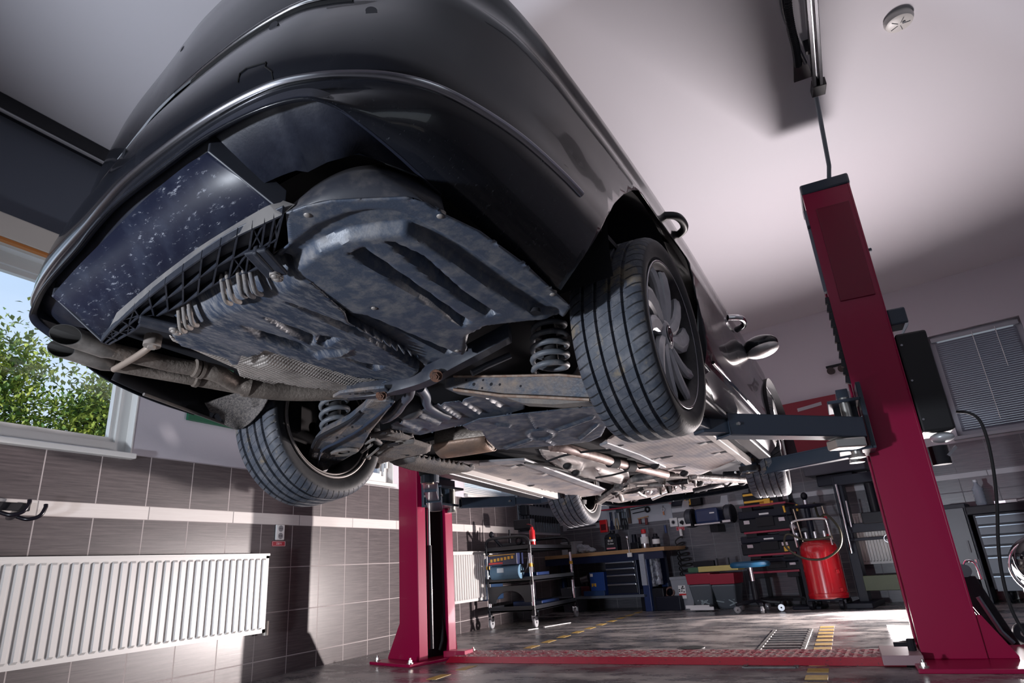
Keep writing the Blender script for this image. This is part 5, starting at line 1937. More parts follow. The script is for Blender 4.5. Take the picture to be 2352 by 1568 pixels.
# ---- workbench
of = .66
bench, ub0 = bput('workbench', 1440, 1390, of, 'long workbench with a beech top and blue steel frame along the back wall', 'workbench', z=0)
uL, zL = U(1228, 1282, of)
uR, zR_ = U(1524, 1252, of)
zb = (zL + zR_) / 2
x0, x1 = uL - ub0, uR - ub0
MB().b2((x0 - .5, 0, zb - .045), (x1, of - .06, zb)).build('worktop', wood, bench, bevel=.004)
xa, _ = U(1476, 1300, of)
xa -= ub0
for x in (xa, x0 + .05):
    MB().b2((x - .045, .02, 0), (x + .045, .10, zb - .045)).build('leg', bluem, bench, bevel=.004)
    MB().b2((x - .045, of - .15, 0), (x + .045, of - .08, zb - .045)).build('leg', bluem, bench, bevel=.004)
_, zs = U(1440, 1366, of)
MB().b2((x0 - .4, .02, zs - .03), (xa, of - .10, zs)).build('lower_shelf', mat('grey_shelf', (.12, .14, .17), .45), bench)
MB().b2((x0 - .5, .01, zb - .13), (x1 - .03, .03, zb - .045)).build('apron', blued, bench)
# leg's clear hanging sleeve of papers
a, z0 = U(1455, 1345, of)
b, z1 = U(1470, 1272, of)
MB().b2((xa - .035, -.008, z0), (xa + .035, .019, z1)).build('paper_sleeve', mat('crinkled_clear_sleeve', (.30, .33, .38), .2, bump=.8, bscale=35), bench)
# ---- drawer cabinet hanging under the top
dc, ud = bput('drawer_cabinet', 1420, 1365, of - .02, 'blue four-drawer tool cabinet under the worktop', 'tool cabinet', z=zs)
a, zt = U(1384, 1270, of)
b, _ = U(1455, 1270, of)
w0, w1 = a - ud, b - ud
hh = zb - .05 - zs
MB().b2((w0, .012, 0), (w1, of - .16, hh)).build('body', blued, dc, bevel=.004)
zc = [0.03, .30, .52, .68, .84]
for k in range(4):
    d0, d1 = hh * zc[k] if k else .02, hh * zc[k + 1] - .008
    dr = MB().b2((w0 + .015, -.004, d0), (w1 - .015, .02, d1)).build('drawer', mat('near_black_drawer', (.010, .012, .02), .35), dc, bevel=.003)
    MB().b2((w0 + .02, -.022, d1 - .022), (w1 - .02, -.004, d1 - .004)).build('drawer_handle', steel, dr, bevel=.003)
MB().cyl(((w0 + w1) / 2, .012, hh * .93), ((w0 + w1) / 2, .004, hh * .93), .012, n=14).build('lock', steel, dc)
# ---- things on and under the bench
o, u_ = bput('oil_bottle', 1409, 1256, of - .20, 'black oil bottle with a white printed label on the workbench', 'bottle', z=zb)
a, _ = U(1396, 1240, of - .2)
b, zt = U(1421, 1217, of - .2)
w = (b - a)
hB = zt - zb
MB().loft([[(x * w * .5 * s, y * w * .32 * s, z * hB) for x, y in ((-1, -1), (1, -1), (1, 1), (-1, 1))] for z, s in ((0, .96), (.02, 1), (.68, 1), (.82, .8), (.86, .42), (.92, .42))]).build('body', blk, o, bevel=.006)
MB().cyl((w * .05, 0, hB * .9), (w * .05, 0, hB), w * .2, n=16).build('cap', blk, o, 40)
lb = MB().b2((-w * .42, -w * .325, hB * .08), (w * .42, -w * .32, hB * .60)).build('label_panel', mat('dark_bottle_label', (.02, .02, .025), .35), o)
MB().b2((-w * .36, -w * .335, hB * .10), (w * .36, -w * .325, hB * .17)).build('label_stripe', mat('pink_print', (.7, .25, .3), .5), lb)
text('lettering', '8100', hB * .15, labelw, lb, (0, -w * .33, hB * .50), (PI / 2, 0, 0))
text('lettering', 'X-clean', hB * .12, labelw, lb, (0, -w * .33, hB * .36), (PI / 2, 0, 0))
MB().ell((0, -w * .33, hB * .64), (.012, .004, .014), 10, 8).build('drop_mark', yelp, lb, 60)


def can(px, py0, py1, off, wpx, label, body, cap, zbase, name='spray_can', cat='spray can', group=None):
    o, u_ = bput(name, px, py0, off, label, cat, group, z=zbase)
    a, _ = U(px - wpx / 2, py0, off)
    b, zt = U(px + wpx / 2, py1, off)
    r = abs(b - a) / 2
    h = max(.08, zt - zbase)
    MB().lathe([(0, 0), (r * .96, 0), (r, .006), (r, h * .72), (r * .8, h * .78), (r * .45, h * .8), (0, h * .8)], 24).build('body', body, o, 40)
    MB().lathe([(0, h * .79), (r * .62, h * .79), (r * .6, h * .97), (r * .5, h), (0, h)], 20).build('cap', cap, o, 40)
    MB().lathe([(r * 1.004, h * .25), (r * 1.012, h * .25), (r * 1.012, h * .6), (r * 1.004, h * .6)], 24, loop=True).build('label_band', labelw, o, 40)
    return o


can(1482, 1250, 1214, of - .28, 12, 'slim silver spray can with a red cap on the workbench', steel, redc, zb)
can(1508, 1250, 1224, of - .15, 12, 'short dark can at the right end of the workbench', blk, blk, zb, 'can', 'can')
# cloudy storage boxes
bx, u_ = bput('storage_box', 1304, 1270, of - .12, 'cloudy square plastic box on the left of the workbench', 'box', z=zb)
a, _ = U(1290, 1265, of - .12)
b, zt = U(1318, 1243, of - .12)
MB().b2((a - u_, 0, 0), (b - u_, .2, zt - zb - .015)).build('body', clearp, bx, bevel=.008)
MB().b2((a - u_ - .006, -.006, zt - zb - .016), (b - u_ + .006, .206, zt - zb)).build('lid', mat('grey_lid', (.30, .32, .36), .4), bx, bevel=.004)
o, u_ = bput('plastic_bag', 1338, 1268, of - .16, 'crumpled clear plastic bag beside the cloudy box on the workbench', 'bag', z=zb)
random.seed(3)
mb = MB()
mb.ell((0, .05, .055), (.10, .07, .055), 22, 14)
mb.ell((.10, .05, .035), (.08, .06, .035), 18, 10)
mb.ell((-.07, .06, .075), (.06, .06, .05), 18, 10)
mb.v = [(x + random.uniform(-.008, .008), y + random.uniform(-.008, .008), max(.001, z + random.uniform(-.008, .008))) for x, y, z in mb.v]
mb.build('bag_body', mat('crinkled_clear_bag', (.30, .33, .37), .2, bump=.5, bscale=50), o, 30)
tag(o, 'crumpled clear plastic bag beside the cloudy box on the workbench', 'bag')
# ratchet with chrome bar leaning in the drawer front, black tool bags behind
o, u_ = bput('ratchet', 1446, 1270, of + .03, 'chrome ratchet handle standing at the front of the workbench', 'ratchet', z=zb - .06)
a, zt = U(1444, 1234, of + .03)
MB().tube([(0, 0, 0), (-.01, 0, (zt - zb + .06) * .9)], .006, 10).build('handle', chromem, o, 60)
MB().ell((-.012, 0, zt - zb + .06), (.02, .014, .022), 14, 8).build('head', chromem, o, 60)
MB().b2((-.03, -.012, -.03), (.03, .012, .02)).build('clip', whitep, o, bevel=.003)
o, u_ = bput('battery_drill', 1462, 1250, of - .35, 'dark cordless tool lying between the oil bottle and silver can', 'tool', z=zb)
mb = MB()
mb.b2((-.10, 0, 0), (.03, .10, .09))
mb.b2((.03, 0, .03), (.16, .09, .15))
mb.build('body', blk, o, bevel=.012)
MB().cyl((-.05, .05, .09), (-.05, .05, .19), .035, .03, 16).build('grip', navy, o, 40)
# blue parts box, red pots and motor below
bx, u_ = bput('parts_box', 1374, 1362, of - .08, 'bright blue cardboard box with a yellow logo on the bench shelf', 'box', z=zs)
a, _ = U(1358, 1360, of - .08)
b, zt = U(1386, 1313, of - .08)
MB().b2((a - u_, 0, .0), (b - u_, .2, zt - zs)).build('carton', mat('blue_carton', (.012, .05, .22), .5), bx, bevel=.003)
MB().b2((a - u_ - .10, -.03, .0), (b - u_ + .0, .0, .06)).build('tray_lip', mat('mid_blue_tray', (.02, .05, .14), .4), bx, bevel=.003)
for k, (xx, ww) in enumerate(((.02, .02), (.05, .012), (.068, .02))):
    MB().b2((a - u_ + xx, -.003, .11 + .01 * (k % 2)), (a - u_ + xx + ww, .0, .15)).build('logo_mark', yelp, bx)
MB().b2((a - u_ + .01, -.003, zt - zs - .05), (a - u_ + .05, .0, zt - zs - .015)).build('paper_label', labelw, bx)
o, u_ = bput('small_motor', 1343, 1330, of - .12, 'small chrome and black motor on the bench shelf left of the blue box', 'motor', z=zs)
_, zt = U(1343, 1312, of - .12)
MB().b2((-.08, 0, 0), (.06, .12, .12)).build('base_block', mat('dark_red_block', (.06, .008, .012), .5), o, bevel=.01)
MB().cyl((-.07, .05, .20), (.05, .05, .22), .06, n=18).build('casing', steel, o, 40)
MB().cyl((-.01, .05, .1), (-.01, .05, .18), .03, n=14).build('neck', blk, o, 40)
o, u_ = bput('waste_bin', 1310, 1415, of - .10, 'dark grey square bin on the floor under the bench beside the trolley', 'bin', z=0)
MB().loft([[(x * s, y * s + .14, z) for x, y in ((-.13, -.13), (.13, -.13), (.13, .13), (-.13, .13))] for z, s in ((0, .85), (.30, 1.0), (.30, .94), (.02, .8))]).build('tub', mat('grey_bin', (.10, .11, .13), .5), o, bevel=.008)
MB().torus((0, .14, .30), .15, .008, 4, 8).build('rim', mat('grey_bin', (.10, .11, .13), .5), o)
o, u_ = bput('wrapped_roll', 1488, 1350, of - .03, 'tall roll wrapped in clear film beside the right bench leg', 'roll', z=0)
_, z0 = U(1488, 1352, of)
_, z1 = U(1486, 1262, of)
mb = MB()
for k in range(3):
    mb.tube([(-.06 + k * .085, .10 + .03 * (k % 2), z0 + .02 * k), (-.065 + k * .085, .10 + .03 * (k % 2), z1 - .03 * k)], [.05, .048], 16)
fm_ = mat('crinkled_film', (.20, .22, .27), .15, col2=(.05, .055, .07), nscale=22, bump=1.0, bscale=30, ramp=(.45, .6))
mb.build('film', fm_, o, 50)
MB().b2((-.14, .04, 0), (.18, .2, z0)).build('stand', blk, o, bevel=.01)

# ---- tool trolley with chrome posts
tr = empty('tool_trolley', (-3.30, 7.05, 0), 0, 'three-tier workshop trolley on castors with chrome posts, black shelves and blue trays', 'trolley')
tp_ = mat('trolley_black_plastic', (.010, .011, .016), .4)
X0, X1, Y0, Y1 = -.26, .26, -.55, .62
ht = .80


def rdx(x, y, z):
    return (x, y, z)


posts = ((X0, Y0), (X1, Y0), (X0, Y1), (X1, Y1))
for x, y in posts:
    pst = MB().cyl((x, y, .12), (x, y, ht), .020, n=18).build('post', chromem, tr, 50)
    for z0, z1 in ((.115, .185), (.42, .47), (ht - .06, ht + .02)):
        MB().cyl((x, y, z0), (x, y, z1), .0225, n=18).build('post_sleeve', tp_, pst, 50)
    MB().cyl((x, y, .60), (x, y, .635), .0218, n=18).build('yellow_ring', yelp, pst, 50)
    cs = MB().lathe([(.012, -.014), (.045, -.014), (.05, -.008), (.05, .008), (.045, .014), (.012, .014)], 24, Matrix.Translation((x, y + .02, .05)) @ Matrix.Rotation(PI / 2, 4, 'Y'), loop=True).build('castor', mat('grey_castor', (.35, .36, .38), .35), tr, 40)
    MB().b2((x - .024, y - .01, .07), (x - .018, y + .035, .12)).b2((x + .018, y - .01, .07), (x + .024, y + .035, .12)).b2((x - .024, y - .015, .108), (x + .024, y + .04, .12)).build('castor_fork', chromem, cs)
for z in (.16, .45, .77):
    sh_ = MB().b2((X0 - .02, Y0 - .02, z), (X1 + .02, Y1 + .02, z + .02)).build('shelf', tp_, tr, bevel=.004)
    rm = MB()
    rm.b2((X0 - .02, Y0 - .02, z), (X1 + .02, Y0 - .008, z + .055)).b2((X0 - .02, Y1 + .008, z), (X1 + .02, Y1 + .02, z + .055)).b2((X0 - .02, Y0, z), (X0 - .008, Y1, z + .055)).b2((X1 + .008, Y0, z), (X1 + .02, Y1, z + .055))
    rm.build('shelf_rim', tp_, sh_, bevel=.003)
for yy in (Y0, Y1):
    MB().tube(spline([(X0, yy, ht), (X0, yy - .01, ht + .07), (X0 + .06, yy - .02, ht + .115), (0, yy - .02, ht + .12), (X1 - .06, yy - .02, ht + .115), (X1, yy - .01, ht + .07), (X1, yy, ht)], 6), .016, 10).build('push_handle', tp_, tr, 60)
# blue hanging side bin and arched lower panel at the near end
MB().loft([[(X0 - .10, y, z), (X0 - .03, y, z)] for y, z in ((Y0 + .0, .28), (Y0 + .0, .72))], closed=False, cap=False)
MB().b2((X0 - .11, Y0 + .02, .28), (X0 - .03, Y0 + .40, .72)).build('side_bin', mat('blue_side_bin', (.014, .04, .10), .4), tr, bevel=.012)
pa = [(X0, Y0 - .024, .42), (X0, Y0 - .024, .25)] + [(.0 + .17 * math.cos(a), Y0 - .024, .25 + .12 * math.sin(a)) for a in np.linspace(PI, 0, 12)] + [(X1, Y0 - .024, .25), (X1, Y0 - .024, .42)]
MB().prism(pa, (0, .012, 0)).build('end_panel', tp_, tr, bevel=.002)
for x, y, z, s, m_, nm in ((.05, -.1, .47, (.30, .35, .07), bluem, 'parts_tray'), (.0, .1, .18, (.36, .5, .06), bluem, 'parts_tray')):
    MB().box((x, y, z + s[2] / 2), s).build(nm, m_, tr, bevel=.006)
# paper roll in its holder
ro = empty('paper_roll', (-3.30, 6.44, .56), 0, 'blue paper towel roll on the near end of the trolley', 'paper roll')
MB().lathe([(.022, -.17), (.072, -.17), (.072, .17), (.022, .17)], 40, Matrix.Rotation(PI / 2, 4, 'Y'), loop=True).build('paper', mat('blue_paper', (.09, .18, .27), .8), ro, 40)
MB().lathe([(.020, -.171), (.026, -.171), (.026, .171), (.020, .171)], 24, Matrix.Rotation(PI / 2, 4, 'Y'), loop=True).build('core', mat('pale_core', (.30, .45, .55), .7), ro, 40)
MB().b2((-.08, -.0735, .0), (.0, -.0725, .045)).build('paper_label', mat('pale_blue_label', (.5, .62, .70), .5), ro)
for sx in (-1, 1):
    MB().tube([(sx * .17, 0, 0), (sx * .21, 0, 0), (sx * .235, .02, .04), (sx * .24, .04, .12)], .010, 8).build('roll_holder', blk, ro, 60)
# battery-charger box on the middle tier
bt2 = empty('battery_box', (-3.31, 6.44, .635), 0, 'dark blue box with yellow and red print above the paper roll', 'box')
MB().b2((-.18, -.06, .0), (.17, .1, .115)).build('carton', mat('navy_carton', (.010, .016, .06), .4), bt2, bevel=.004)
for k in range(7):
    MB().b2((-.15 + k * .042, -.063, .035 + .004 * k), (-.122 + k * .042, -.060, .065 + .004 * k)).build('printed_mark', yelp, bt2)
MB().b2((-.17, -.064, .012), (.0, -.060, .03)).build('red_print', redc, bt2)
MB().b2((-.17, -.064, .10), (.15, -.060, .107)).build('yellow_line', yelp, bt2)
c_ = empty('spray_can', (-3.05, 6.62, .82), 0, 'red spray can standing on the top of the trolley', 'spray can')
MB().lathe([(0, 0), (.030, 0), (.032, .005), (.032, .15), (.024, .165), (0, .165)], 24).build('body', redc, c_, 40)
MB().lathe([(0, .16), (.018, .16), (.016, .19), (0, .192)], 16).build('cap', redc, c_, 40)
MB().lathe([(.0325, .04), (.033, .04), (.033, .06), (.0325, .06)], 24, loop=True).build('label_band', labelw, c_, 40)
gg = empty('grease_gun', (-3.30, 6.62, .79), 0, 'black grease gun and ratchet tools heaped on the trolley top', 'tool')
MB().tube([(-.12, 0, .03), (-.24, -.02, .16)], .018, 10).ell((-.25, -.02, .18), (.03, .025, .035), 12, 8).build('lever', blk, gg, 60)
MB().cyl((-.14, .02, .045), (.12, .05, .045), .03, n=16).build('barrel', blk, gg, 50)
MB().torus((.08, .0, .09), .035, .011, 20, 8, M=Matrix.Rotation(PI / 2, 3, 'X')).build('ring_handle', blk, gg, 60)
MB().cyl((-.06, .06, .03), (-.06, .06, .22), .014, .010, 10).build('nozzle', blk, gg, 50)
MB().tube(spline([(.16, .15, .02), (.20, .16, .18), (.15, .18, .26), (.02, .2, .27)], 6), .008, 8).build('red_hose', mat('dark_red_hose', (.16, .01, .02), .45), gg, 60)
MB().b2((-.06, .18, .22), (.16, .30, .33)).build('gun_body', blk, gg, bevel=.01)
tw = MB().b2((-.15, -.10, .02), (.03, -.05, .035)).build('file_tool', steel, gg, bevel=.004)

# ---- pegboards
pegw = mat('pale_pegboard', (.38, .40, .45), .5)
oL = MB().b2((XW, 7.66, 1.04), (XW + .02, 9.06, 1.66)).build('pegboard', mat('grey_pegboard', (.16, .19, .23), .5), bevel=.002)
tag(oL, 'grey tool board of spanners and screwdrivers on the left wall near the corner', 'pegboard')
for k in range(8):
    z = 1.075 + k * .066
    y = 7.80
    w_ = empty('spanner', (XW + .03, y, z), 0, 'spanner hanging flat in the ladder of eight on the left tool board', 'spanner', 'spanners on the left tool board')
    L = .115 + .004 * k
    MB().b2((0, -L * .8, -.008), (.006, L * .8, .008)).build('shank', mat('dull_chrome_tool', (.10, .12, .15), .4, .6), w_, bevel=.002)
    for s in (-1, 1):
        MB().torus((.003, s * L, 0), .017, .006, 16, 6, M=Matrix.Rotation(PI / 2, 3, 'Y')).build('jaw', mat('dull_chrome_tool', (.10, .12, .15), .4, .6), w_, 50)
for k in range(12):
    y = 7.99 + k * .085
    s_ = empty('screwdriver', (XW + .022, y, 1.19), 0, 'screwdriver hanging in the lower row of the left tool board', 'screwdriver', 'screwdrivers on the left tool board')
    MB().cyl((.02, 0, -.02), (.02, 0, .07), .016, .013, 12).build('handle', blk, s_, 50)
    MB().cyl((.02, 0, -.14), (.02, 0, -.02), .005, n=8).build('blade', mat('dull_chrome_tool', (.10, .12, .15), .4, .6), s_, 50)
for k in range(9):
    y = 8.02 + k * .11
    s_ = empty('pliers', (XW + .022, y, 1.50), 0, 'pliers hanging in the upper row of the left tool board', 'pliers', 'pliers on the left tool board')
    MB().tube([(.02, -.012, 0), (.02, -.022, -.07), (.02, -.016, -.12)], .008, 8).tube([(.02, .012, 0), (.02, .022, -.07), (.02, .016, -.12)], .008, 8).build('grip', navy, s_, 60)
    MB().box((.02, 0, .02), (.012, .022, .06)).build('jaw', mat('dull_chrome_tool', (.10, .12, .15), .4, .6), s_, bevel=.004)
q = empty('wall_drill', (XW + .03, 7.72, 1.08), 0, 'black drill stand on the left wall beside the tool board', 'drill stand')
MB().box((.06, 0, .22), (.10, .09, .14)).build('motor', blk, q, bevel=.015)
MB().cyl((.06, .0, .05), (.06, .0, .16), .03, n=16).build('chuck', blk, q, 50)
MB().box((.05, 0, -.01), (.10, .16, .05)).build('base', blk, q, bevel=.008)

pb, up = bput('pegboard', 1415, 1190, .02, 'pale tool board with hanging tools above the workbench on the back wall', 'pegboard')
pm = pb.matrix_world.copy()
a, z0 = U(1294, 1221, .02)
b, z1 = U(1536, 1128, .02)
zc0 = pm.translation.z
MB().b2((a - up, 0, 1.06 - zc0), (b - up, .018, z1 - zc0 + .12)).build('board', pegw, pb, bevel=.002)


def hang(name, px, py, label, cat, group=None):
    return bput(name, px, py, .035, label, cat, group)[0]


tsteel = mat('dull_chrome_tool', (.10, .12, .15), .4, .6)
# red shelf with bottles over the pegboard
sh, us = bput('wall_shelf', 1460, 1163, .03, 'red-edged shelf of bottles on the pale tool board', 'shelf')
a, _ = U(1382, 1174, .16)
b, _ = U(1535, 1152, .16)
MB().b2((a - us, -.14, -.012), (b - us, .0, .0)).build('board', pegw, sh)
MB().b2((a - us, -.155, -.014), (b - us, -.14, .004)).build('red_edge', mat('red_shelf_edge', (.34, .01, .035), .4), sh, bevel=.002)
zsh = sh.matrix_world.translation.z
for px, col, lab in ((1462, mat('navy_bottle', (.01, .015, .05), .35), 'navy bottle, first from the left on the red-edged shelf'), (1473, mat('dark_green_bottle', (.02, .10, .05), .35), 'green bottle with a red cap on the red-edged shelf'), (1481, mat('grey_green_bottle', (.10, .16, .13), .35), 'grey-green bottle with a red cap on the red-edged shelf'), (1489, mat('teal_bottle', (.03, .07, .09), .35), 'teal bottle right of the two green ones on the red-edged shelf'), (1499, redc, 'red bottle, rightmost on the red-edged shelf')):
    o = bput('bottle', px, 1160, .10, lab, 'bottle', 'bottles on the red-edged shelf', z=zsh)[0]
    MB().lathe([(0, 0), (.024, 0), (.026, .006), (.026, .085), (.012, .105), (0, .105)], 18).build('body', col, o, 40)
    MB().lathe([(0, .10), (.013, .10), (.013, .125), (0, .126)], 14).build('cap', redc, o, 40)
o = bput('tool_case', 1425, 1168, .11, 'long black tool case on the red-edged shelf', 'case', z=zsh)[0]
MB().b2((-.17, -.02, 0), (.17, .08, .085)).build('case_body', navy, o, bevel=.006)
MB().b2((-.02, -.028, .03), (.02, -.02, .06)).build('latch', tsteel, o)
# hanging tools: red case, scraper, cutter pliers, hammer, square, brush, saw
o = hang('measuring_case', 1388, 1207, 'small red case hung at the lower left of the pale tool board', 'case')
MB().b2((-.06, -.03, -.09), (.06, 0, .08)).build('case_body', redc, o, bevel=.006)
MB().b2((-.04, -.033, -.06), (.04, -.03, .02)).build('window', mat('dark_maroon', (.08, .005, .01), .4), o)
o = hang('scraper', 1405, 1196, 'dark blue scraper hanging right of the red case', 'scraper')
MB().b2((-.016, -.02, .0), (.016, 0, .12)).build('handle', blued, o, bevel=.005)
MB().prism([(-.018, -.012, 0), (.018, -.012, 0), (.032, -.012, -.12), (-.032, -.012, -.12)], (0, .004, 0)).build('blade', blued, o)
for px, lab in ((1416, 'snips with pale grips hanging on the pale tool board'), (1431, 'long black pliers hanging under the red-edged shelf'), (1436, 'second black pliers hanging beside the first under the red-edged shelf')):
    o = hang('pliers', px, 1190, lab, 'pliers')
    MB().tube([(-.01, -.01, 0), (-.025, -.01, -.08), (-.012, -.01, -.15)], .009, 8).tube([(.01, -.01, 0), (.025, -.01, -.08), (.02, -.01, -.15)], .009, 8).build('grip', mat('straw_grip', (.30, .24, .16), .5) if px == 1416 else blk, o, 60)
    MB().box((0, -.01, .04), (.03, .014, .09)).build('jaw', tsteel, o, bevel=.005)
o = hang('hammer', 1425, 1180, 'black hammer hanging head up on the pale tool board', 'hammer')
MB().b2((-.055, -.03, .02), (.055, 0, .06)).build('head', tsteel, o, bevel=.008)
MB().cyl((0, -.015, -.18), (0, -.015, .02), .012, n=12).build('handle', blk, o, 50)
o = hang('wire_brush', 1446, 1185, 'brown wire brush hanging on the pale tool board', 'brush')
MB().b2((-.022, -.03, -.10), (.022, 0, .10)).build('block', mat('dark_brown_wood', (.06, .035, .025), .6), o, bevel=.006)
MB().b2((-.018, -.045, -.02), (.018, -.03, .09)).build('bristles', dkgrey, o)
o = hang('hacksaw', 1468, 1172, 'black hacksaw hanging level at the right of the pale tool board', 'saw')
MB().bar((-.12, -.01, .02), (.10, -.01, .035), .012, .012).bar((-.10, -.01, -.03), (.10, -.01, -.015), .006, .012).build('frame', blk, o)
MB().torus((.13, -.01, .0), .03, .012, 16, 8, M=Matrix.Rotation(PI / 2, 3, 'X')).build('grip', blk, o, 60)
o = hang('tack_hammer', 1478, 1190, 'small hammer with a pale wooden bar on the pale tool board', 'hammer')
MB().bar((-.08, -.015, .0), (.08, -.015, .018), .014, .016).build('bar', wood, o)
MB().b2((-.065, -.03, -.07), (-.035, 0, -.005)).b2((.03, -.03, -.09), (.06, 0, .0)).build('heads', mat('dark_red_grip', (.12, .012, .015), .4), o, bevel=.004)
o = hang('key_hook', 1524, 1170, 'bunch of keys on a hook at the right end of the pale tool board', 'keys')
MB().torus((0, -.012, 0), .022, .005, 16, 6, M=Matrix.Rotation(PI / 2, 3, 'X')).cyl((0, -.012, .02), (0, 0, .05), .006, n=8).build('ring', steel, o, 60)
MB().b2((-.01, -.016, -.07), (.01, -.01, -.02)).build('tag', mat('orange_tag', (.45, .18, .08), .5), o)
o = hang('long_bar', 1340, 1212, 'long thin bar lying along the bottom of the pale tool board', 'bar')
MB().tube([(-.28, -.012, .0), (.22, -.012, .02)], .007, 8).build('rod', tsteel, o, 60)
MB().ell((.26, -.012, .06), (.05, .014, .012), 12, 6).build('grip', blk, o, 60)

# ---- sockets, sign, small boxes and grinder right of the bench
for px, lab in ((1548, 'left of two white wall sockets above the coiled hose'), (1568, 'right of two white wall sockets, with a black plug in it')):
    q = onback(px, 1199, TT)
    o = empty('power_socket', tuple(q), BANG, lab, 'socket', 'white sockets on the back wall')
    MB().b2((-.055, -.016, -.055), (.055, 0, .055)).build('plate', whitep, o, bevel=.006)
    M = Matrix.Translation((0, -.0165, 0)) @ Matrix.Rotation(PI / 2, 4, 'X')
    MB().lathe([(.0, .0), (.026, .0), (.028, .003), (.0, .003)], 24, M).build('recess', mat('socket_recess', (.22, .22, .24), .5), o, 40)
    if px == 1568:
        MB().cyl((0, -.017, 0), (0, -.06, -.005), .022, .016, 16).build('plug', blk, o, 50)
        MB().tube(spline([(0, -.05, -.01), (.05, -.05, -.05), (.14, -.05, -.075), (.24, -.05, -.06), (.32, -.05, -.03)], 6), .008, 8).build('plug_cable', blk, o, 60)
    else:
        MB().cyl((0, -.017, 0), (0, -.03, -.0), .018, .014, 16).build('plug', blk, o, 50)
q = onback(1563, 1213, TT)
sign220('small red 220 V sign under the two back wall sockets', tuple(q), BANG, .115, .05)
q = onback(1548, 1152, TT)
o = empty('wall_alarm', tuple(q), BANG, 'dark wall box with a pink round button above the sockets', 'alarm box')
MB().b2((-.02, -.05, -.06), (.13, 0, .06)).build('housing', navy, o, bevel=.008)
MB().cyl((-.04, 0, .01), (-.04, -.03, .01), .035, n=20).build('button', mat('pink_button', (.55, .22, .25), .4), o, 40)
q = onback(1588, 1150, TT)
o = empty('charger', tuple(q), BANG, 'black and yellow battery charger on the back wall', 'charger')
MB().b2((-.05, -.07, -.07), (.16, 0, .07)).build('housing', blk, o, bevel=.01)
MB().b2((-.06, -.075, -.055), (.02, -.02, .055)).build('face', yelp, o, bevel=.006)
for zz in (-.02, .02):
    MB().b2((-.045, -.078, zz - .012), (.005, -.074, zz + .012)).build('slot', blk, o)
# bench grinder on a wall bracket
o, ug = bput('bench_grinder', 1632, 1190, .30, 'blue bench grinder with clear guards on a bracket on the back wall', 'grinder')
s_ = .19 / 1.0
MB().b2((-.16, -.10, -.06), (.14, .10, .12)).build('motor', mat('blue_grinder', (.012, .025, .085), .35), o, bevel=.03)
MB().b2((-.17, -.12, -.075), (.16, .12, -.055)).build('base', steel, o, bevel=.004)
MB().b2((-.05, .05, -.16), (.05, .28, -.075)).build('bracket', blk, o, bevel=.004)
MB().b2((.04, -.106, .05), (.10, -.10, .065)).build('badge', labelw, o)
for sx in (-1, 1):
    g_ = MB().cyl((sx * .20, 0, .03), (sx * .30, 0, .03), .105, n=30).build('wheel_guard', blk, o, 50, bevel=.01)
    MB().cyl((sx * .22, -.0, .03), (sx * .285, -.0, .03), .11, n=30).build('grinding_wheel', dkgrey, g_, 50)
    MB().b2((sx * .2, -.15, -.07), (sx * .30, -.09, -.045)).build('tool_rest', steel, g_)
    MB().prism([(sx * .25 - .05, -.13, .13), (sx * .25 + .05, -.13, .13), (sx * .25 + .04, -.08, .24), (sx * .25 - .04, -.08, .24)], (0, .008, 0)).build('eye_shield', mat('clear_shield', (.40, .43, .47), .15, alpha=.55), g_)
# coiled air hose
q = onback(1560, 1240, .06)
o = empty('coiled_hose', tuple(q), BANG, 'black coiled air hose hanging on the back wall between bench and bins', 'hose')
pts = []
for i in range(170):
    t = i / 169
    a = 2 * PI * 8 * t
    r = .05 + .06 * t
    pts.append((.02 + .06 * t + r * math.cos(a), -.05 + .04 * math.sin(a), .02 - .52 * t + .03 * math.sin(a)))
MB().tube(pts, .008, 7).build('coil', rubber, o, 60)
MB().cyl((.05, -.02, .05), (.05, -.02, .13), .02, n=14).build('coupling', whitep, o, 50)
MB().tube([(-.16, -.02, .2), (-.16, -.02, .10)], .016, 10).build('blow_gun', mat('blue_gun', (.02, .04, .14), .4), o, 60)

# ---- bins and trays below
o, u_ = bput('waste_bin', 1582, 1388, .40, 'grey upright bin with a black and white label, left of the two clear buckets', 'bin', z=0)
_, zt = U(1580, 1323, .40)
MB().loft([[(x * s, y * .85 * s, z) for x, y in ((-.14, -.14), (.14, -.14), (.14, .14), (-.14, .14))] for z, s in ((0, .80), (zt, 1.0), (zt, .94), (.03, .76))]).build('tub', mat('pale_grey_bin', (.24, .26, .29), .45), o, bevel=.012)
MB().loft([[(x * s, y * .85 * s, z) for x, y in ((-.14, -.14), (.14, -.14), (.14, .14), (-.14, .14))] for z, s in ((zt - .03, 1.02), (zt + .004, 1.04), (zt + .004, .96), (zt - .03, .96))]).build('rim', mat('pale_grey_bin', (.24, .26, .29), .45), o, bevel=.004)
lb = MB().b2((-.045, -.119, zt * .34), (.045, -.110, zt * .74)).build('label_panel', labelw, o)
random.seed(5)
for k in range(9):
    x, z = random.uniform(-.035, .03), zt * random.uniform(.52, .72)
    MB().box((x, -.1195, z), (.018, .001, .012)).build('printed_mark', blk, lb)
MB().b2((-.045, -.1197, zt * .44), (.045, -.119, zt * .49)).build('red_stripe', redc, lb)
clear_b = mat('clear_bucket_plastic', (.10, .12, .14), .2, alpha=.85)
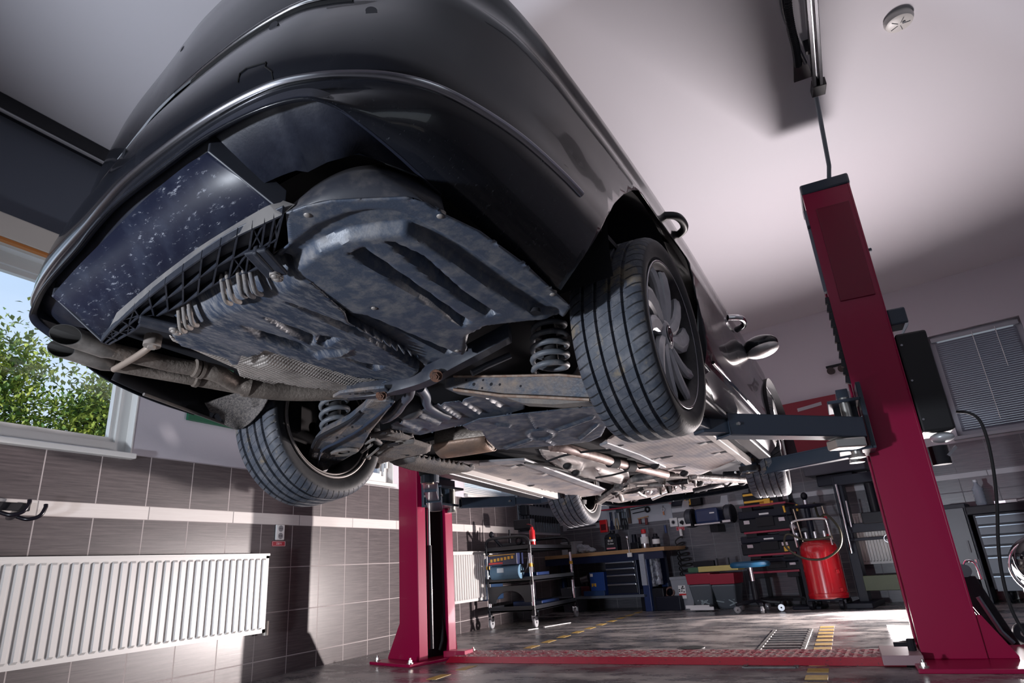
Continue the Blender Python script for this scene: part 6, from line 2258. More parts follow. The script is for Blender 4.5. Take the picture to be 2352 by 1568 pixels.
for px, lab in ((1625, 'clear bucket with a red upper band, beside the grey bin'), (1678, 'clear bucket with a red upper band, behind the blue stool')):
    o, u_ = bput('bucket', px, 1390, .42, lab, 'bucket', 'clear buckets with red bands', z=0)
    _, zt = U(px, 1315, .42)
    MB().loft([[(x * s, y * s, z) for x, y in ((-.15, -.14), (.15, -.14), (.15, .14), (-.15, .14))] for z, s in ((0, .70), (.05, .74), (zt * .70, .96))], cap=True).build('tub', clear_b, o, bevel=.02)
    MB().loft([[(x * s, y * s, z) for x, y in ((-.15, -.14), (.15, -.14), (.15, .14), (-.15, .14))] for z, s in ((zt * .70, .97), (zt, 1.04), (zt, .97), (zt * .70, .90))]).build('red_band', mat('dark_red_band', (.28, .012, .035), .4), o, bevel=.008)
    random.seed(px)
    for k in range(8):
        MB().box((random.uniform(-.08, .08), -.105, .05 + random.random() * zt * .42), (.09, .012, .012), M=Matrix.Rotation(random.uniform(-1.2, 1.2), 3, 'Y')).build('scrap', mat('pale_teal_scrap', (.25, .32, .34), .3), o)
tz = U(1630, 1312, .42)[1]
o, u_ = bput('foam_board', 1638, 1312, .42, 'yellow and green board lying across the two clear buckets', 'board', z=tz)
a, _ = U(1588, 1308, .42)
b, _ = U(1702, 1300, .42)
MB().b2((a - u_ + .13, -.10, .0), (b - u_, .10, .06)).build('yellow_part', mat('dull_yellow_board', (.50, .42, .14), .5), o, bevel=.006)
MB().b2((a - u_, -.10, .0), (a - u_ + .13, .10, .055)).build('green_part', mat('dark_green_board', (.03, .10, .05), .5), o, bevel=.006)
MB().b2((a - u_ + .06, -.06, .06), (a - u_ + .32, .08, .12)).build('tray', blk, o, bevel=.006)
MB().b2((a - u_ + .33, -.04, .06), (a - u_ + .35, .0, .14)).build('clip', dkgrey, o)
MB().b2((a - u_ + .46, -.04, .06), (a - u_ + .49, .0, .14)).build('clip', dkgrey, o)
for k, (px, py, lab) in enumerate(((1603, 1377, 'upper of two white number plates lying by the grey bin'), (1618, 1386, 'lower of two white number plates lying by the grey bin'))):
    o, u_ = bput('number_plate', px, py, .72 + .05 * k, lab, 'number plate', 'number plates by the grey bin', z=.035 - .015 * k)
    a, _ = U(px - 27, py, .72)
    b, _ = U(px + 27, py, .72)
    MB().b2((a - u_, -.03, 0), (b - u_, .07, .012)).build('plate_sheet', blk, o)
    MB().b2((a - u_, -.033, -.004), (b - u_, -.030, .03)).build('white_edge', whitep, o)
o, u_ = bput('floor_crate', 1548, 1392, .46, 'dark crate on the floor between workbench and grey bin', 'crate', z=0)
MB().b2((-.16, -.14, 0), (.16, .14, .16)).build('tub', navy, o, bevel=.01)
MB().torus((0, -.05, .20), .055, .012, 20, 8, M=Matrix.Rotation(1.2, 3, 'X')).build('hose_ring', mat('dark_brown_hose', (.10, .05, .04), .5), o, 60)

# ---- rolling stool
o, u_ = bput('stool', 1738, 1380, .95, 'low rolling stool with a round blue seat on a chrome stem', 'stool', z=0)
zs_ = U(1738, 1294, .95)[1]
MB().lathe([(0, zs_ - .03), (.19, zs_ - .03), (.205, zs_ - .012), (.20, zs_ + .015), (.17, zs_ + .028), (0, zs_ + .03)], 40).build('seat', mat('petrol_blue_vinyl', (.012, .09, .19), .4), o, 50)
MB().cyl((0, 0, .10), (0, 0, zs_ - .03), .022, n=18).build('stem', chromem, o, 50)
MB().cyl((0, 0, .12), (0, 0, .30), .032, n=18).build('gas_cylinder', blk, o, 50)
for k in range(5):
    a = 2 * PI * k / 5 + .2
    ex, ey = .23 * math.cos(a), .23 * math.sin(a)
    MB().bar((0, 0, .11), (ex, ey, .085), .04, .028).build('foot', blk, o, bevel=.006)
    c_ = MB().lathe([(.008, -.016), (.032, -.016), (.036, -.008), (.036, .008), (.032, .016), (.008, .016)], 20, Matrix.Translation((ex, ey, .036)) @ Matrix.Rotation(a, 4, 'Z') @ Matrix.Rotation(PI / 2, 4, 'X'), loop=True).build('castor', mat('chrome_black_castor', (.35, .36, .38), .3, .6), o, 40)

# ---- rack with red shelves
rk, ur = bput('shelf_rack', 1765, 1380, .40, 'open wall rack with four red shelves holding black toolboxes', 'rack', z=0)
redsh = mat('dull_red_shelf', (.26, .012, .04), .4)
zsv = []
for (xa, ya, xb, yb) in ((1697, 1166, 1805, 1152), (1709, 1226, 1817, 1213), (1719, 1278, 1828, 1267), (1730, 1318, 1835, 1306)):
    a, z0 = U(xa, ya, .40)
    b, z1 = U(xb, yb, .40)
    zsv.append((a - ur, b - ur, (z0 + z1) / 2))
xl = sum(v[0] for v in zsv) / 4
xr = sum(v[1] for v in zsv) / 4
for k, (a, b, z) in enumerate(zsv):
    MB().b2((xl, -.01, z - .012), (xr, .015, z + .010)).b2((xl, .015, z - .010), (xr, .36, z)).build('shelf', redsh, rk, bevel=.002)
    MB().prism([(xl + .02, .0, z - .012), (xl + .02, .0, z - .06), (xl + .02, .12, z - .07), (xl + .02, .36, z - .012)], (.12, 0, 0)).prism([(xr - .14, .0, z - .012), (xr - .14, .0, z - .06), (xr - .14, .12, z - .07), (xr - .14, .36, z - .012)], (.12, 0, 0)).build('shelf_bracket', blk, rk)
for x in (xl + .04, xr - .04):
    MB().b2((x - .02, .33, 0.0), (x + .02, .37, zsv[0][2] + .35)).build('upright', blk, rk, bevel=.003)
MB().b2((xl + .01, .0, 0), (xl + .05, .05, .10)).b2((xr - .05, .0, 0), (xr - .01, .05, .10)).b2((xl, .0, .06), (xr, .36, .09)).build('base_frame', blk, rk)


def toolbox(k, w, h, label, x=None, latch=(), badge=None):
    a, b, z = zsv[k]
    o, _ = bput('toolbox', 1765, 1380, .40, label, 'toolbox', 'toolboxes on the red shelves', z=z + .0005)
    xc = (xl + xr) / 2 + (x or 0)
    m = MB()
    m.b2((xc - w / 2, -.005, .004), (xc + w / 2, .28, h * .62))
    m.build('body', blk, o, bevel=.012)
    ld = MB().b2((xc - w / 2 + .006, .0, h * .63), (xc + w / 2 - .006, .275, h)).build('lid', navy, o, bevel=.012)
    MB().b2((xc - .10, -.02, h * .22), (xc + .10, -.005, h * .66)).build('handle_well', dark_m, o, bevel=.006)
    for lx in latch:
        MB().b2((xc + lx - .035, -.018, h * .38), (xc + lx + .035, -.004, h * .56)).build('latch', steel, o, bevel=.004)
        MB().b2((xc + lx - .03, -.024, h * .50), (xc + lx + .03, -.016, h * .56)).build('latch_catch', steel, o)
    if k < 3:
        MB().b2((xc - .055, -.004, h * .76), (xc + .055, .002, h * .84)).build('white_label', labelw, o)
    if badge:
        MB().b2((xc + badge, -.012, h * .10), (xc + badge + .06, -.003, h * .34)).build('yellow_badge', yelp, o)
    return o, xc


toolbox(1, .62, .24, 'black toolbox on the second red shelf with an orange tool on top', latch=(-.21, .19))
toolbox(2, .66, .21, 'black toolbox with a yellow badge on the third red shelf', latch=(-.22, .17), badge=.15)
toolbox(3, .60, .15, 'flat black toolbox with one bright latch on the lowest red shelf', .04, latch=(.17,))
a, b, z = zsv[1]
o, _ = bput('cordless_tool', 1765, 1380, .40, 'orange and black power tool lying on the second-shelf toolbox', 'power tool', z=z + .245)
xc = (xl + xr) / 2
MB().b2((xc - .14, .04, 0), (xc + .20, .16, .06)).build('body', blk, o, bevel=.015)
MB().b2((xc - .04, .03, .03), (xc + .12, .15, .085)).build('shell', mat('orange_tool_shell', (.60, .24, .02), .4), o, bevel=.012)
MB().torus((xc - .17, .1, .04), .032, .012, 18, 8, M=Matrix.Rotation(PI / 2, 3, 'X')).build('chuck', steel, o, 60)
a, b, z = zsv[0]
o, _ = bput('bar_clamp', 1765, 1380, .40, 'pair of orange bar clamps on the top red shelf', 'clamp', z=z)
for zz in (.035, .115):
    MB().b2((xl + .06, .0, zz), (xl + .32, .03, zz + .025)).b2((xl + .29, .0, zz - .03), (xl + .36, .03, zz + .03)).build('clamp_bar', yelp, o, bevel=.004)
MB().b2((xl + .04, .04, .0), (xl + .45, .20, .16)).build('clamp_case', blk, o, bevel=.01)
o, _ = bput('pry_tool', 1795, 1300, .34, 'bright chrome tool lying on the flat toolbox of the lowest red shelf', 'tool', z=zsv[3][2] + .152)
MB().tube(spline([(-.22, .05, .03), (-.1, .05, .035), (.05, .05, .045), (.22, .05, .05)], 5), [.016] * 5 + [.022] * 6 + [.012] * 5, 8).build('rod', chromem, o, 60)
o, _ = bput('hand_grinder', 1772, 1345, .34, 'orange handled tool on the bottom of the red-shelf rack', 'tool', z=.40)
MB().b2((-.12, .02, 0), (.06, .12, .03)).build('body', mat('orange_tool_shell', (.60, .24, .02), .4), o, bevel=.008)
MB().b2((.10, .02, -.02), (.13, .06, .07)).build('handle', yelp, o, bevel=.004)
MB().b2((-.25, .03, -.02), (.3, .2, .0)).b2((-.25, .03, -.31), (-.22, .2, 0)).b2((.27, .03, -.31), (.3, .2, 0)).build('stand', blk, o, bevel=.004)

# ---- red oil drainer
dr, udr = bput('oil_drainer', 1905, 1372, .70, 'tall red oil drainer tank with chrome frame and black funnel', 'oil drainer', z=0)
z0 = .10
_, zt = U(1895, 1240, .70)
a, _ = U(1856, 1300, .70)
b, _ = U(1948, 1300, .70)
R_ = (b - a) / 2
redt = mat('glossy_red_tank', (.42, .008, .015), .22, coat=.6)
MB().lathe([(0, z0), (R_ * .98, z0), (R_ * .99, z0 + .02), (R_ * .97, z0 + .05), (R_ * .97, zt - .12), (R_ * .93, zt - .05), (R_ * .75, zt - .005), (R_ * .4, zt + .01), (0, zt + .01)], 48).build('tank', redt, dr, 50)
MB().lathe([(R_ * .97, z0 + .02), (R_ * 1.01, z0 + .025), (R_ * 1.01, z0 + .05), (R_ * .97, z0 + .055)], 48, loop=True).build('base_ring', redt, dr, 50)
_, zf = U(1880, 1165, .70)
_, zh = U(1885, 1197, .70)
# telescopic stem and funnel
MB().cyl((-.03, 0, zt), (-.03, 0, zf), .03, n=18).build('stem', navy, dr, 50)
for dx in (-.16, .13):
    MB().tube([(dx + .03, -.02, zt + .0), (dx, -.02, zf + .01)], .008, 10).build('stay', mat('pale_gold_rod', (.55, .45, .36), .3, .8), dr, 50)
MB().lathe([(.03, zf), (.17, zf + .02), (.18, zf + .03), (.17, zf + .035), (.05, zf + .02)], 36, Matrix.Translation((-.01, 0, 0)), loop=True).build('funnel', navy, dr, 50)
MB().cyl((-.03, 0, zf + .02), (-.03, 0, zf + .09), .022, n=14).build('filter_tube', steel, dr, 50)
MB().ell((-.03, 0, zf + .13), (.035, .035, .04), 14, 10).build('valve_knob', blk, dr, 60)
fr_ = spline([(-R_ * .9, -.12, zt - .05), (-R_ * .9, -.14, zh - .02), (-R_ * .75, -.14, zh + .02), (0, -.14, zh + .03), (R_ * .75, -.14, zh + .02), (R_ * .9, -.14, zh - .02), (R_ * .9, -.12, zt - .05)], 6)
MB().tube(fr_, .012, 10).build('handle_frame', chromem, dr, 60)
for k in range(4):
    MB().cyl((-.15 + k * .09, -.12, zt + .02), (-.15 + k * .09, -.12, zt + .09), .018, n=12).build('gauge', steel, dr, 50)
MB().tube(spline([(.06, -.02, zf + .05), (.10, -.1, zf - .10), (.20, -.18, zh + .05), (.30, -.25, zh - .10), (.28, -.30, zh - .26), (.10, -R_ - .06, zh - .36), (-.10, -R_ - .06, zh - .34), (-.24, -.26, zh - .22), (-.22, -.2, zh - .10), (-.05, -.2, zh - .17), (.2, -.2, zh - .16)], 8), .011, 8).build('drain_hose', mat('olive_hose', (.022, .02, .010), .5), dr, 60)
for k in range(5):
    MB().box((R_ * .82, -R_ * .56, z0 + .08 + .17 * k), (.03, .03, .035), .7).build('side_bracket', redt, dr, bevel=.004)
for sx, sy in ((-1, -1), (1, -1), (-1, 1), (1, 1)):
    MB().lathe([(.01, -.018), (.042, -.018), (.046, 0), (.042, .018), (.01, .018)], 20, Matrix.Translation((sx * R_ * .75, sy * R_ * .75, .046)) @ Matrix.Rotation(PI / 2, 4, 'Y'), loop=True).build('castor', blk, dr, 40)
MB().b2((-R_ * .85, -R_ * .85, .085), (R_ * .85, R_ * .85, .105)).build('base_plate', navy, dr, bevel=.006)

# ---- black hydraulic press
pr, upr = bput('hydraulic_press', 2010, 1380, .52, 'tall black hydraulic press with steel rods between drainer and right post', 'press', z=0)
a, _ = U(1955, 1250, .52)
b, _ = U(2105, 1250, .52)
xa, xb = a - upr, b - upr
_, zt = U(1990, 1085, .52)
for x in (xa, xb):
    MB().b2((x - .045, .0, 0), (x + .045, .14, zt)).build('upright', navy, pr, bevel=.005)
for py, h in ((1092, .10), (1208, .09), (1235, .03)):
    _, z = U(2015, py, .52)
    MB().b2((xa - .02, -.02, z - h / 2), (xb + .02, .16, z + h / 2)).build('crossbeam', navy, pr, bevel=.006)
_, zr_ = U(2020, 1200, .52)
MB().cyl(((xa + xb) / 2, .07, zr_), ((xa + xb) / 2, .07, zt - .1), .05, n=20).build('ram', blk, pr, 50)
MB().b2(((xa + xb) / 2 - .12, -.06, zr_ + .0), ((xa + xb) / 2 + .16, .12, zr_ + .11)).build('press_block', blk, pr, bevel=.008)
_, zg = U(2040, 1337, .52)
MB().b2((xa + .04, -.03, zg - .07), (xb + .1, .04, zg + .07)).build('green_plate', mat('olive_green_plate', (.045, .065, .03), .5), pr, bevel=.004)
for p0, p1, r in (((1921, 1112), (1958, 1270), .012), ((1944, 1150), (1957, 1210), .010)):
    a0, z0_ = U(p0[0], p0[1], .56)
    a1, z1_ = U(p1[0], p1[1], .56)
    MB().tube([(a0 - upr, -.06, z0_), (a1 - upr, -.06, z1_)], r, 10).build('steel_rod', chromem, pr, 60)
MB().b2((xa - .12, -.25, 0), (xa + .12, .3, .05)).b2((xb - .12, -.25, 0), (xb + .12, .3, .05)).build('foot', navy, pr, bevel=.006)
MB().torus((xa + .36, -.06, .62), .035, .006, 20, 6, M=Matrix.Rotation(PI / 2, 3, 'X')).build('gauge_ring', steel, pr, 60)
# dark hand tools by the rack: two yellow-handled screwdrivers on a small dark stand
o, _ = bput('tool_stand', 1830, 1240, .62, 'thin black tool stand with two yellow-tipped handles beside the drainer', 'tool stand', z=0)
_, zt = U(1830, 1160, .62)
MB().b2((-.02, -.02, 0), (.02, .02, zt - .25)).build('pole', navy, o)
MB().b2((-.14, -.14, 0), (.14, .14, .03)).build('base', navy, o, bevel=.006)
MB().ell((0, 0, zt - .22), (.05, .05, .045), 14, 8).build('socket_head', steel, o, 60)
for dx in (-.06, .07):
    MB().tube([(dx * .3, 0, zt - .22), (dx, 0, zt - .05)], .006, 8).build('rod', navy, o, 60)
    MB().cyl((dx, 0, zt - .06), (dx * 1.1, 0, zt + .01), .012, n=10).build('yellow_tip', yelp, o, 50)

# ---- red banner board, badge, lamp, emergency light
def bp3(x, y, off=.03):
    u, z = buz(x, y, off)
    return u, z


q0 = onback(1880, 985, .03)
bn = empty('banner', tuple(q0), BANG, 'red banner with pale lettering high on the back wall, behind the swing arms', 'banner')
ub_, zb_ = buz(1880, 985, .03)
cor = [buz(*p, .03) for p in ((1775, 938), (1966, 892), (1976, 1034), (1852, 1058))]
ux0, ux1 = cor[0][0] - ub_, cor[2][0] - ub_ + .02
zz0, zz1 = (cor[2][1] + cor[3][1]) / 2 - zb_, (cor[0][1] + cor[1][1]) / 2 - zb_
MB().b2((ux0, -.02, zz0), (ux1, .02, zz1)).build('panel', mat('deep_red_banner', (.22, .006, .025), .45), bn, bevel=.003)
MB().b2((ux0, -.03, zz0 - .05), (ux1 + .03, .02, zz0)).b2((ux1, -.03, zz0), (ux1 + .03, .02, zz1)).build('frame', mat('grey_banner_frame', (.20, .21, .25), .5), bn)
gl_ = mat('pale_grey_print', (.38, .38, .42), .5)


def stroke(pts, w):
    q = [(buz(*p, .05)[0] - ub_, -.0225, buz(*p, .05)[1] - zb_) for p in pts]
    s = spline(q, 6)
    m = MB()
    m.loft([[(p[0], p[1], p[2] - w * .5), (p[0], p[1], p[2] + w * .5), (p[0], p[1] - .002, p[2] + w * .5), (p[0], p[1] - .002, p[2] - w * .5)] for p in s])
    m.build('lettering', gl_, bn)


stroke([(1885, 1045), (1900, 1034), (1917, 1030), (1912, 1040), (1925, 1036), (1932, 1024), (1945, 1026)], .045)
stroke([(1948, 1024), (1962, 1020), (1958, 1010), (1968, 1024)], .045)
stroke([(1932, 1012), (1945, 1014), (1955, 1022)], .05)
MB().b2((buz(1951, 1000, .05)[0] - ub_, -.0245, buz(1956, 1018, .05)[1] - zb_), (buz(1960, 1000, .05)[0] - ub_, -.0225, buz(1956, 1004, .05)[1] - zb_ + .02)).build('lettering', gl_, bn)
stroke([(1832, 942), (1860, 934), (1887, 926)], .04)
q = onback(1900, 1068, .25)
o = empty('canopy_box', tuple(q), BANG, 'dark grey box-shaped hood on the back wall under the red banner', 'hood')
a, z0 = buz(1848, 1080, .25)
b, z1 = buz(1985, 1052, .25)
uq, zq = buz(1900, 1068, .25)
MB().b2((a - uq, -.06, -.10), (b - uq, .22, .09)).build('housing', mat('grey_hood', (.07, .08, .105), .45), o, bevel=.012)
MB().b2((a - uq + .1, .0, -.22), (b - uq - .15, .2, -.10)).build('underside', navy, o, bevel=.01)
q = onback(1995, 1073, TT)
o = empty('wall_badge', tuple(q), BANG, 'round pale badge on the back wall beside the right post', 'badge')
MB().cyl((0, 0, 0), (0, -.02, 0), .055, n=30).build('disc', mat('beige_badge', (.42, .36, .34), .5), o, 40)
MB().torus((0, -.02, 0), .04, .004, 28, 6, M=Matrix.Rotation(PI / 2, 3, 'X')).build('inner_ring', mat('brown_badge_ring', (.25, .18, .16), .5), o, 60)
q = onback(2000, 1100, .10)
o = empty('filter_regulator', tuple(q), BANG, 'small metal air regulator on the back wall under the round badge', 'regulator')
MB().cyl((0, 0, -.09), (0, 0, .06), .05, n=20).build('bowl', mat('grey_bowl', (.30, .33, .38), .25, .5), o, 50)
MB().lathe([(.052, .03), (.056, .03), (.056, .05), (.052, .05)], 20, loop=True).build('collar', steel, o, 50)
MB().cyl((.02, 0, .09), (.20, .0, .10), .014, n=12).build('pipe', steel, o, 50)
MB().cyl((0, 0, .06), (0, 0, .10), .02, n=14).build('knob', blk, o, 50)
q = onback(1921, 848, 0)
o = empty('emergency_light', tuple(q), BANG, 'black twin-spot emergency light high on the white back wall', 'light')
MB().b2((-.10, -.03, .03), (.12, 0, .055)).build('bracket', blk, o)
for x in (-.05, .07):
    MB().cyl((x, 0, -.01), (x, -.07, -.02), .036, .042, 18).build('lamp_head', mat('brown_black_lamp', (.03, .018, .018), .4), o, 50)
q = onback(1875, 905, 0)

# ---- right of the post: cabinets, bottle, air hose, jack
cb, uc = bput('roller_cabinet', 2290, 1330, .55, 'grey roller tool cabinet of six shallow drawers at the right, black top', 'tool cabinet', z=0)
a, zt = U(2226, 1160, .55)
b, _ = U(2420, 1140, .55)
_, zbt = U(2280, 1320, .55)
x0, x1 = a - uc, b - uc
gd = mat('slate_grey_drawer', (.11, .145, .18), .4)
MB().b2((x0, .01, .12), (x1, .5, zt - .08)).build('body', navy, cb, bevel=.004)
MB().b2((x0 - .04, -.03, zt - .09), (x1 + .04, .52, zt - .01)).build('top', blk, cb, bevel=.01)
dz = [(zt - .10, .085), (zt - .19, .085), (zt - .28, .085), (zt - .37, .085), (zt - .46, .15), (zt - .62, .22)]
for z1, h in dz:
    if z1 - h < .1:
        h = z1 - .1
    d = MB().b2((x0 + .02, -.008, z1 - h + .006), (x1 - .02, .02, z1)).build('drawer', gd, cb, bevel=.003)
    MB().b2((x0 + .02, -.022, z1 - .016), (x1 - .02, -.008, z1 - .004)).build('drawer_handle', mat('blue_grey_handle', (.20, .26, .31), .3, .5), d, bevel=.002)
for x in (x0 + .08, x1 - .08):
    for y in (.06, .44):
        MB().lathe([(.01, -.018), (.052, -.018), (.058, 0), (.052, .018), (.01, .018)], 20, Matrix.Translation((x, y, .058)) @ Matrix.Rotation(PI / 2, 4, 'Y'), loop=True).build('castor', blk, cb, 40)
MB().b2((x1 - .45, -.012, .20), (x1 - .30, -.006, .24)).build('badge', blk, cb)
ca, ua_ = bput('tall_cabinet', 2200, 1330, .50, 'dark tall cabinet beside the right post, left of the grey drawers', 'cabinet', z=0)
a, zt2 = U(2160, 1160, .50)
b, _ = U(2222, 1160, .50)
MB().b2((a - ua_ - .02, .01, .0), (b - ua_ - .02, .42, zt2)).build('body', navy, ca, bevel=.006)
MB().b2((a - ua_, -.008, .05), (b - ua_ - .04, .012, zt2 - .04)).build('door', mat('blue_black_door', (.012, .016, .028), .35), ca, bevel=.004)
MB().b2((b - ua_ - .09, -.03, zt2 * .5), (b - ua_ - .075, -.008, zt2 * .62)).build('door_handle', dkgrey, ca)
o, _ = bput('bottle', 2251, 1143, .40, 'ribbed clear bottle standing on the grey roller cabinet', 'bottle', z=zt - .01)
_, zz = U(2250, 1104, .40)
h = max(.2, zz - zt + .01)
rr_ = .048
prof = [(0, 0), (rr_, 0)] + [(rr_ * (1 if k % 2 else .86), h * (.05 + .62 * k / 9)) for k in range(10)] + [(rr_ * .9, h * .72), (rr_ * .38, h * .88), (rr_ * .36, h), (0, h)]
MB().lathe(prof, 22).build('body', mat('clear_bottle', (.30, .35, .42), .12, alpha=.7), o, 50)
MB().cyl((0, 0, h * .97), (0, 0, h * 1.06), rr_ * .42, n=14).build('cap', mat('pale_cap', (.5, .55, .6), .4), o, 50)
for px, lab, m_ in ((2290, 'small pale tool on the grey roller cabinet, near the bottle', steel), (2316, 'small white tool on the grey roller cabinet, right of the hose', whitep)):
    o, _ = bput('small_tool', px, 1136, .42, lab, 'tool', z=zt - .01)
    MB().b2((-.04, -.02, 0), (.05, .03, .03)).cyl((.05, 0, .015), (.12, .02, .02), .008, n=8).build('body', m_, o, bevel=.005)
# hanging air hose from the power unit to the floor
pts = [(.665, 4.2, 1.30), (.72, 4.21, 1.305), (.79, 4.22, 1.25), (.83, 4.23, 1.05), (.86, 4.23, .80), (.89, 4.22, .55), (.93, 4.2, .30), (1.0, 4.15, .12), (1.12, 4.1, .03), (1.3, 4.05, .012)]
hpts = [tuple(on(x, y, 1, 4.25)) for x, y in ((2196, 945), (2225, 948), (2250, 965), (2268, 1010), (2282, 1080), (2290, 1160), (2293, 1250), (2302, 1320), (2320, 1390), (2345, 1440), (2375, 1480))]
o = MB().tube(spline(hpts + [(hpts[-1][0] + .12, 4.3, .02), (hpts[-1][0] + .5, 4.4, .015)], 6), .0085, 10).build('power_cable', rubber, None, 60)
tag(o, 'black cable hanging in a long curve from the power unit on the right post', 'cable')
# trolley jack leaning behind the right post
jk = empty('trolley_jack', (.9, 4.75, 0), 0, 'black trolley jack with a raised arm standing behind the foot of the right post', 'trolley jack')


def jp(x, y, yy=4.62):
    q = on(x, y, 1, yy)
    return (q[0] - .9, q[1] - 4.75, q[2])


for dy in (0, .16):
    pl = [jp(2195, 1322), jp(2240, 1322), jp(2352, 1500), jp(2420, 1585), jp(2330, 1545), jp(2215, 1370)]
    pl = [(p[0], p[1] + dy, max(.005, p[2])) for p in pl]
    MB().prism(pl, (0, .014, 0)).build('side_plate', mat('glossy_black_jack', (.008, .009, .014), .25, coat=.6), jk, bevel=.004)
pts = [jp(2246, 1370, 4.60), jp(2300, 1450, 4.60), jp(2342, 1520, 4.60)]
pts = [(p[0], p[1], max(.02, p[2])) for p in pts]
MB().tube(pts, .012, 8).build('edge_tube', mat('worn_steel_edge', (.22, .26, .30), .4, .6), jk, 60)
a = jp(2215, 1310)
MB().cyl((a[0], a[1] - .01, a[2]), (a[0], a[1] + .2, a[2]), .035, n=20).build('pivot', chromem, jk, 50)
MB().tube(spline([(a[0] + .0, a[1], a[2] + .02), (a[0] + .02, a[1], a[2] + .05), (a[0] + .06, a[1], a[2] + .04), (a[0] + .075, a[1], a[2] - .05)], 5), .008, 8).build('saddle_ring', chromem, jk, 60)
b_ = jp(2256, 1310)
MB().cyl((b_[0], b_[1] + .08, b_[2] - .05), (b_[0], b_[1] + .08, b_[2] + .06), .012, n=12).build('release_screw', chromem, jk, 50)
MB().lathe([(.02, -.02), (.05, -.02), (.055, 0), (.05, .02), (.02, .02)], 22, Matrix.Translation((jp(2400, 1570)[0], 0, .055)) @ Matrix.Rotation(PI / 2, 4, 'X'), loop=True).build('wheel', dkgrey, jk, 40)
MB().lathe([(.02, -.02), (.05, -.02), (.055, 0), (.05, .02), (.02, .02)], 22, Matrix.Translation((a[0] + .05, .12, .055)) @ Matrix.Rotation(PI / 2, 4, 'X'), loop=True).build('wheel', dkgrey, jk, 40)
MB().b2((a[0] + .03, -.10, .05), (a[0] + .07, .12, a[2] - .05)).build('arm_strut', blk, jk, bevel=.006)
# glossy black machine hood cut off by the right edge
q = on(2395, 1290, 1, 5.2)
o = empty('wheel_balancer', (q[0], q[1], 0), 0, 'glossy black machine with a chrome rim, cut off by the right edge of the photo', 'machine')
MB().ell((0, 0, q[2]), (.17, .2, .16), 28, 16).build('hood', mat('glossy_black_hood', (.01, .01, .014), .1, coat=1.0), o, 60)
MB().torus((-.03, -.06, q[2] - .03), .155, .010, 36, 8, M=Matrix.Rotation(PI / 2, 3, 'X')).build('chrome_rim', chromem, o, 60)
MB().b2((-.12, -.12, 0), (.16, .14, q[2] - .1)).build('pedestal', navy, o, bevel=.015)
# ================================================================== TREES BEYOND THE WINDOW
leaf = mat('sunlit_leaves', (0.16, 0.27, 0.035), 0.55)
g = N(leaf)
tc = g.n('ShaderNodeTexCoord')
nn = g.noise(tc.outputs['Object'], 3.0, 4)
c = g.mix(g.step(nn, .35, .7), (0.05, 0.13, 0.02), (0.36, 0.42, 0.06))
g.l(c, g.b.inputs['Base Color'])
g.b.inputs['Subsurface Weight'].default_value = 0.0
bark = mat('grey_brown_bark', (.12, .09, .06), .9, bump=.4, bscale=12)


def tree(label, x, y, h, rad, n, seed, cy_=None):
    rnd = random.Random(seed)
    t = empty('tree', (x, y, -1.0), 0, label, 'tree', 'trees outside the window')
    MB().tube(spline([(0, 0, 0), (.05, .02, h * .3), (-.04, .05, h * .6), (0, 0, h * .9)], 5), [.16] * 5 + [.11] * 5 + [.05] * 6, 8).build('trunk', bark, t, 60)
    br = MB()
    tips = []
    for k in range(26):
        z = h * rnd.uniform(.18, .95)
        a = rnd.uniform(0, 2 * PI)
        r = rad * (1.15 - .75 * z / h) * rnd.uniform(.55, 1.0)
        tip = V((r * math.cos(a), r * math.sin(a), z + rnd.uniform(.1, .6)))
        tips.append(tip)
        br.tube([(0, 0, z - .3), tuple(tip * .5 + V((0, 0, z * .48))), tuple(tip)], [.04, .025, .01], 5)
    br.build('branches', bark, t, 60)
    mb = MB()
    for i in range(n):
        tp_ = rnd.choice(tips)
        c = V((rnd.gauss(0, .30), rnd.gauss(0, .30), rnd.gauss(0, .28))) + tp_ * rnd.uniform(.75, 1.05)
        c.z = tp_.z + rnd.gauss(0, .34)
        L, W = rnd.uniform(.035, .07), rnd.uniform(.02, .035)
        M = Matrix.Rotation(rnd.uniform(0, 2 * PI), 3, 'Z') @ Matrix.Rotation(rnd.uniform(-.4, 1.3), 3, 'Y') @ Matrix.Rotation(rnd.uniform(-.5, .5), 3, 'X')
        pts = [c + M @ V(p) for p in ((-L, 0, 0), (0, -W, .012), (L, 0, 0), (0, W, .012))]
        o_ = len(mb.v)
        mb.v += [tuple(p) for p in pts]
        mb.f.append((o_, o_ + 1, o_ + 2, o_ + 3))
    mb.build('foliage', leaf, t, weld=False)
    return t


tree('tall green tree outside the large window, at the left edge of the photo', -10.5, 2.55, 6.0, 1.15, 19000, 1)
tree('lower leafy tree in the middle of the large window', -11.0, 4.5, 5.0, 1.3, 19000, 2)
tree('bushy tree outside, nearest the right frame of the large window', -10.3, 5.95, 4.5, 1.1, 19000, 3)
o = MB().b2((-40, -25, -1.2), (XW - .6, 40, -1.0)).build('yard_ground', mat('bounce_paving', (.55, .52, .48), .9, bump=.3, bscale=40))  # yard kept pale so sunlight bounces up through the window
struct(o, 'unseen yard outside the window, made pale to bounce sunlight indoors', 'ground')
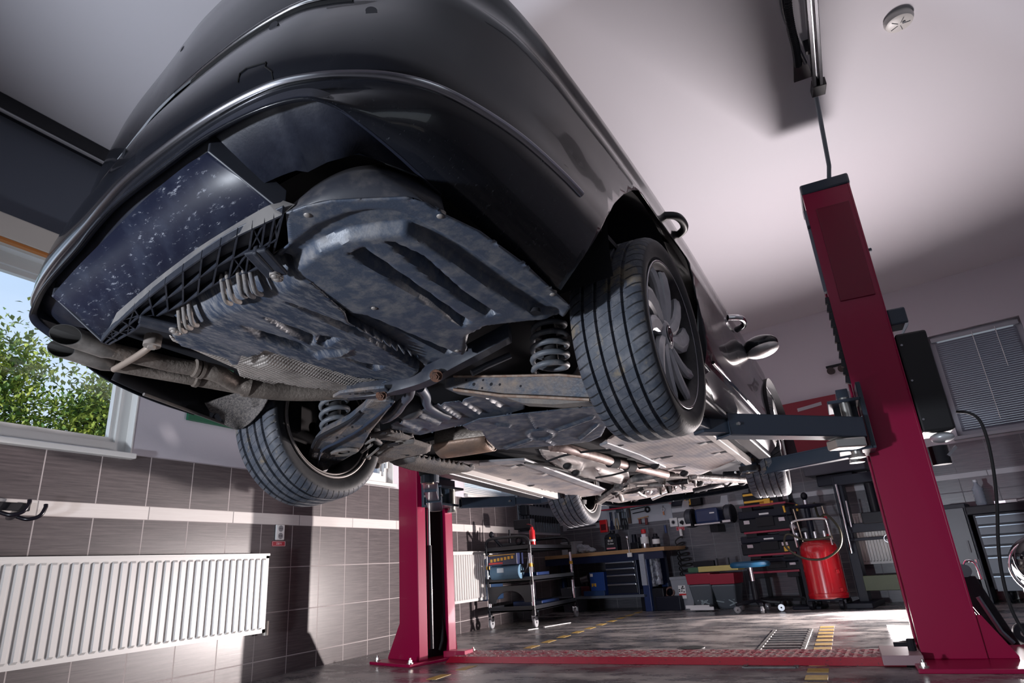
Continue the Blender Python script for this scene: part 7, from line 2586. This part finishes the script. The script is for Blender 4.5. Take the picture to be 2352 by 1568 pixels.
# ================================================================== OUTSIDE AND LIGHT
w = bpy.data.worlds.new('sky')
SC.world = w
w.use_nodes = True
nt = w.node_tree
bg = nt.nodes['Background']
tc = nt.nodes.new('ShaderNodeTexCoord')
sp = nt.nodes.new('ShaderNodeSeparateXYZ')
nt.links.new(tc.outputs['Generated'], sp.inputs[0])
rp = nt.nodes.new('ShaderNodeValToRGB')
rp.color_ramp.elements[0].position = 0.0
rp.color_ramp.elements[0].color = (0.80, 0.88, 0.95, 1)
rp.color_ramp.elements[1].position = 0.6
rp.color_ramp.elements[1].color = (0.34, 0.55, 0.88, 1)
nt.links.new(sp.outputs['Z'], rp.inputs[0])
nt.links.new(rp.outputs[0], bg.inputs['Color'])
bg.inputs['Strength'].default_value = 1.2

SC.view_settings.view_transform = 'Standard'
SC.view_settings.look = 'None'
SC.view_settings.gamma = 1.0
SC.view_settings.use_curve_mapping = False
SC.view_settings.exposure = 0.0


def light(name, kind, loc, target, energy, col, size=0.3, size_y=None, spread=None, portal=False):
    l = bpy.data.lights.new(name, kind)
    l.energy = energy
    l.color = col
    if kind == 'AREA':
        l.shape = 'RECTANGLE' if size_y else 'SQUARE'
        l.size = size
        if size_y:
            l.size_y = size_y
        if spread:
            l.spread = spread
        if portal:
            l.cycles.is_portal = True
    elif kind == 'SPOT':
        l.spot_size = spread or 1.5
        l.spot_blend = 0.5
        l.shadow_soft_size = size
    else:
        l.shadow_soft_size = size
    o = bpy.data.objects.new(name, l)
    COL.objects.link(o)
    o.location = loc
    d = V(target) - V(loc)
    o.rotation_euler = d.to_track_quat('-Z', 'Y').to_euler()
    return o


# portals in the openings
light('portal_rear', 'AREA', (-1.95, YR - .1, 1.25), (-1.95, 0, 1.25), 1, (1, 1, 1), 2.7, 2.5, portal=True)
light('portal_right', 'AREA', (XR + .1, -1.5, 1.55), (0, -1.5, 1.55), 1, (1, 1, 1), 2.6, 1.5, portal=True)
light('portal_window', 'AREA', (XW - .2, 1.25, 1.9), (0, 1.25, 1.9), 1, (1, 1, 1), 2.3, 1.03, portal=True)
# the sun, high over the roof, lights the trees
sn = light('sun', 'SUN', (6, 0, 9), (0, 1.5, 3), 4.0, (1.0, .93, .82))
sn.data.angle = .01
# added soft light near the floor, standing in for bounce off the lit floor
light('floor_bounce_fill', 'AREA', (.55, 5.9, 0.16), (-.75, 3.4, 3.27), 100, (1.0, 0.91, 0.92), 0.7, spread=2.3)
# second lamp further back, aimed under the car at the left wall
light('corner_work_lamp', 'SPOT', (.80, 7.35, 0.34), (-3.6, 3.6, 0.75), 1500, (1.0, 0.89, 0.86), 0.06, spread=1.45)
# lamp low behind the camera on the left
light('rear_work_lamp', 'SPOT', (-2.3, -1.6, 0.35), (-.95, 1.7, 1.3), 520, (0.84, 0.90, 1.0), 0.10, spread=1.75)
